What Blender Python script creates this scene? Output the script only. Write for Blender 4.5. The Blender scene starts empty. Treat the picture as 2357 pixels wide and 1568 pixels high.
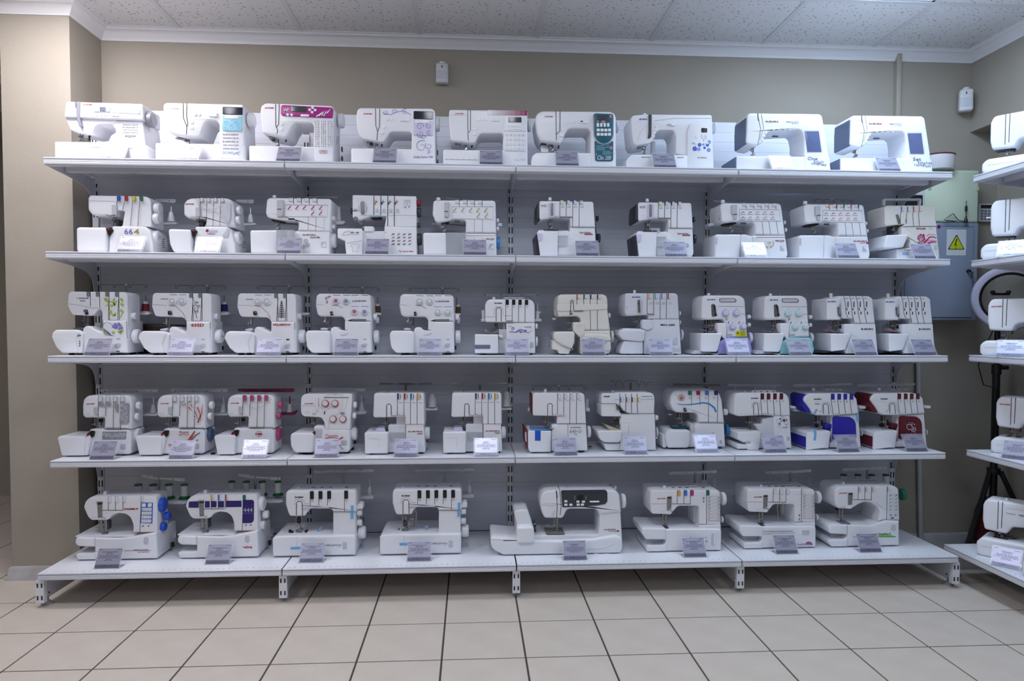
import bpy, math, random
from math import sin, cos, pi, radians
from mathutils import Vector, Matrix
from mathutils.geometry import tessellate_polygon

sc = bpy.context.scene
col = sc.collection

# ---------------------------------------------------------------- camera
cam = bpy.data.objects.new('camera', bpy.data.cameras.new('camera'))
col.objects.link(cam)
cam.data.sensor_width = 36.0
cam.data.lens = 36.0 * 1569.43 / 2357.0
cam.data.shift_y = (807.95 - 784.0) / 2357.0
cam.data.clip_start = 0.05
_yaw, _pitch, _roll = -0.0598, -0.0348, -0.0021
_m = Matrix.Rotation(_yaw, 3, 'Z') @ Matrix.Rotation(_pitch, 3, 'X') @ Matrix.Rotation(_roll, 3, 'Y')
cam.matrix_world = Matrix.Translation((1.8035, -3.0207, 1.1825)) @ (_m @ Matrix.Rotation(pi / 2, 3, 'X')).to_4x4()
sc.camera = cam

# ---------------------------------------------------------------- world and exposure
world = bpy.data.worlds.new('world'); sc.world = world; world.use_nodes = True
world.node_tree.nodes['Background'].inputs[0].default_value = (0.75, 0.82, 1.0, 1)
world.node_tree.nodes['Background'].inputs[1].default_value = 0.02
sc.view_settings.view_transform = 'Standard'
sc.view_settings.look = 'None'
sc.view_settings.gamma = 1.0
sc.view_settings.exposure = 0.0
sc.view_settings.use_curve_mapping = False

# ceiling luminaires: (x, y, watts, colour), built further down as fittings in the tile grid; farther rows unseen, added for fill
LIGHTS = [(-1, -1, 16.5, (1.0, .95, .96)), (5, -1, 13, (.62, .80, 1.0)),
          (-1, -3, 12, (.92, .93, 1.0)), (2, -3, 11, (.84, .90, 1.0)), (5, -3, 9, (.72, .85, 1.0)),
          (-1, -7, 7, (.78, .86, 1.0)), (2, -7, 7, (.74, .85, 1.0)), (5, -7, 4, (.70, .84, 1.0))]

# ---------------------------------------------------------------- materials
MATS = {}
def new_mat(name, colr, rough=0.4, metal=0.0, bump=None, noise=None, trans=0.0, coat=0.0, emit=0.0, spec=None):
    m = bpy.data.materials.new(name); m.use_nodes = True
    nt = m.node_tree; b = nt.nodes['Principled BSDF']
    b.inputs['Base Color'].default_value = (*colr, 1)
    b.inputs['Roughness'].default_value = rough
    b.inputs['Metallic'].default_value = metal
    if coat: b.inputs['Coat Weight'].default_value = coat
    if spec is not None: b.inputs['Specular IOR Level'].default_value = spec
    if emit:
        b.inputs['Emission Color'].default_value = (*colr, 1)
        b.inputs['Emission Strength'].default_value = emit
    tc = nt.nodes.new('ShaderNodeTexCoord')
    def tex(scale, det=3):
        n = nt.nodes.new('ShaderNodeTexNoise'); n.inputs['Scale'].default_value = scale
        n.inputs['Detail'].default_value = det
        nt.links.new(tc.outputs['Object'], n.inputs['Vector']); return n
    if noise:
        sc_, amt, col2 = noise
        n = tex(sc_); r = nt.nodes.new('ShaderNodeValToRGB')
        r.color_ramp.elements[0].position = 0.35; r.color_ramp.elements[1].position = 0.7
        r.color_ramp.elements[0].color = (*[c * (1 - amt) + d * amt for c, d in zip(colr, col2)], 1)
        r.color_ramp.elements[1].color = (*colr, 1)
        nt.links.new(n.outputs[0], r.inputs[0]); nt.links.new(r.outputs[0], b.inputs['Base Color'])
    if bump:
        n = tex(bump[0]); k = nt.nodes.new('ShaderNodeBump'); k.inputs['Strength'].default_value = bump[1]
        k.inputs['Distance'].default_value = 0.002
        nt.links.new(n.outputs[0], k.inputs['Height']); nt.links.new(k.outputs[0], b.inputs['Normal'])
    MATS[name] = m
    return m
def s2l(*c): return tuple(((x / 255 + .055) / 1.055) ** 2.4 if x > 10 else x / 255 / 12.92 for x in c)
W_ = s2l(230, 231, 238)
for n, c, r in (('w', (230, 231, 238), .36), ('wv', (214, 216, 226), .4), ('cr', (222, 219, 214), .4), ('wg', (212, 212, 216), .35), ('lg', (186, 187, 194), .4),
                ('lgv', (196, 196, 208), .4), ('lgv2', (150, 152, 164), .45), ('mg', (120, 121, 128), .45), ('mg2', (118, 116, 114), .45), ('dg', (58, 60, 66), .4),
                ('grey', (140, 141, 152), .3), ('stgrey', (92, 104, 130), .4), ('bk', (18, 18, 20), .4), ('dk', (40, 38, 38), .6), ('rub', (22, 22, 22), .8),
                ('char', (44, 45, 56), .35), ('strip', (52, 55, 64), .25), ('pr', (110, 110, 122), .6), ('pg', (150, 150, 156), .5), ('pk', (40, 40, 44), .6),
                ('red', (176, 28, 34), .5), ('dred', (158, 30, 38), .5), ('wine', (140, 22, 52), .5), ('rose', (206, 150, 158), .5), ('badge', (186, 30, 40), .4),
                ('jblue', (28, 44, 160), .5), ('jblue2', (38, 48, 110), .5), ('lblue', (150, 196, 222), .5), ('lblue2', (124, 144, 190), .5), ('purp', (96, 88, 178), .5), ('purp2', (136, 126, 200), .5),
                ('gold', (176, 152, 78), .45), ('or2', (196, 128, 110), .5), ('or3', (206, 76, 46), .5), ('sand', (190, 178, 158), .6), ('lime', (168, 196, 84), .5), ('lgreen', (128, 212, 104), .5),
                ('mag', (160, 22, 128), .35), ('mag2', (170, 44, 110), .5), ('mag3', (196, 70, 130), .5), ('pink', (220, 146, 176), .5), ('plum', (88, 36, 88), .5),
                ('teal', (20, 92, 112), .35), ('lteal', (150, 190, 196), .5), ('turq', (140, 206, 226), .4), ('turq2', (160, 192, 232), .4), ('navyblk', (28, 32, 48), .2), ('navy', (38, 28, 104), .35),
                ('lil2', (206, 202, 226), .4), ('lil3', (142, 128, 200), .5), ('lil4', (110, 96, 160), .5), ('lilac', (150, 152, 206), .5), ('lil5', (186, 178, 232), .35), ('lilb', (156, 150, 214), .25),
                ('mint', (170, 216, 220), .35), ('mintb', (142, 198, 206), .25), ('gmint', (120, 176, 154), .5), ('slate', (90, 96, 120), .5), ('slate2', (160, 168, 190), .5), ('slate3', (120, 124, 148), .5), ('slateb', (74, 96, 128), .35),
                ('bl1', (38, 66, 196), .5), ('bl3', (96, 156, 230), .5), ('bluegr', (108, 112, 144), .4), ('royal', (44, 40, 168), .35), ('maroon', (104, 32, 40), .4), ('maroon2', (96, 20, 34), .35), ('tape', (112, 176, 222), .5),
                ('pinkd', (178, 74, 120), .35), ('pinkbar', (132, 40, 76), .4), ('yel', (206, 206, 30), .5), ('dialw', (216, 217, 224), .4), ('dialf', (224, 224, 228), .4), ('dialr', (172, 60, 52), .4),
                ('d_blu', (34, 84, 196), .35), ('d_blu2', (70, 118, 202), .4), ('d_lbl', (46, 134, 206), .35), ('d_red', (168, 34, 40), .4), ('d_red2', (136, 30, 42), .4), ('d_yel', (206, 194, 40), .4), ('d_yel2', (224, 180, 28), .4),
                ('d_grn', (18, 106, 72), .35), ('d_grn2', (100, 170, 130), .5), ('d_org', (222, 136, 40), .4), ('d_org2', (222, 162, 74), .4), ('d_tea', (22, 128, 116), .4), ('d_tea2', (84, 160, 160), .4), ('d_pnk', (190, 130, 180), .4), ('d_nvy', (32, 38, 108), .4),
                ('d_mag', (176, 40, 130), .4), ('d_pur', (78, 50, 130), .4), ('thr', (216, 216, 220), .8), ('scr', (92, 102, 140), .12), ('lcd', (112, 116, 140), .2), ('lcdk', (66, 70, 78), .2),
                ('wire', (96, 92, 90), .4), ('tg', (20, 104, 62), .45), ('t_red', (120, 20, 34), .8), ('t_nvy', (34, 28, 92), .8), ('t_brn', (84, 60, 38), .8)):
    new_mat(n, s2l(*c), r)
for i in range(8):
    t = min(1, (i + .3) / 7) ** .8; new_mat('burg%d' % i, tuple(a * (1 - t) + b * t for a, b in zip(W_, s2l(140, 30, 78))), .35)
new_mat('st', s2l(150, 150, 152), .3, .9); new_mat('chrome', s2l(200, 202, 206), .15, 1.0)
def clear_mat(name, colr, alpha, rough=.12):
    m = bpy.data.materials.new(name); m.use_nodes = True; nt = m.node_tree; nt.nodes.clear()
    o = nt.nodes.new('ShaderNodeOutputMaterial'); mx = nt.nodes.new('ShaderNodeMixShader'); tr = nt.nodes.new('ShaderNodeBsdfTransparent')
    pb = nt.nodes.new('ShaderNodeBsdfPrincipled'); pb.inputs['Base Color'].default_value = (*colr, 1); pb.inputs['Roughness'].default_value = rough
    mx.inputs[0].default_value = alpha
    nt.links.new(tr.outputs[0], mx.inputs[1]); nt.links.new(pb.outputs[0], mx.inputs[2]); nt.links.new(mx.outputs[0], o.inputs[0]); MATS[name] = m
clear_mat('clear', s2l(214, 218, 226), .35); clear_mat('clear2', s2l(200, 204, 214), .55); clear_mat('clearw', s2l(220, 221, 226), .75); clear_mat('acrylic', s2l(222, 224, 232), .16, .05)
# room
new_mat('shelf', s2l(226, 228, 236), .35, bump=(220, .05)); new_mat('rail', s2l(214, 216, 226), .3); new_mat('panel', s2l(216, 219, 230), .5)
new_mat('wall', s2l(162, 155, 145), .75, bump=(60, .25), noise=(3.5, .5, s2l(156, 148, 137)))
new_mat('cornice', s2l(232, 232, 236), .6); new_mat('trunk', s2l(164, 157, 147), .5); new_mat('pipe', s2l(176, 178, 184), .4)
new_mat('grout', s2l(74, 70, 66), .9, bump=(300, .3)); new_mat('tile', s2l(206, 196, 186), .5, noise=(9, .5, s2l(194, 182, 171)), bump=(160, .12))
new_mat('gridbar', s2l(214, 216, 220), .5); new_mat('skirt', s2l(186, 184, 186), .6, noise=(14, .6, s2l(152, 150, 154)))
new_mat('cab', s2l(150, 160, 182), .45); new_mat('gbox', s2l(206, 218, 196), .45); new_mat('paper', s2l(214, 218, 222), .7); new_mat('sign', s2l(196, 206, 30), .5)
new_mat('card', s2l(164, 164, 186), .3, .35); new_mat('cardd', s2l(112, 112, 134), .3, .35); new_mat('ink', s2l(62, 60, 72), .7)
new_mat('fab_pink', s2l(206, 164, 174), .9); new_mat('fab_blue', s2l(92, 150, 204), .9); new_mat('fab_teal', s2l(20, 96, 100), .9); new_mat('fab_dark', s2l(28, 26, 44), .9); new_mat('fab_brown', s2l(96, 40, 36), .9); new_mat('fab_print', s2l(170, 160, 150), .9, noise=(160, 1, s2l(90, 84, 80))); new_mat('fab_yel', s2l(190, 160, 60), .9)
new_mat('exting', s2l(92, 18, 20), .35); new_mat('leather', s2l(24, 23, 24), .45, noise=(40, .6, s2l(70, 60, 40)))
new_mat('diffuser', (1, 1, 1), .5)
def ceiling_mat():
    m = new_mat('ctile', s2l(226, 226, 228), .9); nt = m.node_tree; b = nt.nodes['Principled BSDF']; tc = nt.nodes['Texture Coordinate']
    mp = nt.nodes.new('ShaderNodeMapping'); mp.inputs['Scale'].default_value = (42, 75, 1); nt.links.new(tc.outputs['Object'], mp.inputs[0])
    v = nt.nodes.new('ShaderNodeTexVoronoi'); v.inputs['Scale'].default_value = 1.0; v.inputs['Randomness'].default_value = 1.0; nt.links.new(mp.outputs[0], v.inputs['Vector'])
    n = nt.nodes.new('ShaderNodeTexNoise'); n.inputs['Scale'].default_value = 2.5; nt.links.new(mp.outputs[0], n.inputs['Vector'])
    a = nt.nodes.new('ShaderNodeMath'); a.operation = 'MULTIPLY_ADD'; a.inputs[1].default_value = .42; a.inputs[2].default_value = -.03; nt.links.new(n.outputs[0], a.inputs[0])
    l = nt.nodes.new('ShaderNodeMath'); l.operation = 'LESS_THAN'; nt.links.new(v.outputs['Distance'], l.inputs[0]); nt.links.new(a.outputs[0], l.inputs[1])
    mx = nt.nodes.new('ShaderNodeMix'); mx.data_type = 'RGBA'; mx.inputs[6].default_value = (*s2l(226, 226, 228), 1); mx.inputs[7].default_value = (*s2l(112, 108, 106), 1)
    nt.links.new(l.outputs[0], mx.inputs[0]); nt.links.new(mx.outputs[2], b.inputs['Base Color'])
ceiling_mat()

# ---------------------------------------------------------------- mesh helpers
class MB:
    def __init__(s): s.v = []; s.f = []
    def add(s, v, f):
        o = len(s.v); s.v += v; s.f += [tuple(i + o for i in q) for q in f]
    def box(s, x0, y0, z0, x1, y1, z1):
        s.add([(x, y, z) for z in (z0, z1) for y in (y0, y1) for x in (x0, x1)],
              [(0, 2, 3, 1), (4, 5, 7, 6), (0, 1, 5, 4), (2, 6, 7, 3), (0, 4, 6, 2), (1, 3, 7, 5)])
    def prism(s, pts, y0, y1, b=0.004, n=3, axis='y'):
        v, f = prism(pts, y0, y1, b, n)
        if axis == 'x': v = [(y, x, z) for x, y, z in v]; f = [q[::-1] for q in f]
        s.add(v, f)
    def cyl(s, p, q, r0, r1=None, n=16, ch=0.0):
        r1 = r0 if r1 is None else r1
        p, q = Vector(p), Vector(q); a = (q - p); L = a.length; a /= L
        u = a.orthogonal().normalized(); w = a.cross(u)
        prof = [(0, r0 - ch), (ch, r0), (L - ch, r1), (L, r1 - ch)] if ch else [(0, r0), (L, r1)]
        v = []
        for t, r in prof:
            for i in range(n):
                an = 2 * pi * i / n
                v.append(tuple(p + a * t + (u * cos(an) + w * sin(an)) * max(r, 1e-5)))
        f = []
        for k in range(len(prof) - 1):
            for i in range(n):
                j = (i + 1) % n
                f.append((k * n + i, k * n + j, (k + 1) * n + j, (k + 1) * n + i))
        f.append(tuple(range(n))[::-1]); f.append(tuple(range((len(prof) - 1) * n, len(prof) * n)))
        s.add(v, f)
    def lathe(s, prof, c, n=20):
        v = []
        for r, z in prof:
            for i in range(n):
                v.append((c[0] + r * cos(2 * pi * i / n), c[1] + r * sin(2 * pi * i / n), c[2] + z))
        f = []
        for k in range(len(prof) - 1):
            for i in range(n):
                j = (i + 1) % n
                f.append((k * n + i, k * n + j, (k + 1) * n + j, (k + 1) * n + i))
        f.append(tuple(range(n))[::-1]); f.append(tuple(range((len(prof) - 1) * n, len(prof) * n)))
        s.add(v, f)
    def tube(s, pts, r, n=6):
        P = [Vector(p) for p in pts]; v = []; prev = None
        for i, p in enumerate(P):
            t = (P[min(i + 1, len(P) - 1)] - P[max(i - 1, 0)])
            t = t.normalized() if t.length > 1e-9 else Vector((0, 0, 1))
            u = t.orthogonal().normalized() if prev is None else (prev - t * prev.dot(t)).normalized()
            prev = u; w = t.cross(u)
            for k in range(n):
                an = 2 * pi * k / n; v.append(tuple(p + (u * cos(an) + w * sin(an)) * r))
        f = []
        for i in range(len(P) - 1):
            for k in range(n):
                j = (k + 1) % n; f.append((i * n + k, i * n + j, (i + 1) * n + j, (i + 1) * n + k))
        f.append(tuple(range(n))[::-1]); f.append(tuple(range((len(P) - 1) * n, len(P) * n)))
        s.add(v, f)
    def ribbon(s, pts, y, w, t=0.0005, w1=None):
        n = len(pts); L = []; R = []
        for i in range(n):
            a = pts[max(i - 1, 0)]; c = pts[min(i + 1, n - 1)]
            dx, dz = c[0] - a[0], c[1] - a[1]; l = math.hypot(dx, dz) or 1
            k = w if w1 is None else w + (w1 - w) * i / max(1, n - 1)
            nx, nz = -dz / l * k / 2, dx / l * k / 2
            L.append((pts[i][0] + nx, pts[i][1] + nz)); R.append((pts[i][0] - nx, pts[i][1] - nz))
        v = [(x, y - t, z) for x, z in L] + [(x, y - t, z) for x, z in R] + [(x, y, z) for x, z in L] + [(x, y, z) for x, z in R]
        f = []
        for i in range(n - 1):
            f += [(i, n + i, n + i + 1, i + 1), (i, i + 1, 2 * n + i + 1, 2 * n + i), (n + i, 3 * n + i, 3 * n + i + 1, n + i + 1)]
        f += [(0, 2 * n, 3 * n, n), (n - 1, 2 * n - 1, 4 * n - 1, 3 * n - 1)]
        s.add(v, f)
    def mesh(s, name, smooth=True, ang=38):
        me = bpy.data.meshes.new(name); me.from_pydata(s.v, [], s.f)
        if smooth and me.polygons:
            me.polygons.foreach_set('use_smooth', [len(q) == 4 for q in s.f]); me.set_sharp_from_angle(angle=radians(ang))
        me.update(); return me
    def obj(s, name, mat, parent=None, smooth=True):
        return link(name, s.mesh(name, smooth), mat, parent)
def link(name, me, mat, parent=None):
    if mat is not None and not me.materials: me.materials.append(MATS[mat])
    o = bpy.data.objects.new(name, me); col.objects.link(o)
    if parent is not None: o.parent = parent
    return o
def dup(o, parent=None):
    c = o.copy(); col.objects.link(c)
    if parent is not None: c.parent = parent
    for ch in [x for x in o.children]:
        dup(ch, c)
    return c
def empty(name, loc=(0, 0, 0), rz=0.0):
    o = bpy.data.objects.new(name, None); col.objects.link(o); o.location = loc; o.rotation_euler = (0, 0, rz)
    o.empty_display_size = 0.05
    return o
def tag(o, label, cat, group=None):
    o['label'] = label; o['category'] = cat
    if group: o['group'] = group
    return o
def struct(o): o['kind'] = 'structure'; return o
class Outline(list): info = None
def rounded(pts, r):
    """round the corners of a closed outline; r is one radius or one per corner"""
    n = len(pts); out = []; info = []
    for i in range(n):
        p = Vector(pts[i]); a = Vector(pts[i - 1]); c = Vector(pts[(i + 1) % n])
        rr = r[i % len(r)] if isinstance(r, (list, tuple)) else r
        u = a - p; w = c - p; lu, lw = u.length, w.length
        if lu < 1e-6 or lw < 1e-6: continue
        u /= lu; w /= lw; cs = max(-1, min(1, u.dot(w))); an = math.acos(cs)
        if rr <= 1e-6 or an > radians(172) or an < radians(8): out.append(tuple(p)); info.append(None); continue
        d = min(rr / math.tan(an / 2), lu * .48, lw * .48); rr = d * math.tan(an / 2)
        bis = (u + w).normalized(); ce = p + bis * (rr / sin(an / 2))
        s0 = p + u * d - ce; s1 = p + w * d - ce
        a0 = math.atan2(s0.y, s0.x); da = math.atan2(s1.y, s1.x) - a0
        while da > pi: da -= 2 * pi
        while da < -pi: da += 2 * pi
        k = max(2, int(abs(da) / radians(24)) + 1)
        for j in range(k + 1):
            q = (ce.x + rr * cos(a0 + da * j / k), ce.y + rr * sin(a0 + da * j / k))
            if not out or math.hypot(q[0] - out[-1][0], q[1] - out[-1][1]) > 2e-5: out.append(q); info.append((p, bis, 1 / sin(an / 2), rr))
    o = Outline(out); o.info = info
    return o
def prism(pts, y0, y1, b, n=3):
    """outline in x, z extruded along y with rounded front edges"""
    info = getattr(pts, 'info', None) or [None] * len(pts)
    A = sum(pts[i - 1][0] * pts[i][1] - pts[i][0] * pts[i - 1][1] for i in range(len(pts)))
    if A < 0: pts = pts[::-1]; info = info[::-1]
    N = len(pts)
    w = max(p[0] for p in pts) - min(p[0] for p in pts); h = max(p[1] for p in pts) - min(p[1] for p in pts)
    b = max(0, min(b, .4 * min(w, h), .45 * (y1 - y0)))
    nor = []
    for i in range(N):
        ax, az = pts[i - 1]; px, pz = pts[i]; cx, cz = pts[(i + 1) % N]
        e0 = Vector((px - ax, pz - az)).normalized(); e1 = Vector((cx - px, cz - pz)).normalized()
        n0 = Vector((-e0.y, e0.x)); n1 = Vector((-e1.y, e1.x)); m = n0 + n1
        if m.length < 1e-6: m = n0.copy()
        m.normalize(); m /= max(.5, m.dot(n0)); nor.append(m)
    def inset(t):
        q = []
        for p, m, f in zip(pts, nor, info):
            if f and t > f[3] and m.dot(f[1]) > 0: q.append((f[0].x + f[1].x * t * f[2], f[0].y + f[1].y * t * f[2]))
            else: q.append((p[0] + m.x * t, p[1] + m.y * t))
        return q
    for s in (1, .8, .6, .45, .3, .2, .12):
        q = inset(b * s)
        if all((q[i][0] - q[i - 1][0]) * (pts[i][0] - pts[i - 1][0]) + (q[i][1] - q[i - 1][1]) * (pts[i][1] - pts[i - 1][1]) > -1e-10 for i in range(N)): break
    b *= s
    lo = []
    if b > 0:
        for k in range(n + 1):
            t = pi / 2 * k / n; lo.append((b * (1 - sin(t)), y0 + b * (1 - cos(t))))
        lo += [(0, y1 - b * .6), (b * .6, y1)]
    else: lo = [(0, y0), (0, y1)]
    v = []
    for ins, y in lo: v += [(x, y, z) for x, z in inset(ins)]
    f = []
    for k in range(len(lo) - 1):
        for i in range(N):
            j = (i + 1) % N
            f.append(((k + 1) * N + i, (k + 1) * N + j, k * N + j, k * N + i))
    k = (len(lo) - 1) * N
    for t in tessellate_polygon([[Vector((p[0], p[1], 0)) for p in pts]]):
        a, b_, c = (Vector(pts[i]) for i in t)
        if (b_ - a).cross(c - a) < 0: t = t[::-1]
        f.append(tuple(t)); f.append(tuple(i + k for i in t)[::-1])
    return v, f
# lettering as flat meshes, cached by string
_TXT = {}
def text_mesh(s, bold=0.0, shear=0.0):
    k = (s, bold, shear)
    if k not in _TXT:
        cu = bpy.data.curves.new('lettering', 'FONT'); cu.body = s; cu.size = 1.0; cu.extrude = 0.012
        cu.offset = bold; cu.shear = shear; cu.resolution_u = 2; cu.align_x = 'LEFT'
        o = bpy.data.objects.new('lettering', cu); col.objects.link(o)
        me = bpy.data.meshes.new_from_object(o)
        bpy.data.objects.remove(o); bpy.data.curves.remove(cu)
        xs = [v.co.x for v in me.vertices]; ys = [v.co.y for v in me.vertices]
        if not xs: xs = [0, 1]; ys = [0, 1]
        x0, w, y0, h = min(xs), max(xs) - min(xs), min(ys), max(ys) - min(ys)
        for v in me.vertices: v.co = ((v.co.x - x0) / w, (v.co.z) * .02, (v.co.y - y0) / h)
        _TXT[k] = me
    return _TXT[k]
def text(s, mat, parent, x0, x1, z0, z1, y, name='lettering', bold=0.0, shear=0.0):
    me = text_mesh(s, bold, shear)
    key = (s, bold, shear, mat)
    if key not in _TXT:
        q = me.copy(); q.materials.append(MATS[mat]); _TXT[key] = q
    o = link(name, _TXT[key], None, parent); o.location = (x0, y, z0); o.scale = (x1 - x0, 1, z1 - z0)
    return o
# ---------------------------------------------------------------- machine kit (local millimetres: x right, d back from the front, z up)
K = {'o': None, 'p': None}
SHELF_Z = {1: 1.8953, 2: 1.4991, 3: 1.0556, 4: 0.6051, 5: 0.1525}
GROUPS = {1: 'machines on the top shelf', 2: 'machines on the second shelf', 3: 'machines on the third shelf',
          4: 'machines on the fourth shelf', 5: 'machines on the bottom shelf', 6: 'machines on the side shelving'}
def M(name, label, cat, x, y, row, z=None, rz=0.0, grp=None):
    o = empty(name, (x, y, SHELF_Z[row] if z is None else z), rz); K['o'] = o
    return tag(o, label, cat, GROUPS[grp or row])
def par(u):
    return K['p'] if u and K['p'] is not None else K['o']
def put(mb, name, mat, u):
    o = mb.obj(name, mat, par(u))
    if not u: K['p'] = o
    return o
def mm(a): return [(a[i] / 1000, a[i + 1] / 1000) for i in range(0, len(a), 2)]
def P(name, a, d0, d1, mat='w', b=5, r=5, u=0):
    mb = MB(); mb.prism(rounded(mm(a), [q / 1000 for q in r] if isinstance(r, (list, tuple)) else r / 1000), d0 / 1000, d1 / 1000, b / 1000)
    return put(mb, name, mat, u)
def B(name, x0, z0, x1, z1, d0, d1, mat='w', b=4, r=4, u=0):
    return P(name, [x0, z0, x1, z0, x1, z1, x0, z1], d0, d1, mat, b, r, u)
def Y(name, x, z, r, d0, d1, mat='w', u=0, n=24):
    mb = MB(); mb.cyl((x / 1000, d1 / 1000, z / 1000), (x / 1000, d0 / 1000, z / 1000), r / 1000, n=n, ch=min(r * .18, (d1 - d0) * .4) / 1000)
    return put(mb, name, mat, u)
def X(name, x0, x1, d, z, r, mat='w', u=0, n=28):
    mb = MB(); mb.cyl((x0 / 1000, d / 1000, z / 1000), (x1 / 1000, d / 1000, z / 1000), r / 1000, n=n, ch=min(abs(x1 - x0), r) * .2 / 1000)
    return put(mb, name, mat, u)
def V(name, x, d, z0, z1, r0, r1=None, mat='w', u=0, n=14):
    mb = MB(); mb.cyl((x / 1000, d / 1000, z0 / 1000), (x / 1000, d / 1000, z1 / 1000), r0 / 1000, (r0 if r1 is None else r1) / 1000, n=n)
    return put(mb, name, mat, u)
def T(name, a, r, mat='st', u=0):
    mb = MB(); mb.tube([(a[i] / 1000, a[i + 1] / 1000, a[i + 2] / 1000) for i in range(0, len(a), 3)], r / 1000)
    return put(mb, name, mat, u)
def R(name, a, d, w, mat='dk', u=0, w1=None):
    mb = MB(); mb.ribbon(mm(a), d / 1000, w / 1000, w1=None if w1 is None else w1 / 1000)
    return put(mb, name, mat, u)
def YY(name, a, r, d0, d1, mat='w', u=0):
    for i in range(0, len(a), 2): Y(name, a[i], a[i + 1], r, d0, d1, mat, u)
def RR(name, a, d, w, mat='dk', u=0, w1=None):
    for q in a: R(name, q, d, w, mat, u, w1)
def TT(name, a, r, mat='st', u=0):
    for q in a: T(name, q, r, mat, u)
def L(s, x0, z0, x1, z1, d, mat='red', bold=0.0, shear=0.0, u=0):
    return text(s, mat, par(u), x0 / 1000, x1 / 1000, z0 / 1000, z1 / 1000, d / 1000 - .0004, bold=bold, shear=shear)
def N(name, x0, z0, x1, z1, rows, cols, d, mat='pr', k=.55, seed=1, u=0):
    """printed chart of small stitch marks"""
    rn = random.Random(seed); mb = MB(); cw = (x1 - x0) / cols; ch = (z1 - z0) / rows
    for i in range(rows):
        for j in range(cols):
            w = cw * k * (.5 + .5 * rn.random()); h = ch * k * (.6 + .4 * rn.random())
            cx = x0 + (j + .5) * cw; cz = z0 + (i + .5) * ch
            mb.box((cx - w / 2) / 1000, (d - .4) / 1000, (cz - h / 2) / 1000, (cx + w / 2) / 1000, d / 1000, (cz + h / 2) / 1000)
    o = put(mb, name, mat, u); o['kind'] = 'stuff'
    return o
def S(name, x, z, r, turns, d, w, mat, u=0, a0=0.0):
    """printed spiral"""
    n = int(14 * abs(turns)) + 4; pts = []
    for i in range(n):
        t = i / (n - 1); an = a0 + 2 * pi * turns * t; q = r * (1 - .85 * t)
        pts += [x + q * cos(an), z + q * sin(an)]
    return R(name, pts, d, w, mat, u, w1=w * .3)
def F(name, x, z, r, n, d, mat, u=0, k=.45):
    """printed flower of n petals"""
    mb = MB()
    for i in range(n):
        an = 2 * pi * i / n + .3; ca, sa = cos(an), sin(an)
        pts = [(x + (ca * q - sa * s) * r, z + (sa * q + ca * s) * r) for q, s in ((.12, 0), (.45, -k * .6), (.85, -k * .5), (1, 0), (.85, k * .5), (.45, k * .6))]
        mb.prism([(p / 1000, q / 1000) for p, q in pts], (d - .4) / 1000, d / 1000, 0)
    return put(mb, name, mat, u)
def SL(xs, zt, zw, zb, d, w, mats, dx=0, g=2, side=1, wd=4):
    """thread slots: a dark groove each with its tension thumbwheel"""
    for i, x in enumerate(xs):
        b = zb[i] if isinstance(zb, (list, tuple)) else zb
        R('thread_slot', [x, zt, x, zw, x + dx * .5, (zw + b) / 2, x + dx, b], d, g, 'dk')
        if mats:
            m = mats[i] if isinstance(mats, (list, tuple)) else mats
            B('tension_dial', x + side * g * .5, zw, x + side * (g * .5 + w), zt - 1, d - wd, d + 6, m, 2, 2)
def ND(x, z0, z1, d, k=1.0, w=14):
    """needle bar, presser bar, needle clamp and presser foot; z0 head underside, z1 plate"""
    T('needle_bar', [x - 4 * k, d, z0, x - 4 * k, d, (z0 * .35 + z1 * .65)], 2.2 * k, 'st')
    T('presser_bar', [x + 3 * k, d + 5, z0, x + 3 * k, d + 5, z1 + 5], 2.8 * k, 'st')
    zc = z0 * .5 + z1 * .5
    B('needle_clamp', x - 8 * k, zc - 4, x + 1, zc + 5, d - 4, d + 3, 'st', 1, 1)
    X('clamp_screw', x - 14 * k, x - 7 * k, d - 1, zc, 2.2, 'st', n=10)
    P('presser_foot', [x - w / 2, z1, x + w / 2, z1, x + w / 2, z1 + 2.5, x + 7 * k, z1 + 5, x + 6 * k, z1 + 12, x, z1 + 12, x - 1, z1 + 5, x - w / 2, z1 + 3], d - 8, d + 10, 'st', 1, 1)
def FT(x0, x1, d0, d1, r=10, h=8):
    for x in (x0, x1):
        for d in (d0, d1):
            V('rubber_foot', x, d, 0, h + 1, r, r, 'rub')
def PL(x, d, z0, z1, xa, xb, mat='wg', h=8, th=3, pm='st', sag=0, pr=3.2):
    """telescopic thread stand with a flat guide bar"""
    V('stand_pole', x, d, z0, z1, pr, pr, pm)
    zz = (z1, z1 - sag)
    P('thread_guide_bar', [xa, zz[1] - h / 2, x - 5, zz[0] - h / 2, x + 5, zz[0] - h / 2, xb, zz[1] - h / 2, xb, zz[1] + h / 2, x + 5, zz[0] + h / 2, x - 5, zz[0] + h / 2, xa, zz[1] + h / 2], d - 1.5, d + 1.5, mat, .6, 2.5)
    n = 4
    for i in range(n):
        q = xa + (xb - xa) * (.06 + .88 * i / (n - 1))
        Y('guide_eye', q, zz[1] + (zz[0] - zz[1]) * (1 - abs(q - x) / max(abs(xa - x), abs(xb - x), 1)), h * .28, d - 2.2, d - 1.2, 'pg', u=1, n=10)
def WG(x, d, z0, z1, xs, drop=16, mat='wire'):
    """thread stand with a bent wire guide"""
    V('stand_pole', x, d, z0, z1, 4, 4, 'st')
    V('pole_cap', x, d, z1, z1 + 8, 6, 5, 'wg')
    a = []
    for i, q in enumerate(xs):
        s = 5
        a += [q - s, d, z1 + 4, q - s * .5, d - 4, z1 + 4 - drop, q + s * .5, d - 4, z1 + 4 - drop, q + s, d, z1 + 4]
    T('wire_guide', a, 1.1, mat)
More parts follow.
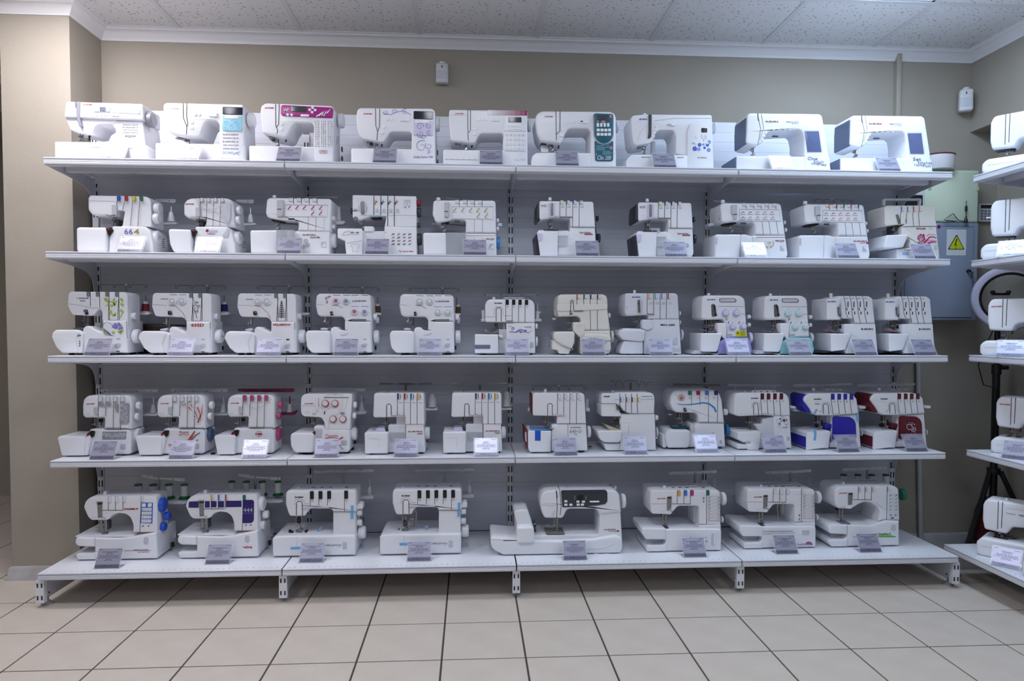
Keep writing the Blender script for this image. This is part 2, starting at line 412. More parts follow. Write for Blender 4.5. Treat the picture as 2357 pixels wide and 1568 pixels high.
def SP(xs, d, z0, zp, xa, xb, cone=1, mat='w', dd=28):
    """spool platform behind the machine with pins and cone holders"""
    B('spool_platform', xa, z0 - 6, xb, z0, d - dd, d + dd, mat, 3, 3)
    for x in xs:
        if cone:
            V('cone_holder', x, d, z0, z0 + cone * .62, cone * .26, cone * .13, mat)
            V('spool_pin', x, d, z0 + cone * .6, zp, 1.6, 1.2, 'wg', n=8)
        else:
            V('spool_pin', x, d, z0, zp, 1.8, 1.4, 'wg', n=8)
# ---------------------------------------------------------------- room
WALL_Y, CEIL, COL_Y, COL_X, COL_L, SOF_X, LOW_X, SOF_Z = 0.53, 2.654, 0.26, -0.03, -0.335, 4.48, 4.64, 2.235
X_L, Y_F = -3.4, -5.4
def slab(name, *bx, mat='wall', parent=None):
    mb = MB()
    for b in bx: mb.box(*b)
    o = mb.obj(name, mat, parent, smooth=False)
    return struct(o) if parent is None else o
# floor: slab with single tiles in the part that shows
fl = slab('floor', (X_L, Y_F, -.1, LOW_X + .1, 2.0, -.004), mat='grout')
T_, OX, OY = .30, .1987, -.0266
tile_mb = MB(); tile_mb.prism(rounded([(0, 0), (T_ - .007, 0), (T_ - .007, T_ - .007), (0, T_ - .007)], .001), -.006, 0, .0012, 2)
tile_me = tile_mb.mesh('tile', False); tile_me.transform(Matrix.Rotation(-pi / 2, 4, 'X') @ Matrix.Scale(-1, 4, (0, 1, 0))); tile_me.materials.append(MATS['tile'])
tile_me.flip_normals(); tile_me.update()
zs_ = [v.co.z for v in tile_me.vertices]; ys_ = [v.co.y for v in tile_me.vertices]
for v in tile_me.vertices: v.co.z -= max(zs_); v.co.y -= min(ys_)
rest = MB()
for j in range(-18, 8):
    for i in range(-12, 15):
        x, y = OX + i * T_ + .0035, OY + j * T_ + .0035
        if y > 1.95 or y < Y_F or (x > LOW_X) or (y > WALL_Y and x > -.3): continue
        near = (-7 <= j <= 1 and -5 <= i <= 14) or (j > 1 and -9 <= i <= -2) or (-2 <= j <= 1 and i >= -8)
        if near:
            o = bpy.data.objects.new('tile', tile_me); col.objects.link(o); o.location = (x, y, 0); o.parent = fl
        else: rest.box(x, y, -.005, x + T_ - .007, y + T_ - .007, 0)
r_ = rest.obj('tile_field', 'tile', fl, smooth=False); r_['kind'] = 'stuff'
slab('wall_back', (-.3, WALL_Y, 0, LOW_X + .1, WALL_Y + .12, CEIL + .1))
slab('wall_column', (COL_L, COL_Y, 0, COL_X, WALL_Y + .12, CEIL + .1))
slab('wall_right', (LOW_X, Y_F, 0, LOW_X + .12, WALL_Y, SOF_Z + .02))
slab('wall_soffit', (SOF_X, Y_F, SOF_Z, LOW_X + .12, WALL_Y, CEIL + .1))
slab('wall_left', (X_L - .1, Y_F, 0, X_L, 2.0, CEIL + .1))
slab('wall_front', (X_L, Y_F - .1, 0, LOW_X + .1, Y_F, CEIL + .1))
slab('wall_passage', (X_L, 1.9, 0, -.3, 2.0, CEIL + .1), (COL_L, WALL_Y + .1, 0, -.28, 1.9, CEIL + .1))
slab('wall_beam', (X_L, 1.2, 2.44, COL_L, 1.9, CEIL + .1))
def sweep(name, path, prof, mat, parent=None):
    """profile (offset to the right of the path, z) swept with mitred corners"""
    mb = MB(); n = len(prof); v = []
    for i, p in enumerate(path):
        p = Vector(p); a = Vector(path[max(i - 1, 0)]); c = Vector(path[min(i + 1, len(path) - 1)])
        d0 = (p - a).normalized() if i else (c - p).normalized(); d1 = (c - p).normalized() if i < len(path) - 1 else d0
        n0 = Vector((d0.y, -d0.x)); n1 = Vector((d1.y, -d1.x)); m = (n0 + n1).normalized(); m /= max(.4, m.dot(n0))
        for q, z in prof: v.append((p.x + m.x * q, p.y + m.y * q, z))
    f = []
    for i in range(len(path) - 1):
        for k in range(n):
            j = (k + 1) % n; f.append((i * n + k, (i + 1) * n + k, (i + 1) * n + j, i * n + j))
    f += [tuple(range(n)), tuple(range((len(path) - 1) * n, len(path) * n))[::-1]]
    mb.add(v, f); return mb.obj(name, mat, parent)
cprof = [(0, CEIL), (0, CEIL - .055), (.006, CEIL - .055), (.009, CEIL - .046), (.018, CEIL - .040), (.026, CEIL - .026), (.04, CEIL - .016), (.048, CEIL - .014), (.05, CEIL - .006), (.058, CEIL - .004), (.058, CEIL)]
struct(sweep('trim_1', [(COL_L, 1.2), (COL_L, COL_Y), (COL_X, COL_Y), (COL_X, WALL_Y), (SOF_X, WALL_Y), (SOF_X, Y_F)], cprof, 'cornice'))
struct(sweep('trim_2', [(X_L, 1.2), (COL_L, 1.2)], cprof, 'cornice'))
bprof = [(0, .0), (0, .062), (.006, .06), (.012, .05), (.014, .02), (.022, .004), (.022, 0)]
struct(sweep('baseboard_column', [(COL_L, .6), (COL_L, COL_Y), (COL_X, COL_Y), (COL_X, WALL_Y)], bprof, 'skirt'))
struct(sweep('baseboard_back', [(COL_X, WALL_Y), (LOW_X, WALL_Y), (LOW_X, Y_F)], bprof, 'skirt'))
# ceiling: lay-in tiles in a white grid, with lamps in some cells
cl = slab('ceiling', (X_L, Y_F, CEIL + .05, LOW_X + .1, 2.0, CEIL + .15), mat='gridbar')
CP, CX0, CY0 = .589, .3675, .0015
LCELLS = {(a, b) for a, b, *_ in LIGHTS}
ct = MB(); ct.box(.012, .012, 0, CP - .012, CP - .012, .012); ct_me = ct.mesh('ceiling_tile', False); ct_me.materials.append(MATS['ctile'])
fe_ = MB()
for j in range(-9, 4):
    for i in range(-7, 8):
        x, y = CX0 + i * CP, CY0 + j * CP
        if (i, j) in LCELLS or x > LOW_X or x + CP < X_L or y < Y_F - CP: continue
        w = min(CP - .012, LOW_X - x); h = min(CP - .012, (WALL_Y if x + CP > COL_L + .3 else 1.9) - y)
        if w < .03 or h < .03: continue
        if (w, h) == (CP - .012, CP - .012): me = ct_me
        else:
            q = MB(); q.box(.012, .012, 0, w, h, .012); me = q.mesh('ceiling_tile', False); me.materials.append(MATS['ctile'])
        o = bpy.data.objects.new('ceiling_tile', me); col.objects.link(o); o.location = (x, y, CEIL); o.parent = cl
for i in range(-6, 8):
    b = MB(); b.box(-.012, Y_F, -.004, .012, 1.9, 0); b.box(-.002, Y_F, 0, .002, 1.9, .03); o = b.obj('grid_bar', 'gridbar', cl, False); o.location = (CX0 + i * CP, 0, CEIL)
for j in range(-9, 4):
    b = MB(); b.box(X_L, -.012, -.0041, LOW_X, .012, -.0001); b.box(X_L, -.002, 0, LOW_X, .002, .03); o = b.obj('grid_bar', 'gridbar', cl, False); o.location = (0, CY0 + j * CP, CEIL)
def luminaire(i, j, watts, colr):
    x, y = CX0 + i * CP, CY0 + j * CP
    t = tag(empty('ceiling_lamp', (x + CP / 2, y + CP / 2, CEIL)), f"square ceiling lamp {'close above the long shelving' if j == -1 else 'added as unseen fill over the middle of the room' if j == -3 else 'added as unseen fill far across the room'} in line with the {dict([(-1, 'beige column'), (2, 'shelving centre'), (5, 'electric cabinet')])[i]}", 'lamp', 'square lamps in the ceiling grid')
    h = CP / 2 - .014
    mb = MB(); mb.box(-h, -h, .04, h, h, .05); mb.box(-h, -h, 0, -h + .012, h, .04); mb.box(h - .012, -h, 0, h, h, .04); mb.box(-h, -h, 0, h, -h + .012, .04); mb.box(-h, h - .012, 0, h, h, .04)
    mb.obj('housing', 'cornice', t, False)
    for k in range(4):
        q = MB(); xx = -h + (k + .5) * 2 * h / 4; q.cyl((xx, -h + .02, .025), (xx, h - .02, .025), .013, n=12)
        tb = q.mesh('tube'); m = bpy.data.materials.new('tube_glow'); m.use_nodes = True; bs = m.node_tree.nodes['Principled BSDF']
        bs.inputs['Emission Color'].default_value = (*colr, 1); bs.inputs['Emission Strength'].default_value = watts * .6; tb.materials.append(m); link('fluorescent_tube', tb, None, t)
    L_ = bpy.data.lights.new('ceiling_lamp_light', 'AREA'); L_.shape = 'SQUARE'; L_.size = .5; L_.energy = watts; L_.color = colr
    o = bpy.data.objects.new('lamp_light', L_); col.objects.link(o); o.parent = t; o.location = (0, 0, -.002)
    if 1:
        L_ = bpy.data.lights.new('ceiling_fill_light', 'POINT'); L_.shadow_soft_size = .12; L_.energy = watts * (.5 if j < -1 else .16); L_.color = colr  # added point light hanging below the fitting, brightens the ceiling
        o = bpy.data.objects.new('ceiling_fill', L_); col.objects.link(o); o.parent = t; o.location = (0, 0, -.16)
for a in LIGHTS: luminaire(*a)
# ---------------------------------------------------------------- shelving
def upright(parent, x, h=2.12):
    mb = MB(); mb.box(-.015, .394, .02, .015, .434, h); o = mb.obj('upright', 'shelf', parent, False); o.location.x = x
    s = MB()
    for c in (-.0075, .0075):
        z = .20
        while z < h - .06:
            s.box(c - .0028, .3932, z, c + .0028, .3945, z + .031); z += .05
    q = s.obj('slot_column', 'dk', o, False); q['kind'] = 'stuff'
    return o
slat_mb = MB(); slat_mb.prism([(.0, .0), (.0, .0479), (.0011, .0490), (.012, .0491), (.012, 0)], .016, .984, 0, axis='x')
slat_me = slat_mb.mesh('back_slat', False); slat_me.materials.append(MATS['panel'])
base_mb = MB(); base_mb.box(-.0015, -.066, .026, .0015, .393, .12); base_me = base_mb.mesh('side_plate', False); base_me.materials.append(MATS['shelf'])
def base_leg(parent, x, yf=-.1):
    g = MB(); g.box(-.0165, yf + .01, .022, .0165, yf + .032, .118); o = g.obj('base_leg', 'shelf', parent, False); o.location.x = x
    pl = link('side_plate', base_me, None, o)
    s = MB()
    for c in (-.0085, .0085):
        for z in (.035, .088): s.box(c - .003, yf + .009, z, c + .003, yf + .0105, z + .018)
    for z in (.045, .1):
        for q in (-1, 1): s.cyl((q * .0014, -.03, z), (q * .0022, -.03, z), .0045, n=10)
    k = s.obj('leg_slots', 'dk', o, False); k['kind'] = 'stuff'
    for y in (-.04, .33):
        f = MB(); f.lathe([(.024, 0), (.024, .004), (.014, .008), (.012, .014), (.006, .016), (.006, .03)], (0, y, 0)); f.obj('foot', 'pg', o)
    c = MB(); c.box(-.006, yf + .012, .118, .006, yf + .03, .1205); c.obj('leg_hook', 'dg', o, False)
def deck_mesh(name, depth, yf, holes):
    w = .994; mb = MB(); x0 = .003
    rows = [yf + .018, yf + depth - .098]; ys = [yf, *[q for r in rows for q in (r - .0025, r + .0025)], yf + depth]
    for a, b in ((0, 1), (2, 3), (4, 5)): mb.box(x0, ys[a], -.004, x0 + w, ys[b], 0)
    for a in (1, 3):
        p = x0; k = 0
        while k < 39:
            hx = x0 + .0225 + k * .025; mb.box(p, ys[a], -.004, hx - .003, ys[a + 1], 0); p = hx + .003; k += 1
        mb.box(p, ys[a], -.004, x0 + w, ys[a + 1], 0)
    mb.box(x0, yf, -.03, x0 + w, yf + .003, -.004); mb.box(x0, yf + depth - .003, -.03, x0 + w, yf + depth, -.004)
    mb.box(x0, yf + .003, -.031, x0 + w, yf + .03, -.028)
    m = mb.mesh(name, False); m.materials.append(MATS['shelf']); return m
def rail_mesh():
    mb = MB(); p = [(0, 0), (-.006, .0005), (-.0075, -.001), (-.0075, -.0035), (-.003, -.006), (-.003, -.0095), (-.0065, -.011), (-.0068, -.015), (-.0055, -.0165), (-.0055, -.0175), (-.0068, -.019), (-.0068, -.0245), (-.0055, -.028), (0, -.029)]
    mb.prism([(y, z) for y, z in p], .0035, .9965, 0, axis='x'); m = mb.mesh('price_rail', True, 30); m.materials.append(MATS['rail']); return m
D4, D5 = deck_mesh('shelf_deck', .386, 0.0, 1), deck_mesh('shelf_deck', .49, -.1, 1)
RAIL = rail_mesh()
stf = MB(); stf.prism(rounded([(.01, -.004), (.984, -.004), (.984, -.026), (.978, -.029), (.016, -.029), (.01, -.026)], .003), .135, .165, .002); STIFF = stf.mesh('stiffener'); STIFF.materials.append(MATS['shelf'])
bk = [(.004, -.005), (.006, -.026), (.02, -.031), (.228, -.047), (.275, -.055), (.309, -.064), (.335, -.08), (.354, -.108), (.364, -.15), (.392, -.155), (.392, -.005)]
bm_ = MB(); bm_.prism([(y, z) for y, z in bk], -.0012, .0012, 0, axis='x'); BRK = bm_.mesh('bracket', False); BRK.materials.append(MATS['shelf'])
def shelf_board(parent_loc, rz, i, z, deep, label, group):
    t = tag(empty('shelf_board', parent_loc(i, z), rz), label, 'shelf', group)
    link('shelf_deck', D5 if deep else D4, None, t)
    r = link('price_rail', RAIL, None, t)
    if deep: r.location.y = -.1
    else:
        link('stiffener', STIFF, None, t)
        for x in (.0022, .9978):
            b = link('bracket', BRK, None, t); b.location = (x, 0, 0)
    return t
def gondola(loc, rz, n, name_label, rows, glabel):
    g = tag(empty('shelving_unit', (*loc, 0), rz), name_label, 'shelving')
    for i in range(n + 1): upright(g, i); base_leg(g, i)
    for i in range(n):
        for k in range(42):
            o = bpy.data.objects.new('back_slat', slat_me); col.objects.link(o); o.parent = g; o.location = (i, .398, .155 + k * .0492)
        b = MB(); b.box(.016, .40, .135, .984, .43, .15); o = b.obj('bottom_rail', 'shelf', g, False); o.location.x = i
    ca, sa = cos(rz), sin(rz)
    def at(i, z): return (loc[0] + ca * i, loc[1] + sa * i, z)
    names = ('top', 'second', 'third', 'fourth', 'bottom')
    for r in range(1, 6):
        for i in range(n): shelf_board(at, rz, i, SHELF_Z[r], r == 5, rows(i, names[r - 1]), glabel)
SEC = ('next to the beige column', 'second from the beige column', 'second from the grey electric cabinet', 'next to the grey electric cabinet')
gondola((0, 0), 0, 4, 'long white metal shelving unit of four bays against the back wall', lambda i, n: f'white metal {n} shelf board of the bay {SEC[i]}', 'shelf boards of the long unit')
gondola((4.16, .07), -pi / 2, 1, 'white metal shelving unit standing along the right wall', lambda i, n: f'white metal {n} shelf board of the unit along the right wall', 'shelf boards of the side unit')
# ---------------------------------------------------------------- fittings on the walls
def detector(x, y, z, rz, label, w=.062, h=.1, kind=0):
    t = tag(empty('motion_detector', (x, y, z), rz), label, 'motion detector', 'motion detectors')
    mb = MB(); mb.prism(rounded([(-w / 2, -h / 2), (w / 2, -h / 2), (w / 2 * (.95 if kind else 1), h / 2), (-w / 2 * (.95 if kind else 1), h / 2)], .012 if kind else .003), -.042, -.004, .01); mb.obj('housing', 'wg', t)
    a = MB(); a.prism(rounded([(-w * .42, -h * .3), (w * .38, -h * .3), (w * .38, h * .1), (-w * .42, h * .1)], .003), -.044, -.04, .001); a.obj('lens', 'lgv', t)
    b = MB(); b.box(-.003, -.0435, h * .26, .003, -.041, h * .36); b.obj('indicator', 'dg', t, False)
    m = MB(); m.cyl((0, -.02, h / 2 - .005), (0, -.02, h / 2 + .01), .018, .016, n=16); m.obj('mount', 'wg', t)
    r = MB(); r.ribbon([(-w * .46, h * .34), (-w * .2, h * .22), (w * .2, h * .22), (w * .46, h * .34)], -.0422, .001); r.obj('groove', 'lg', t)
    b = MB(); b.box(-.015, -.006, -.02, .015, 0, .03); b.obj('bracket', 'wg', t, False)
detector(1.656, WALL_Y, 2.468, 0, 'white motion detector on the beige wall above the shelving')
detector(4.425, WALL_Y - .03, 2.385, radians(-28), 'white motion detector in the room corner above the cabinet', .066, .115, 1)
mb = MB(); mb.prism(rounded([(-.012, 2.03), (.012, 2.03), (.012, CEIL - .02), (-.012, CEIL - .02)], .002), -.03, 0, .003); o = mb.obj('cable_duct', 'trunk'); o.location = (4.062, WALL_Y, 0); tag(o, 'beige vertical cable duct running up the back wall to the cornice', 'cable duct')
mb = MB(); mb.tube([(4.19, WALL_Y - .035, 1.22), (4.2, WALL_Y - .035, .9), (4.238, WALL_Y - .03, .0)], .012, 10); o = mb.obj('pipe', 'pipe'); tag(o, 'thin grey pipe leaning on the wall below the electric cabinet', 'pipe')
# electric cabinet
t = tag(empty('electric_cabinet', (4.25, WALL_Y, 1.225)), 'grey metal electric cabinet with warning sign hung on the back wall', 'cabinet')
mb = MB(); mb.prism(rounded([(-.205, 0), (.205, 0), (.205, .508), (-.205, .508)], .002), -.11, 0, .002); mb.obj('cabinet_body', 'cab', t)
d = MB(); d.prism(rounded([(-.19, .014), (.178, .014), (.178, .486), (-.19, .486)], .002), -.116, -.109, .002); dr = d.obj('door', 'cab', t)
q = MB()
for a in ([(-.19, .012), (.18, .012)], [(.18, .012), (.18, .488)], [(.18, .488), (-.19, .488)]): q.ribbon(a, -.1105, .002)
q.obj('door_gap', 'dg', t)
l = MB(); l.cyl((.15, -.116, .256), (.15, -.13, .256), .009, n=16); l.obj('lock', 'bk', dr)
k = MB(); k.tube([(.15 + .006 * cos(a * .5), -.132 - .004 * sin(a), .25 + .01 * sin(a * .5)) for a in range(13)], .0012); k.box(.158, -.134, .215, .164, -.1325, .245); k.cyl((.161, -.135, .245), (.161, -.1315, .245), .007, n=12); k.obj('keys', 'st', dr)
p = MB(); p.box(.03, -.1168, .337, .136, -.1162, .472); sg = p.obj('warning_paper', 'paper', t, False)
for nm, m, s, y in (('triangle_edge', 'bk', 1, -.1172), ('triangle', 'sign', .86, -.1176)):
    p = MB(); c = (.083, .392); p.prism(rounded([(c[0] + s * .047 * ux, c[1] + s * .047 * uz) for ux, uz in ((-.98, -.52), (.98, -.52), (0, 1.18))], .004), y, y + .0006, 0); p.obj(nm, m, sg)
p = MB(); p.prism([(.088, .424), (.078, .393), (.085, .395), (.079, .372), (.082, .374), (.08, .366), (.076, .374), (.078, .373), (.081, .39), (.072, .388), (.082, .424)], -.1181, -.1176, 0); p.obj('lightning_mark', 'bk', sg)
t = tag(empty('plastic_box', (4.30, WALL_Y, 1.735)), 'pale green plastic box standing on the grey electric cabinet', 'box')
mb = MB(); mb.prism(rounded([(-.15, 0), (.15, 0), (.15, .27), (-.15, .27)], .006), -.115, -.002, .008); mb.obj('box_body', 'gbox', t)
for x in (-.118, .141):
    c = MB(); c.prism(rounded([(x - .008, .165), (x + .008, .165), (x + .008, .185), (x - .008, .185)], .002), -.118, -.112, .001); c.obj('clip_notch', 'sand', t)
mb = MB(); mb.lathe([(.08, 0), (.082, .004), (.082, .072), (.08, .074)], (0, 0, 0), 28); t = tag(empty('round_tin', (4.24, WALL_Y - .085, 2.005)), 'white round tin with dark red rim on the pale green box', 'tin'); mb.obj('tin_body', 'wg', t)
mb = MB(); mb.lathe([(.083, .072), (.084, .078), (.08, .08)], (0, 0, 0), 28); mb.obj('rim', 'maroon', t)
t = tag(empty('white_device', (4.085, WALL_Y, 1.735)), 'white boxy device with dark tray slot beside the pale green box', 'device')
mb = MB(); mb.prism(rounded([(-.055, 0), (.062, 0), (.062, .17), (-.05, .17)], .008), -.13, -.002, .006); mb.obj('device_body', 'wg', t)
mb = MB(); mb.prism(rounded([(-.045, .17), (.045, .17), (.045, .29), (-.03, .29)], .004), -.06, -.004, .004); mb.obj('raised_lid', 'lgv', t)
mb = MB(); mb.prism(rounded([(-.05, .06), (.05, .06), (.05, .135), (-.05, .135)], .004), -.132, -.12, .001); mb.obj('tray_slot', 'bk', t)
t = tag(empty('antenna', (4.375, WALL_Y - .09 - .035, 1.735)), 'small black whip antenna on the grey electric cabinet', 'antenna')
t.location = (4.375, WALL_Y - .117 + .002, 1.733)
t.location.y = .404 + .02
mb = MB(); mb.lathe([(.010, 0), (.010, .004), (.006, .02), (.003, .035)], (0, -.02, 0), 14); mb.obj('magnet_base', 'bk', t)
mb = MB(); mb.tube([(0, -.02, .03), (0, -.02, .112)], .0016); mb.cyl((0, -.02, .058), (0, -.02, .084), .006, n=10); mb.obj('whip', 'bk', t)
mb = MB(); mb.tube([(-.008, -.02, .004), (-.04, -.02, .01), (-.07, -.02, .045), (-.085, -.02, .035), (-.12, -.02, .012), (-.06, -.018, .004), (-.11, -.022, .008), (-.05, -.02, .006)], .0018); mb.obj('cable', 'bk', t)
t = tag(empty('alarm_keypad', (4.565, WALL_Y, 1.80)), 'white alarm keypad on the back wall beside the pale green box', 'keypad')
mb = MB(); mb.prism(rounded([(-.04, -.045), (.04, -.045), (.04, .05), (-.04, .05)], .004), -.022, 0, .003); mb.obj('keypad_body', 'wg', t)
for j in range(4):
    for i in range(3):
        mb = MB(); mb.box(-.03 + i * .02, -.024, -.035 + j * .014, -.016 + i * .02, -.021, -.026 + j * .014); mb.obj('key', 'mg', t, False)
mb = MB(); mb.box(-.03, -.0235, .026, .03, -.021, .044); mb.obj('display', 'bk', t, False)
# ring light on its stand, in the corner behind the side shelving
t = tag(empty('ring_light', (4.447, .26, 0)), 'round ring light on a black tripod stand behind the side shelving', 'ring light')
mb = MB(); mb.tube([(0, 0, .46), (0, 0, 1.2)], .013, 12); mb.obj('pole', 'bk', t)
mb = MB(); mb.tube([(0, 0, .30), (0, 0, .99)], .017, 12); mb.cyl((0, 0, .95), (0, 0, 1.0), .022, n=14); mb.cyl((.015, -.01, .985), (.045, -.02, .985), .011, n=10); mb.obj('lower_pole', 'bk', t)
mb = MB(); mb.cyl((0, 0, .445), (0, 0, .475), .03, n=14); mb.obj('hub', 'bk', t)
for a in (radians(200), radians(80), radians(320)):
    ca, sa = cos(a), sin(a); mb = MB(); mb.tube([(.028 * ca, .028 * sa, .46), (.13 * ca, .13 * sa, .22), (.225 * ca, .225 * sa, .006)], .012, 8); mb.cyl((.13 * ca, .13 * sa - .014, .22), (.13 * ca, .13 * sa + .014, .22), .006, n=8); mb.obj('leg', 'bk', t)
    mb = MB(); mb.tube([(.01 * ca, .01 * sa, .31), (.125 * ca, .125 * sa, .225)], .006, 6); mb.obj('brace', 'bk', t)
rg = empty('ring_head', (.02, -.01, 1.345), radians(-28)); rg.parent = t
def torus(R_, r0, r1, y0, n=40):
    mb = MB(); v = []; f = []; m = 8
    for i in range(n):
        a = 2 * pi * i / n
        for k in range(m):
            b = 2 * pi * k / m; q = R_ + r0 * cos(b); v.append((q * cos(a), y0 + r1 * sin(b), q * sin(a)))
    for i in range(n):
        for k in range(m):
            j, l = (i + 1) % n, (k + 1) % m; f.append((i * m + k, i * m + l, j * m + l, j * m + k))
    mb.add(v, f); return mb
bpy.data.objects.remove(rg)
for nm, mt, R_, r0, r1, y0 in (('ring_tube', 'lil2', .142, .02, .014, 0), ('inner_rim', 'bk', .121, .006, .016, .002)):
    o = torus(R_, r0, r1, y0).obj(nm, mt, t); o.location = (.05, -.01, 1.335); o.rotation_euler = (0, 0, radians(-40))
mb = MB(); mb.prism(rounded([(-.04, -.005), (.04, -.005), (.05, .014), (.04, .02), (.03, .006), (-.03, .006), (-.04, .02), (-.05, .014)], .002), -.03, -.01, .003); o = mb.obj('phone_clamp', 'bk', t); o.location = (-.005, 0, 1.352)
mb = MB(); mb.tube([(-.02, -.02, 1.22), (-.07, -.03, 1.12), (-.12, -.03, 1.0), (-.09, -.03, .9), (-.02, -.03, .88), (-.022, -.01, .6)], .003); mb.obj('cable', 'bk', t)
t = tag(empty('fire_extinguisher', (4.55, .44, 0)), 'dark red fire extinguisher standing in the corner behind the tripod', 'extinguisher')
mb = MB(); mb.lathe([(.045, 0), (.05, .01), (.05, .2), (.04, .235), (.018, .25), (.016, .27)], (0, 0, 0), 20); mb.obj('cylinder', 'exting', t)
mb = MB(); mb.tube([(0, 0, .27), (.0, 0, .285), (.03, -.02, .29), (.055, -.03, .26), (.056, -.02, .1)], .008); mb.obj('hose', 'bk', t)
# ---------------------------------------------------------------- machines on the long shelving
def style_body(n):
 P('bed',[5,73,326,76,448,74,452,0,5,0],5,185,'w',b=5,r=3)
 P('bed_end',[1,68,6,71,7,0,2,0],4,178,'stgrey',b=2,r=2)
 P('body',[53,253,59,265,70,269,395,272,407,262,411,247,454,15,325,13,322,152,314,187,300,198,167,189,151,182,124,134,100,120,64,125,50,135,52,183],4,150,'w',b=7,r=[14,12,14,16,10,10,2,2,20,20,14,10,10,10,10,14,12,14])
 P('end_cover',[49,247,58,256,60,133,49,126,47,199],10,140,'stgrey',b=4,r=[10,10,4,6,10])
 R('thread_slot',[103.2,268.5,105.1,243.5,108.4,234.6],3.6,4,'dk')
 R('thread_slot',[107.8,237.6,117.7,198.7,110.2,148.4,104.3,124.2],3.6,1.6,'dk')
 R('thread_slot',[119.3,268.9,131.1,204,115.4,148.5],3.6,1.6,'mg')
 P('screen',[325,191,391,193,406,99,340,98],2,6,'scr',b=0.5,r=1)
 R('screen_frame',[322.1,195.6,395.4,198.1,410.9,96.4,336.5,94.6,322.1,195.6],3.8,1.2,'lgv')
 L('AURORA',137.4,228.1,200.7,235.9,3.4,'wine',bold=0.02)
 L('Style',237.8,228.1,260.6,235.6,3.4,'slate',bold=0.01)
 L(n,262.9,223,295.1,236.8,3.4,'slate2')
 B('function_button',172.9,191.4,184.3,196.7,2.5,6,'lg',b=0.8,r=1)
 B('function_button',198.4,191.9,209.8,197.1,2.5,6,'lg',b=0.8,r=1)
 B('function_button',223.9,192.4,235.3,197.6,2.5,6,'lg',b=0.8,r=1)
 B('function_button',249.5,192.9,260.8,198.1,2.5,6,'lg',b=0.8,r=1)
 YY('button',[142.2,179.7,135.2,165.5,127.7,148.3],5,2,6,'w')
 P('needle_housing',[70,131,111,127,104,120,75,124],30,80,'st',b=2,r=2)
 ND(99.4,131.5,88.2,45,1.2)
 P('inner_lamp',[205,188,234,187,230,181,202,181],70,76,'mg',b=0.5,r=1)
def charcoal_side_body(n,a,b,c,d):
 P('cloth_plate',[2,109,8,122,97,121,96,6,16,6,8,67],0,150,'w',b=5,r=[8,8,3,6,6,6])
 P('plate_end',[-8,96,2,111,11,6,3,6],8,150,'char',b=4,r=4)
 P('bobbin_well',[1,107,26,107,25,76,12,69,6,72],-3,6,'lil2',b=2,r=6)
 X('adjust_knob',-8.6,5.7,70,84.8,10.5,'char')
 P('lower_body',[97,8,101,121,153,121,155,139,269,139,275,25,267,8],16,165,'w',b=7,r=[3,3,3,2,3,20,14])
 P('arm_rest',[96,120,144,123,144,97,96,97],10,150,'w',b=3,r=4)
 P('upper_body',[12,255,255,255,260,248,269,138,155,138,152,179,115,180,86,180,17,168,13,180],12,155,'w',b=6,r=[10,10,10,2,2,12,4,4,10,6])
 P('end_cover',[3,241,14,255,16,171,5,162,0,176],18,150,'char',b=5,r=[10,6,4,8,8])
 X('side_knob',-2.3,10.1,70,198.5,15.3,'char')
 P('right_cover',[261,246,266,251,279,122,284,6,277,6],40,165,'char',b=5,r=4)
 P('lever_recess',[53,246,82,247,84,185,76,180,58,180,54,187],8,15,'lil2',b=1.5,r=[4,4,12,8,8,8])
 P('presser_lever',[62,246,73,246,74,189,64,188],3,12,'st',b=2,r=4)
 SL([105.2,134.3,164,193.7],258.9,240.5,[185.7,186,139.3,138.7],11.6,15.9,'dialw')
 B('dial_colour',105.6,242.9,110.2,257.4,7,13,a,b=1,r=1)
 N('slot_print',110.9,224.7,125,233.3,2,3,11.4,'dg',0.6,0)
 B('dial_colour',134.7,243.3,139.3,257.7,7,13,b,b=1,r=1)
 N('slot_print',140.1,225.1,154.2,233.7,2,3,11.4,'dg',0.6,1)
 B('dial_colour',164.4,243.7,169,258.1,7,13,c,b=1,r=1)
 N('slot_print',169.8,225.5,183.9,234,2,3,11.4,'dg',0.6,2)
 B('dial_colour',194,244.1,198.7,258.5,7,13,d,b=1,r=1)
 N('slot_print',199.6,225.8,213.7,234.4,2,3,11.4,'dg',0.6,3)
 L(n,20.2,228.2,44.6,238.8,11.4,'mg')
 N('small_print',22.6,224.6,43.7,227.6,1,8,11.4,'lg',0.6,1)
 N('small_print',22.7,193,46.2,196.1,1,8,11.4,'lg',0.6,1)
 L('bernette',197.1,109.8,248.7,120.7,15.4,'dg')
 B('red_badge',219.2,104.4,256.7,109.9,14.6,17,'badge',b=0.3,r=1)
 N('badge_print',224.9,105.8,252.4,108.4,1,12,14.4,'w',0.6,1,u=1)
 R('body_seam',[157.1,138.3,268.7,138.1],11.4,1.2,'mg')
 P('slot_sill',[104,185,163,185,161,182,107,180],6,16,'mg',b=1,r=1)
 ND(69.8,175.7,131.1,40,1.3)
 B('foot_block',59,135,77,170,50,80,'mg',b=2,r=2)
 B('foot_plate',32.3,120.1,96.5,125,-2,60,'dg',b=0.5,r=1)
 X('tension_knob',280.7,290.8,60,186,12.4,'char')
 X('handwheel',287.4,302.9,80,98.5,21.1,'char')
 P('chip_tray',[97,98,142,99,138,57,133,53,97,53],2,14,'clear',b=2,r=[2,4,6,8,2])
def charcoal_side_top():
 V('top_cap',66.1,60,265.6,279.7,8.6,6.7,'w')
 B('under_tray',40.8,0,182.7,19.5,20,140,'char',b=2,r=2)
 FT(26,258,30,140,8,6)
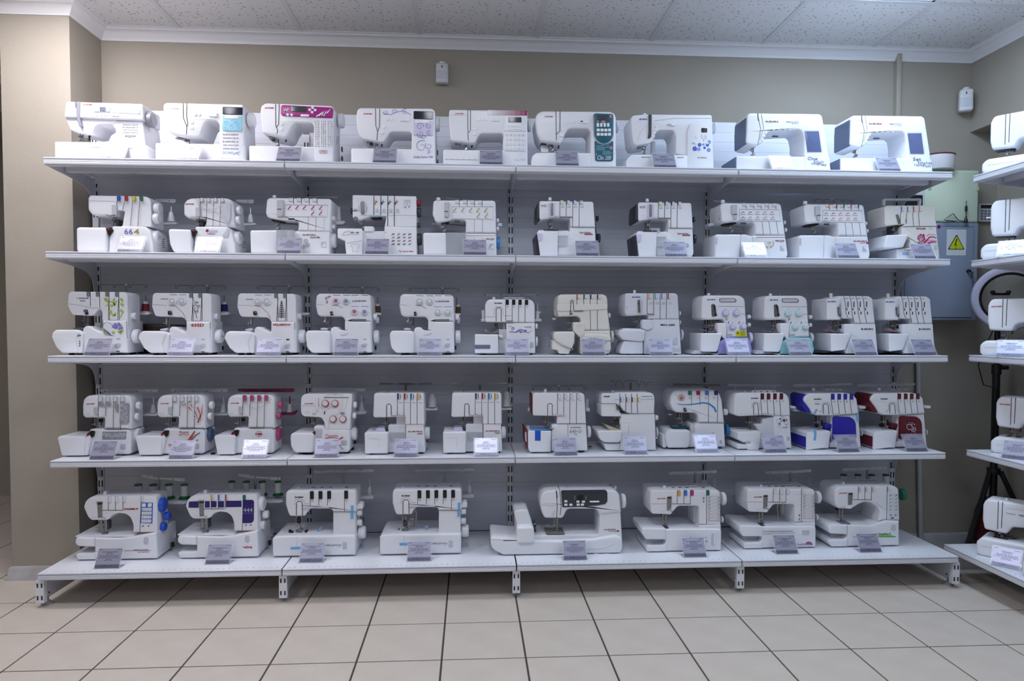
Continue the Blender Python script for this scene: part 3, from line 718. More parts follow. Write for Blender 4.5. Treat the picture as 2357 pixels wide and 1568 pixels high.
def slant_body(a,b,c,d,e,g):
 P('cloth_plate_cover',[3,104,10,111,124,112,122,5,4,5],0,170,'w',b=6,r=[6,8,4,4,4])
 B('slot_mark',5.9,63.5,13.4,97.9,-1,2,'lg',b=0.4,r=3)
 P('front_guard',[125,5,127,114,152,112,180,105,182,5],8,140,'w',b=4,r=[3,10,10,4,4])
 P('lower_body',[181,5,183,109,340,111,353,25,346,5],14,170,'w',b=6,r=[3,3,4,12,10])
 P('upper_body',[30,239,34,252,48,257,307,258,318,249,339,110,196,111,194,167,129,173,101,172,52,166,37,172],12,160,'w',b=8,r=[12,14,14,14,10,2,2,14,8,6,10,10])
 P('lever_cover',[79,247,105,248,106,204,104,182,91,182,89,204,81,204],4,18,'lg',b=2,r=4)
 R('lever_line',[89.5,203.7,105.4,203.9],3.4,3,'dk')
 SL([151.5,187,222.1,256.6,291.7],257.4,242.6,231.4,11.6,17.7,'dialw',side=-1)
 B('dial_colour',144.7,241.7,150.8,255.1,7,14,a,b=1,r=1)
 B('dial_colour',180.2,242.1,186.3,255.5,7,14,b,b=1,r=1)
 B('dial_colour',215.1,242.6,221.2,256,7,14,c,b=1,r=1)
 B('dial_colour',249.6,243,255.7,256.4,7,14,d,b=1,r=1)
 B('dial_colour',284.6,243.4,290.7,256.9,7,14,e,b=1,r=1)
 R('chart_frame',[120.3,227.7,306.5,228.9,314.2,175.9,118.8,174.2,120.3,227.7],11.4,1.2,'mg')
 R('stitch_sketch',[128.6,210,135.4,216.7,143.4,214.6],11.4,2.2,'dg')
 R('chart_line',[122.9,204.9,148.1,205.2],11.4,1.6,g)
 R('stitch_sketch',[163,210.4,169.7,217.1,177.8,215],11.4,2.2,'dg')
 R('chart_line',[157.3,205.3,182.5,205.6],11.4,1.6,g)
 R('stitch_sketch',[197.4,210.8,204.2,217.6,212.3,215.4],11.4,2.2,'or3')
 R('chart_line',[191.7,205.7,217,206],11.4,1.6,g)
 R('stitch_sketch',[231.9,211.2,238.7,218,246.8,215.8],11.4,2.2,'or3')
 R('chart_line',[226.2,206.1,251.5,206.4],11.4,1.6,g)
 R('stitch_sketch',[266.4,211.6,273.2,218.4,281.3,216.3],11.4,2.2,'or3')
 R('chart_line',[260.7,206.5,286.1,206.8],11.4,1.6,g)
 R('stitch_sketch',[128.9,186.6,135.7,193.3,143.7,191.2],11.4,2.2,'dg')
 R('chart_line',[123.2,181.5,148.5,181.8],11.4,1.6,g)
 R('stitch_sketch',[163.3,187,170.1,193.7,178.2,191.6],11.4,2.2,'or3')
 R('chart_line',[157.6,181.9,182.9,182.2],11.4,1.6,g)
 R('stitch_sketch',[197.7,187.4,204.5,194.1,212.6,192],11.4,2.2,'or3')
 R('chart_line',[192.1,182.3,217.4,182.6],11.4,1.6,g)
 R('stitch_sketch',[234.5,187.8,241.3,194.6,249.4,192.4],11.4,2.2,'or3')
 R('chart_line',[228.9,182.7,254.2,183],11.4,1.6,g)
 R('stitch_sketch',[269.1,188.2,275.9,195,284,192.8],11.4,2.2,'or3')
 R('chart_line',[263.4,183.1,288.7,183.4],11.4,1.6,g)
 RR('seam_line',[[226.7,175.4,234.5,112.9],[258.9,175.8,269.1,113.3],[294.6,176.2,304.9,113.7]],11.4,1.6,'mg')
 B('label_plate',126.8,159.7,151.9,167.8,11,14,'dg',b=0.3,r=1)
 P('needle_black',[53,171,112,179,120,167,95,159,66,160],40,90,'bk',b=3,r=3)
 ND(94.7,166.7,126.2,45,1.4)
def slant_trim():
 P('hatch',[315,65,335,65,336,41,316,41],12,16,'lg',b=1,r=2)
 P('hatch_ramp',[316,63,334,62,335,42],11,14,'w',b=0.6,r=1,u=1)
 X('tension_knob',350.9,360.2,60,177.5,9,'w')
 X('tension_knob',357.3,366.7,60,142.3,9,'w')
 V('top_cap',59.2,60,263.4,278.1,10.1,9,'w')
def round_arch_body(v):
 P('cloth_plate_cover',[-6,75,0,97,14,107,105,106,116,95,98,49,109,10,42,10,17,31],0,165,'w',b=7,r=[8,14,14,12,8,8,8,20,20])
 P('plate_face',[93,69,109,105,126,90,123,10,105,10],4,120,'w',b=3,r=3)
 P('lower_body',[114,10,120,115,128,126,148,126,161,116,193,100,194,149,298,149,300,10,292,10],16,170,'w',b=7,r=[4,6,14,20,20,6,2,2,14,12])
 P('body',[45,215,49,264,57,275,294,274,302,263,302,173,303,10,297,10,295,149,191,149,190,157,175,168,59,171,52,192],22,135,'w',b=10,r=[20,16,18,24,24,4,4,2,2,2,12,16,16,14])
 R('head_crease',[47.8,224.1,110.1,220.2],21.4,1.4,'lg')
 R('arch_line',[117.6,220.8,150,215.7,179.7,187.6,190.3,161.9],21.4,2,'or2')
 Y('tension_dial',136.9,239.5,16.9,12,24,'w')
 Y('dial_cap',138.1,239.3,7.9,9,13,'w',u=1)
 RR('dial_tick',[[145.6,239.5,149.6,239.5],[143.5,233.9,146.5,231.2],[138.4,230.9,139.1,226.8],[132.7,231.9,130.7,228.4],[129.1,236.5,125.3,235.1],[129.2,242.4,125.5,243.9],[133.1,247,131.2,250.5],[138.8,248,139.6,252],[143.8,245,146.9,247.5]],11.4,1.4,'dk',u=1)
 R('slit',[124.3,268,153.3,267.6],21.4,2,'mg')
 Y('tension_dial',177.3,239.6,16.9,12,24,'w')
 Y('dial_cap',178.5,239.5,7.9,9,13,'w',u=1)
 RR('dial_tick',[[186,239.6,190,239.7],[183.9,234,187,231.4],[178.8,231,179.5,227],[173.1,232.1,171.1,228.5],[169.5,236.7,165.7,235.3],[169.6,242.6,165.9,244],[173.5,247.2,171.6,250.7],[179.2,248.2,180,252.2],[184.2,245.1,187.3,247.7]],11.4,1.4,'dk',u=1)
 R('slit',[164.8,268.2,193.8,267.8],21.4,2,'mg')
 SL([222.9,262.1],275.8,255.6,[151.7,151.8],21.6,13.8,'mg',side=-1)
 R('cover_frame',[224.7,255.6,216.3,152.7,255.5,151.8,260.9,255.8],21.4,2,'dk')
 L('JAGUAR',88,245.8,116.5,250.5,21.4,'dg',bold=0.02)
 L('x',83.5,246.2,87.1,250.4,21.4,'or3',bold=0.03)
 P('lever_plate',[118,195,130,196,134,181,120,177],8,26,'bk',b=2,r=3)
 B('lever_pin',125.2,186.1,132.3,192.2,6,10,'st',b=0.5,r=2)
 ND(101.7,172.3,110.2,45,1.4,w=18)
 P('foot_guard',[94,164,101,167,101,136,96,137],40,50,'clear',b=1,r=2)
 P('fabric_plate',[79,115,104,120,112,113,106,108,82,109],20,80,'lil2',b=1,r=1)
 B('vent',259.8,66.3,274,72.5,15,18,v,b=0.5,r=1)
 P('finger_hole',[251,44,263,53,279,51,276,31,256,29],14.4,18,'lgv',b=1,r=10)
 B('foot_slot',257.6,12.7,272.2,16.8,15,18,'dg',b=0.3,r=1)
 R('side_seam',[298.9,146.7,299.5,115.8],15.4,2,'mg')
 X('lever_stub',283.2,295.4,60,133.9,3.2,'w')
 X('tension_knob',295.9,317.3,60,173.1,13.9,'w')
 X('handwheel',302.3,332.1,70,83.1,31.2,'w')
 X('wheel_mark',332.1,335.2,70,83.2,4.3,'mg')
 B('power_socket',280.4,19.6,288.4,38.2,118,130,'bk',b=1,r=1)
 P('cord_plug',[288,40,303,36,302,17,290,19],150,170,'bk',b=2,r=2)
 P('spool_platform',[280,194,326,193,327,183,312,180,283,179],160,200,'w',b=3,r=4)
 V('spool_pin',303.4,180,194.6,272.6,2.8,2.8,'st')
 WG(240.7,140,280,311,[104.2,173.3,252.5,321.5],14,'wire')
 FT(58,269,30,140,12,10)
def face_dial_body(a,b):
 P('cloth_plate_cover',[-3,88,0,102,9,110,93,110,106,102,107,68,108,10,25,10,3,34],0,165,'w',b=8,r=[10,14,14,10,8,4,8,20,30])
 P('lower_body',[102,10,105,117,116,127,135,126,146,112,186,110,191,151,285,151,286,10,273,10],14,170,'w',b=7,r=[4,10,18,24,16,6,3,2,24,14])
 P('recess',[146,111,188,110,186,97,169,88,146,89],12,30,'w',b=3,r=6)
 P('body',[38,224,42,265,54,276,270,274,283,266,287,150,190,150,168,117,168,158,156,172,58,173,46,182],18,160,'w',b=9,r=[18,16,18,20,14,2,2,2,16,16,14,12])
 P('column',[168,114,168,151,195,156,199,107],18,150,'w',b=3,r=2)
 R('head_crease',[39.6,228.5,72.6,224.8],17.4,1.4,'lg')
 R('arch_line',[111.1,223.9,137.5,222.1,159.1,211.5],17.4,2,'or2')
 Y('tension_dial',129.9,243.1,15.8,8,20,'w')
 Y('dial_cap',130.4,243,6.9,5,9,a,u=1)
 RR('dial_tick',[[138.1,243.1,142.4,243.2],[136.2,237.8,139.5,235],[131.3,235,132,230.7],[125.8,236,123.6,232.2],[122.3,240.3,118.2,238.8],[122.4,246,118.3,247.5],[126,250.3,123.9,254.1],[131.6,251.2,132.4,255.5],[136.3,248.3,139.7,251.1]],7.4,1.5,'dk',u=1)
 Y('tension_dial',174.5,242.3,15.8,8,20,'w')
 Y('dial_cap',175,242.2,6.9,5,9,b,u=1)
 RR('dial_tick',[[182.8,242.4,187.1,242.4],[180.8,237,184.1,234.2],[175.9,234.2,176.6,229.9],[170.4,235.2,168.2,231.4],[166.9,239.5,162.8,238],[167,245.2,162.9,246.7],[170.6,249.5,168.5,253.3],[176.2,250.4,177,254.7],[181,247.6,184.3,250.3]],7.4,1.5,'dk',u=1)
 Y('tension_dial',211.2,195.8,15.8,8,20,'w')
 Y('dial_cap',211.7,195.8,6.9,5,9,a,u=1)
 RR('dial_tick',[[219.5,195.9,223.8,195.9],[217.5,190.5,220.8,187.7],[212.7,187.7,213.4,183.4],[207.1,188.7,204.9,184.9],[203.6,193,199.5,191.6],[203.7,198.7,199.6,200.2],[207.4,203,205.3,206.8],[212.9,204,213.7,208.3],[217.7,201.1,221.1,203.8]],7.4,1.5,'dk',u=1)
 Y('tension_dial',256,195,15.8,8,20,'w')
 Y('dial_cap',256.5,195,6.9,5,9,b,u=1)
 RR('dial_tick',[[264.3,195,268.6,195.1],[262.3,189.7,265.6,186.9],[257.5,186.9,258.2,182.5],[251.9,187.9,249.7,184.1],[248.4,192.2,244.3,190.7],[248.4,197.9,244.4,199.4],[252.1,202.2,250,206],[257.7,203.1,258.5,207.4],[262.5,200.3,265.9,203]],7.4,1.5,'dk',u=1)
 RR('slit',[[116.2,268.7,148.4,267.9],[161.9,268.9,191.7,268.1],[198.5,269.1,229.4,268.3],[242.9,269.3,273.8,268.5]],17.4,2,'mg')
 RR('small_print',[[196.3,218.9,228.1,218.6],[241.6,219.1,273.5,218.7]],17.4,2,'lblue2')
 L('JAGUAR',210.8,238.5,264,246.5,17.4,'jblue2',bold=0.03)
 L('x',200.7,238.9,208.5,246.3,17.4,'or3',bold=0.04)
def face_dial_trim():
 B('vent',197,154,262.7,162,16.6,20,'dg',b=1,r=1)
 R('vent_line',[200,157.9,260.4,157.6],16,2,'lg')
 R('body_seam',[190.1,152.1,284.3,151.8],17.4,1.5,'mg')
 P('lever_plate',[104,195,114,196,117,178,107,176],6,22,'bk',b=2,r=3)
 B('lever_pin',109.2,182.8,118.8,188.6,4,8,'st',b=0.5,r=2)
 P('thread_hook',[71,180,78,180,80,153,71,147,65,151,74,157],40,60,'lg',b=2,r=3)
 ND(94.5,174.7,116.6,45,1.4,w=18)
 B('foot_block',95.6,131.4,101.7,170.8,50,60,'mg',b=1,r=1)
 P('fabric_plate',[57,121,73,123,91,117,86,113,59,113],30,80,'lil2',b=1,r=1)
 B('vent',249.2,68.2,265.7,74.1,13,16,'lg',b=0.5,r=1)
 P('finger_hole',[241,48,253,54,269,54,264,34,246,34],12.4,16,'lgv',b=1,r=10)
 B('foot_slot',250.4,13.4,264.4,16.3,13,16,'dg',b=0.3,r=1)
 X('tension_knob',290,307.6,50,172.4,14,'w')
 X('tension_knob',296.2,310,90,158,14.2,'w')
 X('handwheel',289.7,313.4,70,82.1,30.2,'w')
 B('power_socket',285.3,20.6,292.4,38.3,120,135,'bk',b=1,r=1)
 WG(228.5,140,281.1,305.4,[77,150.5,223.6,301],16,'wire')
 V('spool_pin',293.2,175,188.6,267.7,2.6,2.6,'st')
 P('spool_platform',[275,192,312,191,312,183,275,182],150,195,'w',b=3,r=3)
 FT(59,257,30,140,14,10)
def tinted_base_body(d,b):
 P('cloth_plate',[5,96,8,101,97,102,103,97,87,29,79,14,4,15],0,170,'w',b=6,r=[6,6,8,8,8,8,8])
 P('base_tray',[-19,23,81,4,92,4,-2,4,-40,4],6,165,'lg',b=3,r=4)
 R('base_gap',[5.4,14,82.8,10.7],3,3,'dk')
 P('base_cover',[128,81,230,81,241,59,250,26,243,4,85,4,93,59],6,160,b,b=6,r=[4,4,14,14,12,4,10])
 P('upper_body',[9,168,11,261,23,276,194,277,215,259,221,177,229,84,133,79,127,138,116,165,31,162],12,155,'w',b=9,r=[12,16,20,34,24,4,3,3,10,14,10])
 P('post',[82,148,115,149,127,143,126,69,88,100],6,70,'w',b=4,r=[6,14,10,4,4])
 P('handle_hole',[88,263,163,264,173,258,173,244,95,244],9.5,13,'mg',b=1.5,r=8)
 P('handle_back',[93,259,161,261,167,256,167,247,97,246],8.6,10,'lgv',b=0.5,r=6,u=1)
 R('panel_edge',[88.7,225.7,211.5,225],11.4,2.4,'lg')
 Y('tension_dial',120,194.5,16.6,2,14,d)
 Y('dial_face',122.4,195.5,10.9,-0.5,3,'dialf',u=1)
 N('dial_print',118.9,192.2,125.5,198.8,2,2,-1,'mg',0.6,1,u=1)
 Y('index_mark',122.1,214.9,1.6,11,14,'d_red',u=1)
 Y('tension_dial',171.8,194.7,16,2,14,d)
 Y('dial_face',174.2,195.7,10.6,-0.5,3,'dialf',u=1)
 N('dial_print',170.7,192.4,177.3,199,2,2,-1,'mg',0.6,1,u=1)
 Y('index_mark',174,214.5,1.6,11,14,'d_red',u=1)
 Y('tension_dial',154.9,131.9,16,2,14,d)
 Y('dial_face',157.2,133,10.6,-0.5,3,'dialf',u=1)
 N('dial_print',153.7,129.8,160.3,136.3,2,2,-1,'mg',0.6,1,u=1)
 Y('index_mark',157,151.6,1.6,11,14,'d_red',u=1)
 Y('tension_dial',206.2,132.1,16,2,14,d)
 Y('dial_face',208.5,133.1,10.6,-0.5,3,'dialf',u=1)
 N('dial_print',205,129.9,211.6,136.4,2,2,-1,'mg',0.6,1,u=1)
 Y('index_mark',208.4,151.8,1.6,11,14,'d_red',u=1)
 L('JUKI',34.4,252.1,73.2,258.8,11.4,'jblue',bold=0.03)
 P('lever_slot',[54,234,68,239,75,226,80,193,81,179,58,176,56,198],10,14,'st',b=1,r=[6,8,8,4,4,6,6])
 R('lever_dark',[65.6,232,75.5,198.3,73.5,180.9],9.6,6,'dk')
 T('lever_wire',[71.6,6,228.1,76.5,6,192.8,81.1,6,183],2,'chrome')
 R('thread_hook',[126.9,160.3,126.8,168.5,133.5,168.5],11.4,3,'dg')
 P('label_ticks',[198,193,217,193,218,189,198,189],11.2,13,'lgv',b=0.2,r=0)
 RR('thread_hook',[[136,143.9,135.9,153.8,141.5,153.8],[186.3,144.1,186.2,153.9,191.8,153.9]],11.4,2.6,'dg')
 R('base_print',[135,93.6,155.7,93.7],11.4,3,'mg')
 ND(75.4,163.2,108.1,45,1.6,w=20)
 B('foot_block',65,116,89,159,50,70,'mg',b=2,r=2)
 X('looper_knob',97,103.8,60,133,15.2,'mg')
 R('head_gap',[37.8,160.4,103.7,159.5],50,3,'bk')
def tinted_base_trim():
 X('tension_knob',245.1,261,60,177.8,9.8,'w')
 X('tension_knob',246.8,261.6,60,140,9.3,'w')
 X('handwheel',263,278.5,90,78.3,26.4,'w')
 V('top_cap',59,60,277.9,287.8,7.6,7.6,'w')
 V('top_post',104.8,60,278.1,288,4.4,4.4,'mg')
 N('vent_print',20.6,190.9,24.2,214.7,5,1,60,'mg',0.6,1)
 FT(39,218,40,140,10,4)
def dark_slot_body(n):
 P('cloth_plate',[24,96,30,101,116,100,121,95,94,24,26,16],0,170,'w',b=5,r=[5,6,6,6,6,6])
 P('base_tray',[-14,4,29,4,255,4,257,4,29,4,-16,4],6,165,'lg',b=3,r=4)
 R('base_gap',[27.4,14.5,95.8,11.7],3,3,'dk')
 P('lower_body',[97,5,127,96,92,101,90,137,97,145,243,148,258,5,254,5],10,165,'w',b=6,r=[4,4,6,10,10,3,6,4])
 P('plate_side',[97,29,102,35,99,14,92,14],4,20,'lg',b=1,r=1)
 P('upper_body',[52,266,63,276,211,276,229,264,243,148,143,146,139,170,82,170,74,178],10,150,'w',b=7,r=[8,14,16,12,2,2,8,8,8])
 P('head',[3,260,8,264,73,265,72,170,67,164,8,163,4,170],2,150,'w',b=7,r=[6,6,3,4,8,10,8])
 R('thread_slot',[86.3,274.7,93.7,250,99.3,194.9,108.8,174],9.6,2,'dk')
 N('slot_print',94.5,261,109.1,268.8,1,3,9.4,'mg',0.7,0)
 B('slot_window',106.4,223.6,110.4,250,9,12,'bk',b=0.5,r=1)
 B('slot_window',110.5,189.4,114.8,203.2,9,12,'bk',b=0.5,r=1)
 N('slot_scale',99.9,217,103.8,250,6,1,9.4,'mg',0.5,1)
 R('slot_knob',[102.1,219.7,104.6,208.7],9.4,4,'dg')
 R('thread_slot',[115.4,274.9,122.7,250.1,128.4,195,139.6,147.6],9.6,2,'dk')
 N('slot_print',123.5,261.1,138.2,268.9,1,3,9.4,'mg',0.7,1)
 B('slot_window',135.4,223.7,139.5,250.2,9,12,'bk',b=0.5,r=1)
 B('slot_window',139.6,189.5,143.8,203.3,9,12,'bk',b=0.5,r=1)
 N('slot_scale',129,217.1,132.9,250.2,6,1,9.4,'mg',0.5,1)
 R('slot_knob',[131.2,219.8,133.7,208.8],9.4,4,'dg')
 R('thread_slot',[145.6,275,152.9,250.2,158.6,195.1,171,147.6],9.6,2,'dk')
 N('slot_print',153.7,261.3,168.4,269.1,1,3,9.4,'purp',0.7,2)
 B('slot_window',165.7,223.8,169.7,250.3,9,12,'bk',b=0.5,r=1)
 B('slot_window',169.8,189.6,174.1,203.4,9,12,'bk',b=0.5,r=1)
 N('slot_scale',159.2,217.2,163.1,250.3,6,1,9.4,'mg',0.5,1)
 R('slot_knob',[161.4,219.9,163.9,208.9],9.4,4,'dg')
 R('thread_slot',[176.4,275.2,183.8,250.4,189.5,195.2,200.8,147.7],9.6,2,'dk')
 N('slot_print',184.6,261.4,199.2,269.2,1,3,9.4,'or3',0.7,3)
 B('slot_window',196.5,223.9,200.5,250.4,9,12,'bk',b=0.5,r=1)
 B('slot_window',200.7,189.7,205,203.5,9,12,'bk',b=0.5,r=1)
 N('slot_scale',190,217.3,193.9,250.4,6,1,9.4,'mg',0.5,1)
 R('slot_knob',[192.3,220.1,194.8,209],9.4,4,'dg')
 P('lever_slot',[50,225,68,245,75,184,64,174,52,184],0,5,'lg',b=1,r=[8,8,8,8,8])
 R('lever_dark',[53.8,223.1,57.2,194.6,66.6,179.2],-0.6,4,'dk')
 P('presser_lever',[57,225,62,244,66,243,62,216,71,185,67,182],-6,2,'chrome',b=1.5,r=2)
 L('JUKI',4.1,244.9,43,251.7,1.4,'jblue',bold=0.03)
 L(n,174.4,117.2,230.3,126.2,9.4,'dg',bold=0.02)
 R('body_seam',[142.4,147,242.4,147.8],9.4,1.4,'mg')
 R('base_curve',[91.1,144.1,85.9,117.6,91.9,102.2],9.4,1,'lg')
 ND(73.3,164.3,109.1,45,1.7,w=22)
 B('foot_block',63.7,117.4,72.1,159.3,50,65,'mg',b=2,r=2)
 T('looper_wire',[55.6,60,159.4,47.2,60,148.2,58.9,60,137],2,'mg')
 Y('looper_knob',98.3,130.9,10.8,30,50,'dg')
 B('lever_link',61.5,161.7,79.5,170,8,40,'st',b=1,r=2)
 V('top_cap',51.9,60,267.3,290.8,7.1,8.2,'cr')
 FT(35,236,40,140,10,4)
def four_slot_body(a,b,c,d,e):
 P('plate_end',[106,83,131,95,134,76,119,6,101,6],6,120,'w',b=3,r=4)
 P('lower_body',[111,6,123,73,121,120,285,120,300,107,298,6,235,6],20,150,'w',b=7,r=[6,10,6,16,14,14,14])
 P('upper_body',[182,120,186,171,158,173,159,270,282,271,302,257,301,119],22,135,'w',b=8,r=[2,6,4,2,34,24,2])
 P('head',[95,225,100,256,120,271,170,271,168,175,156,172,103,172,95,185],14,150,'w',b=10,r=[20,24,28,2,4,6,14,14])
 SL([166.6,198.3,230.1,261.4],270.7,244.4,[177.5,177.3,122.9,122.7],13.6,13.1,a,dx=-4)
 R('body_seam',[185.5,120.9,302.2,119.6],19.4,2,'dk')
 B('seam_tab',194.7,118.5,255.3,124,18,26,'mg',b=1,r=1)
 L('JANOME',112.5,230.4,148.1,236.6,13.4,'red',bold=0.02)
 N('small_print',105.4,181.8,128.3,193.5,3,6,13.4,'lg',0.5,1)
 P('needle_cover',[147,219,164,220,164,188,151,186],6,20,'lg',b=2,r=3)
 ND(137.2,169.6,107.9,45,1.4,w=18)
 B('foot_block',136,146,156,162,50,70,'bk',b=2,r=2)
 P('looper_black',[107,95,133,115,147,112,142,90,133,82,128,95],10,60,'bk',b=2,r=4)
 P('looper_red',[113,95,130,104,131,99,117,92],7,14,'d_red',b=1,r=1)
 X('tension_knob',312.8,330.2,50,221.8,17.4,b)
 X('tension_knob',306.2,322.1,50,171.9,16.4,b)
 X('handwheel',283.2,313.8,75,85.6,30.9,c)
 B('finger_hole',253,28,276,53,19,24,'lg',b=1,r=6)
 TT('vent_slot',[[302.8,120,101.4,315.2,120,105.4],[302.7,120,95.2,315.1,120,99.3],[302.6,120,89.1,315,120,93.1],[302.5,120,83,314.9,120,87]],1,'mg')
 B('power_socket',274.8,27.3,283.5,43.7,135,150,'bk',b=1,r=1)
 P('spool_platform',[285,172,352,175,360,184,363,175,353,161,285,161],150,190,e,b=3,r=4)
 V('cone_holder',329.9,172,172.4,212.9,17,7.4,'w')
 V('spool_pin',330.5,172,211.8,248.1,3.2,3.2,e)
 P('thread_guide_bar',[88,281,95,286,350,286,354,279,348,268,125,270,95,272],170,174,d,b=1,r=5)
 YY('guide_eye',[111.1,275.2,195.8,274.9,255.7,274.7,323.3,274.5],2.7,168,171,'mg',u=1)
 V('stand_pole',220.9,172,252.2,270.3,4.2,4.2,'st')
 P('thread_rail',[173,272,179,282,191,276,220,280,249,277,278,279,284,271],60,66,'clear2',b=1,r=2)
 FT(22,260,40,140,10,6)
def square_body(n,a):
 P('cloth_plate',[-1,99,2,103,100,102,103,98,102,7,0,7],0,165,'w',b=4,r=[5,6,6,5,5,8])
 R('plate_seam',[19.5,75.5,61.4,74.2,62.2,37.9],-0.4,0.8,'lg')
 P('looper_cover',[101,8,102,130,107,134,179,133,181,8],22,150,'wv',b=3,r=[3,4,6,2,2])
 P('clear_cover',[107,100,177,99,177,56,109,57],16,22,'clear',b=1,r=2)
 P('lower_body',[182,8,182,135,262,135,269,8],14,170,'w',b=4,r=[2,2,3,6])
 P('inner_column',[136,131,137,170,180,175,179,130],40,140,'w',b=3,r=2)
 P('upper_body',[36,174,40,271,45,278,257,277,264,272,266,135,180,135,180,171,43,168],12,155,'w',b=5,r=[8,8,8,8,8,2,2,3,8])
 R('lever_outline',[96.1,170,96.3,222.3,101.1,229.1,112.1,229,116.9,221.2,117.6,181],11.4,2.6,'dk')
 B('lever_face',100,172,114,226,9,14,'w',b=1.5,r=5)
 SL([144.3,174,203.3,233],277,250.1,[178.4,177.3,135.3,135.2],11.6,12.6,'dialw')
 B('dial_colour',145.8,251.7,152.1,277.3,6,13,'d_pur',b=1,r=1)
 R('dial_edge',[159.1,275.7,159,253.4],7.4,2,'dg')
 R('small_print',[150.4,236.1,168.6,235],11.4,1.6,'lil3')
 B('dial_colour',175.4,251.6,181.7,277.2,6,13,'d_red',b=1,r=1)
 R('dial_edge',[188.8,275.6,188.7,253.3],7.4,2,'dg')
 R('small_print',[180.1,236,198.3,234.9],11.4,1.6,'rose')
 B('dial_colour',204.6,251.4,210.9,277.1,6,13,'d_lbl',b=1,r=1)
 R('dial_edge',[218,275.4,217.9,253.2],7.4,2,'dg')
 R('small_print',[209.4,235.8,227.6,234.8],11.4,1.6,'lblue2')
 B('dial_colour',234.3,251.3,240.6,276.9,6,13,'d_yel2',b=1,r=1)
 R('dial_edge',[247.7,275.3,247.7,253.1],7.4,2,'dg')
 R('small_print',[239.2,235.7,257.4,234.6],11.4,1.6,'gold')
 T('chrome_guide',[115.9,6,178.3,132.6,6,175.3,147,6,181.6,161.3,6,175.2,179.5,6,178],2.4,'chrome')
 R('body_seam',[141.4,135.8,264.4,135],11.4,1.2,'or2')
 L('AURORA',190.5,100.6,257.4,107,13.4,'wine',bold=0.02)
 L(n,233.3,90.1,257.9,97.2,13.4,'wine',bold=0.01)
 ND(91.9,164.6,111.7,45,1.5,w=18)
 B('foot_block',85,148,99,163,50,64,'dg',b=2,r=2)
 P('foot_shoe',[82,114,89,123,101,118,101,107,86,108],30,60,'dg',b=2,r=3)
 P('fabric_plate',[41,103,50,116,86,118,90,102],30,120,'lil2',b=0.5,r=1)
 X('handwheel',263.9,286.5,75,88.1,27.7,'w')
 R('side_seam',[278,120,277.8,66.9],40,1,'lg')
 B('power_socket',267.7,36.7,271.7,46.8,120,130,'bk',b=1,r=1)
 V('stand_pole',168,165,265.3,302.9,5.1,5.1,'mg2')
 P('thread_guide_bar',[38,312,46,314,121,310,161,313,176,313,216,310,292,314,300,311,294,306,216,305,176,303,161,303,121,305,46,305],163,167,a,b=1,r=4)
 YY('guide_eye',[40.8,309.1,119.9,308.4,217.3,309.1,294.9,310.4],3.6,161,164,'lgv',u=1)
 P('spool_platform',[255,194,319,195,319,184,258,183],140,185,'w',b=3,r=3)
 V('top_cap',93,60,272.7,286.5,6.9,3.9,'mg2')
 FT(29,246,35,140,14,8)
def panel_body(a):
 P('cloth_plate',[5,77,13,85,118,90,123,83,114,6,105,6,2,6,5,6],0,170,'w',b=6,r=[6,12,10,8,8,10,8,4])
 P('plate_end',[6,73,11,76,6,10,1,10],8,165,a,b=2,r=2)
 X('plate_knob',141.2,158.5,40,69.8,11.5,'w')
 P('arm_shelf',[108,117,152,118,152,98,111,98],30,120,a,b=3,r=3)
 P('looper_recess',[119,102,160,101,161,10,141,10],40,150,a,b=3,r=2)
 P('lower_body',[126,6,133,26,143,33,140,158,266,167,283,6,273,6],20,170,'w',b=6,r=[6,6,3,3,3,24,14])
 P('front_panel',[141,46,140,151,147,156,220,154,243,142,251,120,256,53,248,41],13,24,a,b=2,r=[6,6,8,24,24,14,8,10])
 P('upper_body',[-10,237,2,256,22,266,206,267,234,260,252,241,265,168,135,160,57,162,34,175,23,195],10,155,'w',b=8,r=[16,24,24,30,24,12,2,2,20,20,20])
 P('end_cover',[-10,251,7,264,27,255,30,194,44,168,16,174,-4,199],20,150,a,b=6,r=[14,14,10,10,10,20,16])
 R('lever_outline',[88.9,170.3,86.7,209.6,91.6,216.9,106.7,216.9,110.9,209.5,115.7,167.7],9.4,2.6,'dk')
 R('lever_print',[82.1,185.1,80.5,217,92.9,225.3,115.7,223.2,121.1,204.5,126.7,175],9.4,1.2,'mg')
 SL([125,156.8,186.6,216.9],266.1,237.9,[167.6,166.5,170.7,171.5],9.6,14.2,a,dx=10.4)
 N('slot_print',136.8,224.1,144.8,230.9,3,3,9.4,'mg',0.7,0)
 N('slot_print',168.1,223.9,176.1,230.8,3,3,9.4,'mg',0.7,1)
 N('slot_print',197.9,223.8,205.9,230.6,3,3,9.4,'mg',0.7,2)
 N('slot_print',228.3,223.7,236.2,230.5,3,3,9.4,'mg',0.7,3)
 P('slot_sill',[134,169,169,170,169,163,135,163],4,12,'lg',b=1,r=2)
 R('body_seam',[137,160.2,263.4,168.4],9.4,1.4,'mg')
 L('brother',41.4,236.8,77.5,244,9.4,'bk',bold=0.03)
 N('small_print',45.2,225,61.2,227.4,1,5,9.4,'mg',0.6,1)
 N('icon_print',68.6,178.3,79.1,186.1,2,3,9.4,'dg',0.6,1)
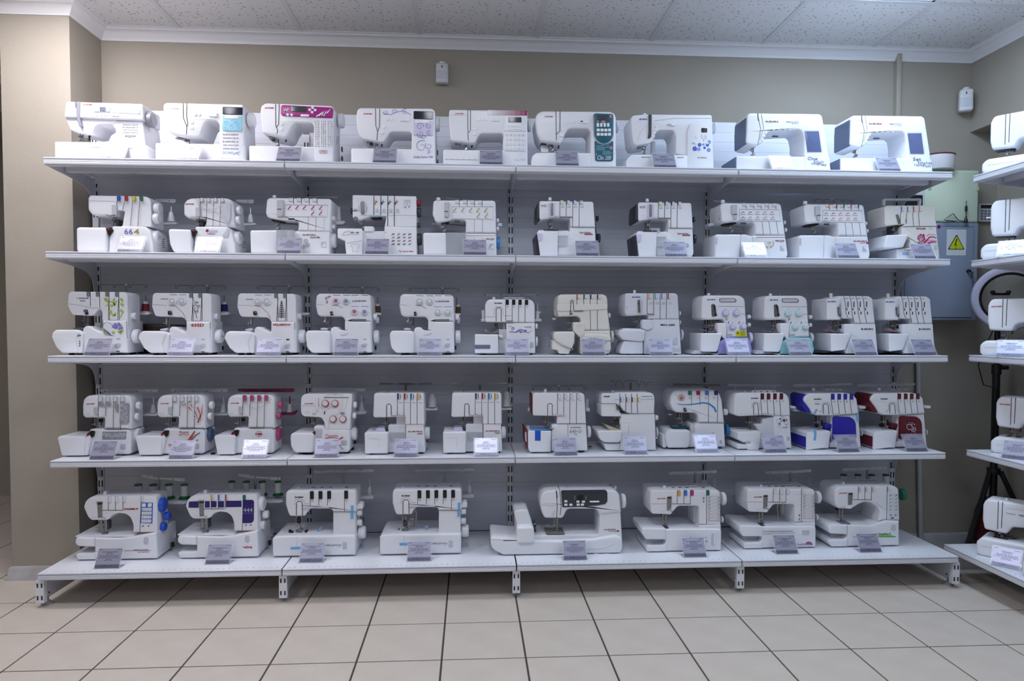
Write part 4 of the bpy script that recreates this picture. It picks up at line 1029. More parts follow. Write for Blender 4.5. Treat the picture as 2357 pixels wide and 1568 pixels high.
def panel_trim():
 P('inner_column',[134,154,155,154,155,114,135,114],60,140,'w',b=3,r=3)
 ND(87.7,154.9,96.2,45,1.8,w=24)
 B('foot_block',75.8,115.5,83.8,152.7,50,65,'dg',b=2,r=2)
 B('foot_block',94,112,106,136,46,62,'bk',b=3,r=4)
 P('thread_rail',[106,276,111,284,214,283,220,275],60,64,'lg',b=1,r=4)
 YY('guide_eye',[116.3,279.5,148.5,279.4,179.2,279.3,208.4,279.2],2.4,58,61,'dg',u=1)
 P('thread_guide_bar',[4,293,12,299,59,302,111,301,117,295,153,303,185,298,248,304,303,304,311,299,304,292,248,291,185,288,112,285,12,284],150,154,'clear2',b=1,r=4)
 V('stand_pole',157.4,152,274.8,295.3,4.9,4.9,'lg')
 P('spool_platform',[291,199,326,200,328,189,318,185,293,189],60,110,'w',b=3,r=4)
 P('cone_arm',[-6,182,30,184,31,168,-3,168],120,170,'w',b=3,r=3)
 V('cone_holder',22.9,145,180,220.8,12.8,6.9,'w')
 V('spool_pin',22.2,145,219.8,256.5,2,2,'w')
 V('top_cap',64.3,60,275.5,287.5,6.7,6.7,'w')
 X('handwheel',314.1,319.3,80,66.8,14.5,'w')
 FT(43,257,40,150,14,6)
def arched_body():
 P('free_arm',[-9,90,-5,104,4,107,74,103,74,62,8,65,-8,75],2,170,'w',b=7,r=[12,10,12,2,2,14,14])
 P('base',[75,104,178,99,240,104,338,123,341,6,328,6,83,6,74,6],0,200,'w',b=7,r=[2,2,10,4,14,14,4,4])
 P('lower_lip',[-8,28,-1,33,62,32,74,39,81,6,8,6,1,6],4,180,'w',b=5,r=[6,6,4,4,3,6,8])
 P('table',[-12,105,98,103,235,101,235,108,-12,110],10,200,'w',b=2,r=2)
 P('body',[22,235,31,261,53,281,324,281,334,272,335,117,231,120,232,153,221,187,200,203,171,207,145,201,124,177,53,177,39,193],18,125,'w',b=10,r=[20,24,30,24,14,2,2,24,24,20,30,20,16,16,20])
 P('rear_base',[180,122,287,121,285,6,177,6],125,195,'w',b=8,r=14)
 R('seam',[236.4,119.8,335.2,120.2],17.4,1.6,'or2')
def arched_trim(a):
 P('lever_slot',[80,256,102,256,101,189,83,188],15,22,'st',b=1.5,r=3)
 R('lever_frame',[75.8,251.1,77.4,258,101.9,258.6,104.1,250.7],17.4,2,'mg')
 B('lever_top',82.9,246.5,101.8,255.1,12,18,'dk',b=1,r=2)
 R('sill_line',[96.5,220.4,188.9,219.1],17.4,2,'dk')
 N('small_print',54.4,184.6,76.2,192.2,2,6,17.4,'lg',0.5,1)
 T('thread_guide_wire',[85.7,10,189.2,99.8,10,191.9,118.5,10,186.8],1.6,'mg')
 ND(93.2,170.7,105.3,40,2.4,w=34)
 B('foot_block',99,127,113,166,46,70,'dg',b=3,r=3)
 P('oval_knob',[285,96,290,104,301,104,305,96,304,79,300,72,289,72,285,79],-2,2,'lgv',b=1.2,r=[6,6,6,6,6,6,6,6])
 X('big_knob',318.9,353.6,60,230.7,32.4,a)
 X('side_knob',343.6,367.8,70,177.6,18.3,a)
 X('side_knob',328,354,60,131.5,19.2,a)
 B('power_socket',351,22,363,42,110,125,'bk',b=1,r=1)
 TT('vent_slot',[[363.2,110,95.8,360.3,110,65.2],[370.1,110,95.7,365.2,110,65.1],[377,110,95.6,370.1,110,65]],1.2,'lg')
 V('top_cap',92.3,60,274.6,295.5,8.1,8.1,'w')
 P('top_tray',[101,288,275,285,274,276,101,279],80,110,'clear2',b=1,r=3)
 V('stand_pole',280,165,261.6,331.3,4.7,4.7,'st')
 P('thread_guide_bar',[200,344,230,346,277,333,288,333,299,330,397,327,397,315,384,311,304,323,274,320,205,334],163,167,'wg',b=1,r=5)
 YY('guide_eye',[230.9,340.4,260.6,333.9,344.9,322.7,384.7,319.1],2.6,161,164,'mg',u=1)
 P('spool_platform',[204,225,403,223,413,215,393,208,278,211],150,210,'w',b=3,r=4)
 FT(93,302,30,170,10,6)
def cover_body():
 P('base',[-4,86,6,95,57,98,356,95,362,88,360,6,353,6,7,6,-3,6],0,225,'w',b=7,r=[10,20,20,10,8,14,16,14,14])
 P('column',[258,86,260,200,358,197,359,84],20,150,'w',b=5,r=3)
 P('body',[52,280,56,293,67,298,357,296,363,287,363,196,260,198,256,209,246,213,156,215,136,182,69,182,61,201,52,236],14,150,'w',b=8,r=[10,12,14,14,10,2,2,10,8,12,10,12,14,14])
 R('body_seam',[261.2,200.9,362.6,200],13.4,1.5,'mg')
def cover_print():
 R('lever_outline',[98.6,185.3,99.1,242.6,105,250,119.6,249.8,125.3,242.3,126.8,184.9],13.4,2.4,'dk')
 B('lever_face',103,187,123,247,10,16,'w',b=2,r=5)
 R('lever_print',[90.8,235.3,93.4,255.2,112.9,262.4,132.2,253.6,136,239.6,156.5,238.4],13.4,1.4,'sand')
 B('light_strip',127,219.8,245.7,223.1,6,16,'lgv',b=1,r=2)
 L('brother',93.5,265.1,131.9,273.6,13.4,'bk',bold=0.03)
 L('COVER',222.4,50.1,251.7,57.1,-0.4,'slate3',bold=0.01)
 L('STITCH',265.3,49.4,298.5,56.3,-0.4,'slate3',bold=0.01)
 RR('logo_stripe',[[255.6,58,255.5,48],[259.5,58,259.4,48],[263.4,57.9,263.3,47.9]],-0.4,1.4,'slate3')
 N('small_print',277.4,41.7,297.5,45.3,1,5,-0.4,'mg',0.6,1)
 R('base_seam',[103.2,94.5,103.8,54.7],-0.4,0.8,'lg')
 B('finger_hole',305,33,324,66,-0.6,2,'lgv',b=0.5,r=3)
def cover_trim():
 P('stitch_dial',[358,215,371,231,388,227,389,204,358,202],40,90,'w',b=4,r=[4,10,8,4,4])
 X('side_knob',359.8,382.7,60,182.7,14.2,'w')
 X('side_knob',359.5,382.5,60,136.9,14.2,'w')
 X('handwheel',361.9,395.1,80,85.9,28.5,'w')
 P('spool_platform',[348,234,417,236,420,224,415,218,350,219],160,220,'w',b=3,r=4)
 V('cone_holder',397.8,190,228.3,270.7,13.7,6.9,'w')
 V('spool_pin',398,190,269.6,305.6,2.1,2.1,'w')
 V('spool_pin',155.7,190,272.5,308.4,1.6,1.6,'wg')
 V('spool_pin',229,190,271.7,307.5,1.6,1.6,'wg')
 V('spool_pin',322.2,190,270.5,306.5,1.6,1.6,'wg')
 V('stand_pole',280.3,170,273.1,344,6.8,6.8,'lg')
 P('thread_guide_bar',[138,352,144,357,162,356,175,350,188,357,224,359,237,350,249,358,272,354,290,354,306,359,347,358,360,350,373,358,404,360,418,359,423,352,417,346,401,346,388,349,373,342,347,346,306,344,290,343,272,343,249,346,224,347,188,343,162,343,144,343],168,172,'clearw',b=1,r=2)
 P('thread_rail',[147,292,154,298,315,300,322,296,315,290,153,289],60,66,'w',b=1,r=4)
 TT('rail_hook',[[158.4,58,300.6,165.4,58,303.5,172.3,58,299.4],[197,58,300.1,203.9,58,303.1,210.8,58,298.9],[234.6,58,299.7,241.6,58,302.6,248.5,58,298.5],[305.6,58,298.8,312.5,58,301.8,319.5,58,297.6]],1.4,'dg')
 V('top_cap',95.6,60,285.7,303.9,7.1,7.1,'w')
 FT(25,329,40,190,12,6)

M('sewing_machine','white computerised sewing machine with grey handwheel and grey front lever, on the top shelf','sewing machine',0.012,0.06,1)
P('bed',[-2,76,-1,83,193,85,371,78,390,69,389,16,-3,0],0,190,'w',b=6,r=[6,6,3,30,40,4,4])
P('column',[248,98,247,144,233,165,187,182,362,183,373,77,376,19,184,0,185,88],14,175,'w',b=6,r=6)
P('arm',[34,196,37,188,60,136,131,122,150,126,162,152,179,164,248,165,253,186,254,200],12,150,'w',b=8,r=12)
P('top_cover',[49,255,370,252,372,185,366,181,42,187,41,197],0,165,'w',b=8,r=10)
P('thread_lever',[94,253,110,253,107,188,115,149,105,148,94,185],-4,20,'grey',b=2,r=2)
R('lever_slot',[90.6,253.9,90.6,228.5],-0.5,3,'bk')
B('display_panel',166,211,234,242,-1.5,2,'lg',b=1,r=4)
B('screen',191,215,216,234,-2.5,0,'lcd',b=0.5,r=1,u=1)
B('button',169,213.3,186.7,221.2,-3,0,'w',b=0.8,r=2,u=1)
B('button',220,225.7,231.7,235.4,-3,0,'w',b=0.8,r=2,u=1)
B('button',219.8,214.3,231.5,224.5,-3,0,'w',b=0.8,r=2,u=1)
P('ornament_panel',[242,239,361,237,359,207,241,211],-1.2,2,'lgv',b=0.5,r=2)
S('vine',256.1,224.6,12,1.4,-1.4,1.6,'w',u=1)
S('vine',279.3,223.2,12,1.4,-1.4,1.6,'w',u=1,a0=1)
S('vine',302.4,221.8,12,1.4,-1.4,1.6,'w',u=1,a0=2)
S('vine',325.6,220.3,12,1.4,-1.4,1.6,'w',u=1,a0=3)
S('vine',348.8,218.9,12,1.4,-1.4,1.6,'w',u=1,a0=4)
YY('button',[177.7,198.5,196.1,198.9,213.2,199.2],5,-2.5,2,'w')
B('speed_slider',240.2,194.9,270.5,204,-3,2,'w',b=1,r=2)
L('JANOME',121.2,238.5,159.1,245.9,-0.6,'red',bold=0.02)
N('stitch_chart',277.2,125,343.2,169.2,4,10,13.5,'pr',0.55,1)
L('RQ',288.5,108.6,311.1,119.5,13.5,'dg',shear=0.2)
L('2018',312.9,111.9,331.7,119.9,13.5,'mg',bold=0.01,shear=0.2)
P('needle_housing',[50,144,141,130,136,126,57,139],30,110,'bk',b=2,r=2)
ND(80,141.6,100.1,60,1.2)
T('buttonhole_lever',[129,50,133.9,117.9,50,119.3,118.5,50,103.4],4,'bk')
X('handwheel',370.8,399.2,45,194.9,32.4,'grey')
R('ruler_line',[149.1,61.5,331.7,60],-0.4,1,'mg')
TT('vent_slot',[[351.5,60,73.1,367.6,60,68.5],[351.4,60,66.7,367.5,60,62.2],[351.3,60,60.4,367.4,60,55.9],[351.2,60,54.1,367.3,60,49.5],[351.1,60,47.8,367.2,60,43.2],[351,60,41.5,367.1,60,36.9],[350.9,60,35.2,367,60,30.6]],1.2,'dk')

M('sewing_machine','white computerised sewing machine with turquoise patterned panel under a black display, on the top shelf','sewing machine',0.437,0.06,1)
B('bed',-10,0,374,88,11,190,'w',b=7,r=7)
P('body',[25,242,29,258,41,263,364,262,371,254,374,20,261,18,264,173,256,186,209,185,197,157,182,118,168,111,104,117,69,126,46,137,30,178],10,165,'w',b=9,r=[20,14,20,14,10,2,2,18,14,20,10,8,14,6,10,16,30])
RR('thread_slot',[[112.1,262,112.1,198.1,126.6,160.2,124.2,126.7],[128,262.4,126.3,203.2,131.4,169.9,124.7,159.2]],9.6,2.5,'dk')
P('control_panel',[279,246,285,251,365,249,366,215,363,144,276,146],7,12,'w',b=1,r=4)
P('screen',[282,248,367,247,366,214,281,215],5.5,9,'navyblk',b=0.6,r=3)
P('pattern_panel',[282,210,365,209,362,144,278,146],5.8,9,'turq',b=0.6,r=3)
S('scroll_print',295.4,176.6,11,1.3,5.4,3,'turq2',u=1)
S('scroll_print',318.9,162.7,11,1.3,5.4,3,'turq2',u=1,a0=1)
S('scroll_print',342.7,177.6,11,1.3,5.4,3,'turq2',u=1,a0=2)
S('scroll_print',328.7,190.7,11,1.3,5.4,3,'turq2',u=1,a0=3)
S('scroll_print',352,156.2,11,1.3,5.4,3,'turq2',u=1,a0=4)
S('scroll_print',292.7,153.6,11,1.3,5.4,3,'turq2',u=1,a0=5)
B('button_row',290,197,351,210,4.6,8,'w',b=0.8,r=3)
N('stitch_chart',278.3,60,347,136.6,5,10,9.6,'pr',0.55,1)
L('DC3900',278.1,44.1,323.3,55.9,9.6,'lblue')
RR('leaf_print',[[325.5,41.5,332.7,48.9,339.9,51.4],[335.1,48,344.6,52.9,355.1,56],[339.8,46.6,346.9,41.9,351.7,45.4]],9.6,4,'lilac',w1=1)
L('JANOME',58.2,232.7,93,239.6,9.4,'rose')
YY('button',[163.5,213.3,180.4,213.7],7,7.5,12,'w')
YY('button',[148.4,179.1,148.1,155.2],8,7.5,12,'w')
B('speed_slider',220,205,259,221,7,12,'w',b=1,r=3)
B('slider_knob',235,204,257,220,5,10,'w',b=1,r=3,u=1)
P('needle_housing',[59,134,156,121,137,118,68,126],35,110,'bk',b=2,r=2)
B('thread_cutter',64.2,114.7,81.4,120.9,40,60,'grey',b=1,r=1)
B('needle_threader',85,111,106,125,40,56,'st',b=1,r=1)
ND(112,127,92.5,55,1.1)
B('presser_lever',163,148.8,180.8,155,60,75,'bk',b=1,r=2)
X('handwheel',374,401.1,60,206.5,33.6,'w')
TT('vent_slot',[[361.4,70,143.1,372.1,70,145.3],[361.3,70,136.2,372,70,137.4],[361.2,70,129.4,371.9,70,129.6],[361.2,70,122.5,371.8,70,121.7],[361.1,70,115.6,371.7,70,113.9],[361,70,108.8,371.7,70,106]],1,'mg')

M('sewing_machine','white sewing machine with magenta leaf-print control panel, on the top shelf','sewing machine',0.834,0.06,1)
B('bed',-7,0,358,84,11,190,'w',b=7,r=8)
P('body',[44,231,48,257,67,270,352,264,362,256,359,15,271,13,275,176,265,185,193,184,177,161,162,129,148,120,63,136,51,140,47,187],10,165,'w',b=8,r=[30,16,22,14,10,2,2,14,14,20,20,12,14,10,12,30])
RR('thread_slot',[[110.7,268.2,110.8,172.4,118.8,151.7,115.6,137],[126.2,267.5,123.2,177.8,112.7,163]],9.6,2.5,'dk')
P('control_panel',[135,257,145,261,353,255,362,248,359,211,353,209,140,215,134,223],5,11,'mag',b=1.5,r=8)
P('screen',[179,258,247,256,246,231,178,233],3.5,7,'lcdk',b=0.6,r=3,u=1)
RR('leaf_print',[[153,230.1,150,239.4,146.9,248.7],[153,230.1,155,239.6,156.4,248.9],[153,230.1,160.1,239.7,165.8,249.1],[153,230.1,164.4,239.7,173.8,249.3],[298.1,216.4,308.9,226.1,317.7,235.6],[311.1,219.3,317.6,228.8,322.6,238.4],[324.2,222.2,328.4,231.7,331.6,241.2],[334.6,230.2,343.3,239.8,350.2,249.4],[287.7,213.6,301.4,223.3,312.7,232.9],[318.9,216.9,328.3,226.5,335.8,236]],4.8,5,'w',u=1,w1=0.8)
YY('button',[272.5,251.5,260,241.9,283.3,241.4,270.8,231.7,164,219.1,181.5,218.4],6,2,7,'w',u=1)
B('speed_slider',219.7,212.1,257.1,221.7,2.5,7,'w',b=1,r=3,u=1)
L('JANOME',64,243.8,102.8,251.4,9.4,'red',bold=0.02)
N('stitch_chart',277.2,80.3,301.1,199.1,16,3,9.6,'pr',0.55,2)
N('stitch_chart',305.9,80.8,329.8,198.7,16,3,9.6,'pr',0.55,3)
N('stitch_chart',334.7,81.3,358.5,198.2,16,3,9.6,'pr',0.55,4)
R('oval_badge',[301.1,68.1,331.4,67.6,336.1,61.4,331.3,53.9,301,54.5,295.8,60.7,301.1,68.1],9.6,1,'red')
L('3700',303.1,57.1,329.3,64.9,9.6,'dred')
Y('button',137.3,179.1,7.1,7.5,12,'w')
Y('button',135,156.6,8.1,7.5,12,'w')
P('needle_housing',[53,143,141,128,136,126,61,137],35,110,'bk',b=2,r=2)
B('thread_cutter',72,122,96,136,40,58,'grey',b=1,r=1)
B('needle_threader',81.8,115.3,94.4,121.9,40,56,'bk',b=1,r=1)
ND(104.5,133.6,95.4,55,1.1)
T('buttonhole_lever',[138.9,50,131.8,144.1,50,121.3,143.5,50,111.8],3.5,'bk')
X('handwheel',368.4,392.1,95,222.8,32.4,'w')
TT('vent_slot',[[367.8,40,133.3,379.5,40,138.8],[367.7,40,125.9,379.4,40,131.4],[367.7,40,118.5,379.4,40,124],[367.6,40,111,379.3,40,116.5],[367.6,40,103.6,379.3,40,109.1]],1,'mg')
B('power_socket',368.1,100.3,372.6,122.4,150,170,'bk',b=1,r=1)
B('power_switch',367.8,59.1,373.4,78.4,150,170,'bk',b=1,r=1)

M('sewing_machine','white sewing machine with lilac scroll panel under a black display, on the top shelf','sewing machine',1.274,0.06,1)
B('bed',-3,0,368,81,11,190,'w',b=7,r=8)
P('body',[21,221,26,249,38,257,354,261,368,252,370,11,262,10,265,148,256,156,171,155,155,132,141,111,129,109,50,121,32,138,24,169],10,165,'w',b=9,r=[30,16,22,14,12,2,2,14,14,20,20,12,14,12,14,30])
RR('thread_slot',[[105.4,256.6,106.7,180.9,114.4,154.7,111.1,115.2],[124.4,255.9,122.4,176,114.4,154.7]],9.6,2.5,'dk')
P('control_panel',[271,246,278,250,359,248,361,209,359,140,271,141],7,12,'w',b=1,r=4)
P('screen',[274,247,360,246,359,211,273,212],5.2,9,'navyblk',b=0.6,r=3)
P('pattern_panel',[273,207,359,206,358,140,272,142],5.6,9,'lil2',b=0.6,r=3)
B('button_row',279,194,341,208,4.4,8,'w',b=0.8,r=3)
S('scroll_print',301.5,178.2,17.4,1.4,5.2,3.2,'lil3',u=1)
S('scroll_print',341.2,181.6,13,1.4,5.2,3.2,'lil3',u=1,a0=2)
S('scroll_print',304,146.6,16.3,1.4,5.2,3.2,'lil3',u=1,a0=3)
S('scroll_print',341.2,149.9,11.9,1.4,5.2,3.2,'lil3',u=1,a0=1)
S('scroll_print',308.9,92.3,28.2,1.3,9.6,3.2,'lil3',a0=1)
S('scroll_print',340.8,95.5,16.3,1.3,9.6,3.2,'lil3',a0=2.4)
S('scroll_print',316.9,132.2,10.9,1.3,9.6,3.2,'lil3')
S('scroll_print',339.7,71.2,8.7,1.3,9.6,3.2,'lil3',a0=4)
S('scroll_print',150.6,239.6,11.9,1.2,9.6,2.5,'lil3',a0=3)
S('scroll_print',235.1,244,14.1,1.2,9.6,2.5,'lil3',a0=1)
S('scroll_print',187.6,243,11.9,1.2,9.6,2.5,'lil3')
R('scroll_print',[140.1,234.2,171.7,229.6,203.4,243.4,229.8,247.6,261.5,231.4],9.6,2.5,'lil3')
L('Quality Fashion 7900',272.6,38.2,358.8,50.8,9.6,'lil4',shear=0.3)
L('JANOME',52.2,227,90.6,234.1,9.4,'red',bold=0.02)
YY('button',[157.6,209.2,175.5,209.5],7.1,7.5,12,'w')
Y('button',141.1,174.7,7.6,7.5,12,'w')
B('reverse_button',127,144,143,159,7,12,'w',b=1,r=3)
B('speed_slider',213,202,254,217,7,12,'w',b=1,r=3)
B('slider_knob',215,201,235,217,5,10,'w',b=1,r=3,u=1)
P('needle_housing',[43,129,136,117,128,111,54,121],35,110,'bk',b=2,r=2)
B('thread_cutter',61,110,77,123,40,58,'grey',b=1,r=1)
B('needle_threader',74.4,103,87.8,112.3,40,56,'bk',b=1,r=1)
ND(103.3,120.4,89.3,55,1.1)
T('buttonhole_lever',[126.4,50,122.6,129,50,112,126.3,50,97],3.5,'bk')
X('handwheel',365.3,385,95,215.2,31.8,'w')
B('power_socket',370,94.1,375,113.6,150,170,'bk',b=1,r=1)
B('power_switch',369.9,52.5,374.9,69.3,150,170,'bk',b=1,r=1)

M('sewing_machine','white sewing machine with burgundy fading stripe and numbered keypad, on the top shelf','sewing machine',1.679,0.06,1)
B('bed',-1,0,378,82,11,190,'w',b=7,r=8)
P('body',[25,232,27,254,33,258,373,261,377,253,379,11,265,9,268,150,260,156,165,154,152,137,143,116,131,111,42,119,33,123,27,177],10,165,'w',b=7,r=[10,12,8,8,8,2,2,14,14,20,20,12,14,8,10,20])
P('stripe_segment',[198,259,220,259,220,236,198,236],9.3,12,'burg0',b=0.1,r=0)
P('stripe_segment',[220,259,242,259,242,236,220,236],9.3,12,'burg1',b=0.1,r=0)
P('stripe_segment',[242,259,264,259,264,237,242,236],9.3,12,'burg2',b=0.1,r=0)
P('stripe_segment',[264,259,286,260,286,237,264,237],9.3,12,'burg3',b=0.1,r=0)
P('stripe_segment',[286,260,308,260,308,237,286,237],9.3,12,'burg4',b=0.1,r=0)
P('stripe_segment',[308,260,331,260,331,237,308,237],9.3,12,'burg5',b=0.1,r=0)
P('stripe_segment',[330,260,353,260,353,238,331,237],9.3,12,'burg6',b=0.1,r=0)
P('stripe_segment',[353,260,375,260,375,238,353,238],9.3,12,'burg7',b=0.1,r=0)
RR('thread_slot',[[108.7,259.9,109.8,157.1,111.9,119.9],[121.5,259.1,121,167.9,113,156.1]],9.6,2.5,'dk')
R('panel_line',[27.6,233.3,106.6,233.3],9.6,1.2,'lg')
P('control_panel',[274,233,372,233,371,168,274,167],7,12,'w',b=1,r=4)
B('screen',291,206,350,229,5.4,9,'lcdk',b=0.6,r=2,u=1)
B('button',288.8,184.7,301.7,194,5,9,'w',b=0.8,r=2,u=1)
B('button',288.8,173,301.7,182.3,5,9,'w',b=0.8,r=2,u=1)
B('button',305.5,185,318.4,194.3,5,9,'w',b=0.8,r=2,u=1)
B('button',305.5,173.3,318.4,182.6,5,9,'w',b=0.8,r=2,u=1)
B('button',320,185.3,332.9,194.6,5,9,'w',b=0.8,r=2,u=1)
B('button',320.1,173.6,333,182.9,5,9,'w',b=0.8,r=2,u=1)
B('button',335.7,185.6,348.6,194.9,5,9,'w',b=0.8,r=2,u=1)
B('button',335.7,173.9,348.6,183.2,5,9,'w',b=0.8,r=2,u=1)
P('keypad',[274,163,372,164,371,78,274,79],7.5,12,'w',b=1,r=4)
YY('number_key',[285.1,150.6,303.4,150.9,321.7,151.3,340.1,151.6,358.4,152,285.2,129.3,303.5,129.6,321.8,130,340.1,130.3,358.5,130.6,285.2,108,303.5,108.3,321.8,108.7,340.2,109,358.5,109.3,285.2,86.7,303.6,87,321.9,87.4,340.2,87.7,358.6,88],7.6,5,9,'w',u=1)
N('key_print',276.1,78,367.5,160.6,4,5,4.9,'mg',0.22,4)
L('Sewist 740DC',316.4,35.8,372.6,45.8,10.4,'lg')
L('JANOME',51.6,236.4,90,243.5,9.4,'red',bold=0.02)
YY('button',[155.8,215.7,174.5,216.1,192.2,216.4],6.5,7.5,12,'w')
B('speed_slider',213,210,252,223,7,12,'w',b=1,r=3)
B('slider_knob',215,209,232,223,5,10,'w',b=1,r=3,u=1)
YY('button',[138.7,175.1,138.7,152.8],8.1,7.5,12,'w')
P('needle_housing',[44,129,133,121,128,115,52,121],35,110,'bk',b=2,r=2)
B('thread_cutter',49.7,112,68.6,120.9,40,58,'grey',b=1,r=1)
B('needle_threader',67.5,108,80.4,117.9,40,56,'st',b=1,r=1)
ND(99.2,122.2,91,55,1.1)
T('buttonhole_lever',[126.4,50,123,129.6,50,112.3,125.8,50,100.9],3.5,'bk')
X('handwheel',385.7,397.3,95,219.2,29,'w')
R('ruler_line',[9.2,37.6,154.8,36.8],10.4,1,'mg')
RR('ruler_tick',[[12.9,40.9,12.9,32.9],[38.6,41.3,38.6,33.3],[64.2,41.7,64.2,33.7],[89.9,42.2,89.9,34.2],[115.6,42.6,115.6,34.6],[141.4,43,141.4,35]],10.4,1,'mg')

M('sewing_machine','white sewing machine with tall teal control panel of pink blossoms, on the top shelf','sewing machine',2.075,0.06,1)
P('bed',[-3,34,2,59,19,76,384,79,386,0,1,0],11.5,190,'w',b=8,r=[30,30,30,4,4,6])
P('body',[16,213,19,241,40,261,354,265,378,258,384,238,387,12,268,10,270,171,258,186,166,184,151,160,145,139,132,116,42,125,25,158],10,165,'w',b=10,r=[40,30,40,30,30,10,2,2,18,18,24,14,14,14,16,40])
R('thread_slot',[109.1,261.8,110.3,202,112.3,129.3],9.6,2.5,'dk')
R('thread_slot',[128.2,262.2,127.8,172.4,116.5,160.2,112.2,160.1],9.6,3,'dk')
P('panel_surround',[277,254,373,253,373,150,358,124,328,112,301,123,280,148],4,11,'lg',b=2,r=[14,14,40,40,40,40,40])
P('control_panel',[280,252,369,251,369,151,353,126,328,116,303,126,283,150],2,8,'teal',b=1,r=[8,8,40,40,40,40,40])
P('lower_panel',[285,136,301,120,328,110,356,121,371,137,371,41,289,40],6,11,'teal',b=0.8,r=[4,20,20,20,4,10,10])
B('screen',293,221,352,244,1,5,'lcdk',b=0.6,r=3)
B('button',293.4,191.5,304.2,208.8,-0.5,4,'w',b=0.8,r=2)
B('button',309.1,191.8,319.9,209.1,-0.5,4,'w',b=0.8,r=2)
B('button',324.8,192.1,335.6,209.4,-0.5,4,'w',b=0.8,r=2)
B('button',340.5,192.4,351.3,209.7,-0.5,4,'w',b=0.8,r=2)
B('button',294,171,308,184,-0.5,4,'w',b=0.8,r=2)
B('button',311,171,325,184,-0.5,4,'w',b=0.8,r=2)
B('button',328,171,342,184,-0.5,4,'w',b=0.8,r=2)
B('button',345,172,359,185,-0.5,4,'w',b=0.8,r=2)
B('button',294,152,308,165,-0.5,4,'w',b=0.8,r=2)
B('button',311,152,325,165,-0.5,4,'w',b=0.8,r=2)
B('button',328,152,342,165,-0.5,4,'w',b=0.8,r=2)
B('button',345,153,359,166,-0.5,4,'w',b=0.8,r=2)
F('blossom_print',357.2,240.9,7.8,5,1.6,'pink')
F('blossom_print',323.7,214.5,9.5,5,1.6,'pink')
F('blossom_print',298.8,217,5.2,5,1.6,'pink')
F('blossom_print',360.4,100.5,8.7,5,5.6,'pink')
F('blossom_print',293.5,70.6,3.5,5,5.6,'pink')
F('blossom_print',347.1,111,3.5,5,5.6,'pink')
RR('text_line',[[293.7,108.8,323.1,108.9],[293.8,102.3,350.3,102.9],[293.8,96.3,331.9,96.6],[293.8,90.3,333.7,90.6],[322.4,83.1,357.4,83.3],[322.4,77.1,364.9,77.4],[322.4,71,358.4,71.2]],5.6,2,'lteal')
L('Clio 200',298.1,45.7,361.1,64.8,5.6,'w',shear=0.25)
L('JANOME',58,230.8,95.3,238.4,9.4,'red',bold=0.02)
YY('button',[164.3,214,182.1,214.3,200.4,214.7],6.1,7.5,12,'w')
B('speed_slider',218,208,260,222,7,12,'w',b=1,r=3)
B('slider_knob',237,207,252,221,5,10,'w',b=1,r=3,u=1)
B('slider_mark',221.2,213.5,231.6,219.7,6.4,8,'dg',b=0.3,r=1,u=1)
Y('button',142.7,179.8,7.8,7.5,12,'w')
B('reverse_button',126,146,144,161,7,12,'w',b=1,r=3)
P('needle_housing',[44,132,135,130,130,122,47,122],35,110,'bk',b=2,r=3)
B('thread_cutter',80.6,115.3,100.3,124.3,40,58,'st',b=1,r=1)
B('bobbin_case',47,89,82,123,60,110,'w',b=3,r=4)
ND(98.6,128.3,90.9,55,1.2)
T('buttonhole_lever',[125.8,50,127.4,128,50,116.6,126.3,50,103.1],3.5,'bk')
X('handwheel',403,410.2,100,221,26.8,'w')

M('sewing_machine','white sewing machine with black lever strip and blue flower print, on the top shelf','sewing machine',2.504,0.06,1)
P('bed',[4,50,26,72,403,76,408,0,4,0],5,190,'w',b=7,r=[20,20,4,4,6])
P('body',[23,225,27,245,39,250,96,255,391,259,398,253,407,75,282,73,232,79,232,157,223,186,150,185,137,172,130,144,108,124,47,114,33,131],10,165,'w',b=8,r=[20,14,14,14,10,10,2,2,8,16,16,20,20,10,10,10,30])
P('column_front',[285,14,283,186,298,221,394,242,407,16],4,14,'w',b=4,r=[4,60,50,4,4])
P('lever_strip',[103,254,118,253,117,155,111,147,101,146,104,175],5,14,'dg',b=1.5,r=3)
R('panel_line',[55.2,136.1,65.9,175.1,103.1,212.4],9.6,1,'lg')
R('panel_line',[133.9,227.3,224.5,240.3,395.8,243.7],9.6,1.6,'lg')
L('JUKI',60.1,227.4,96.2,235.9,9.4,'jblue',bold=0.03)
P('screen',[347,197,374,196,374,177,347,177],2.6,6,'bk',b=0.5,r=2)
B('button',316.9,151.5,329.3,161.2,2.4,6,'w',b=0.8,r=2)
B('button',348,158.5,360.3,168.3,2.4,6,'w',b=0.8,r=2)
B('button',364,158.8,376.4,168.6,2.4,6,'w',b=0.8,r=2)
B('button',348.1,147.7,360.5,157.5,2.4,6,'w',b=0.8,r=2)
B('button',364.1,148,376.5,157.8,2.4,6,'w',b=0.8,r=2)
B('button',315.9,123.3,328.3,133.1,2.4,6,'w',b=0.8,r=2)
B('button',342.6,123.8,355,133.6,2.4,6,'w',b=0.8,r=2)
B('button',368.4,124.3,380.8,134,2.4,6,'w',b=0.8,r=2)
YY('button',[139.3,200.9,135.9,186.2,130.7,171.4,128.2,154.1],5.6,7.5,12,'w')
B('speed_slider',188.6,206.9,230.2,213.7,7,12,'lg',b=0.8,r=3)
B('slider_knob',206.7,204.9,227.8,214.8,5,10,'w',b=1,r=3,u=1)
F('flower_print',383.9,134,9.5,6,3.6,'bl3')
F('flower_print',339.5,120.2,9.5,6,3.6,'bl1')
F('flower_print',317.4,102.5,12.1,6,3.6,'bl1')
F('flower_print',336.2,100.6,8.7,6,3.6,'bl3')
F('flower_print',376,120.8,8.7,6,3.6,'bl1')
F('flower_print',357.3,122.7,6.1,6,3.6,'bl3')
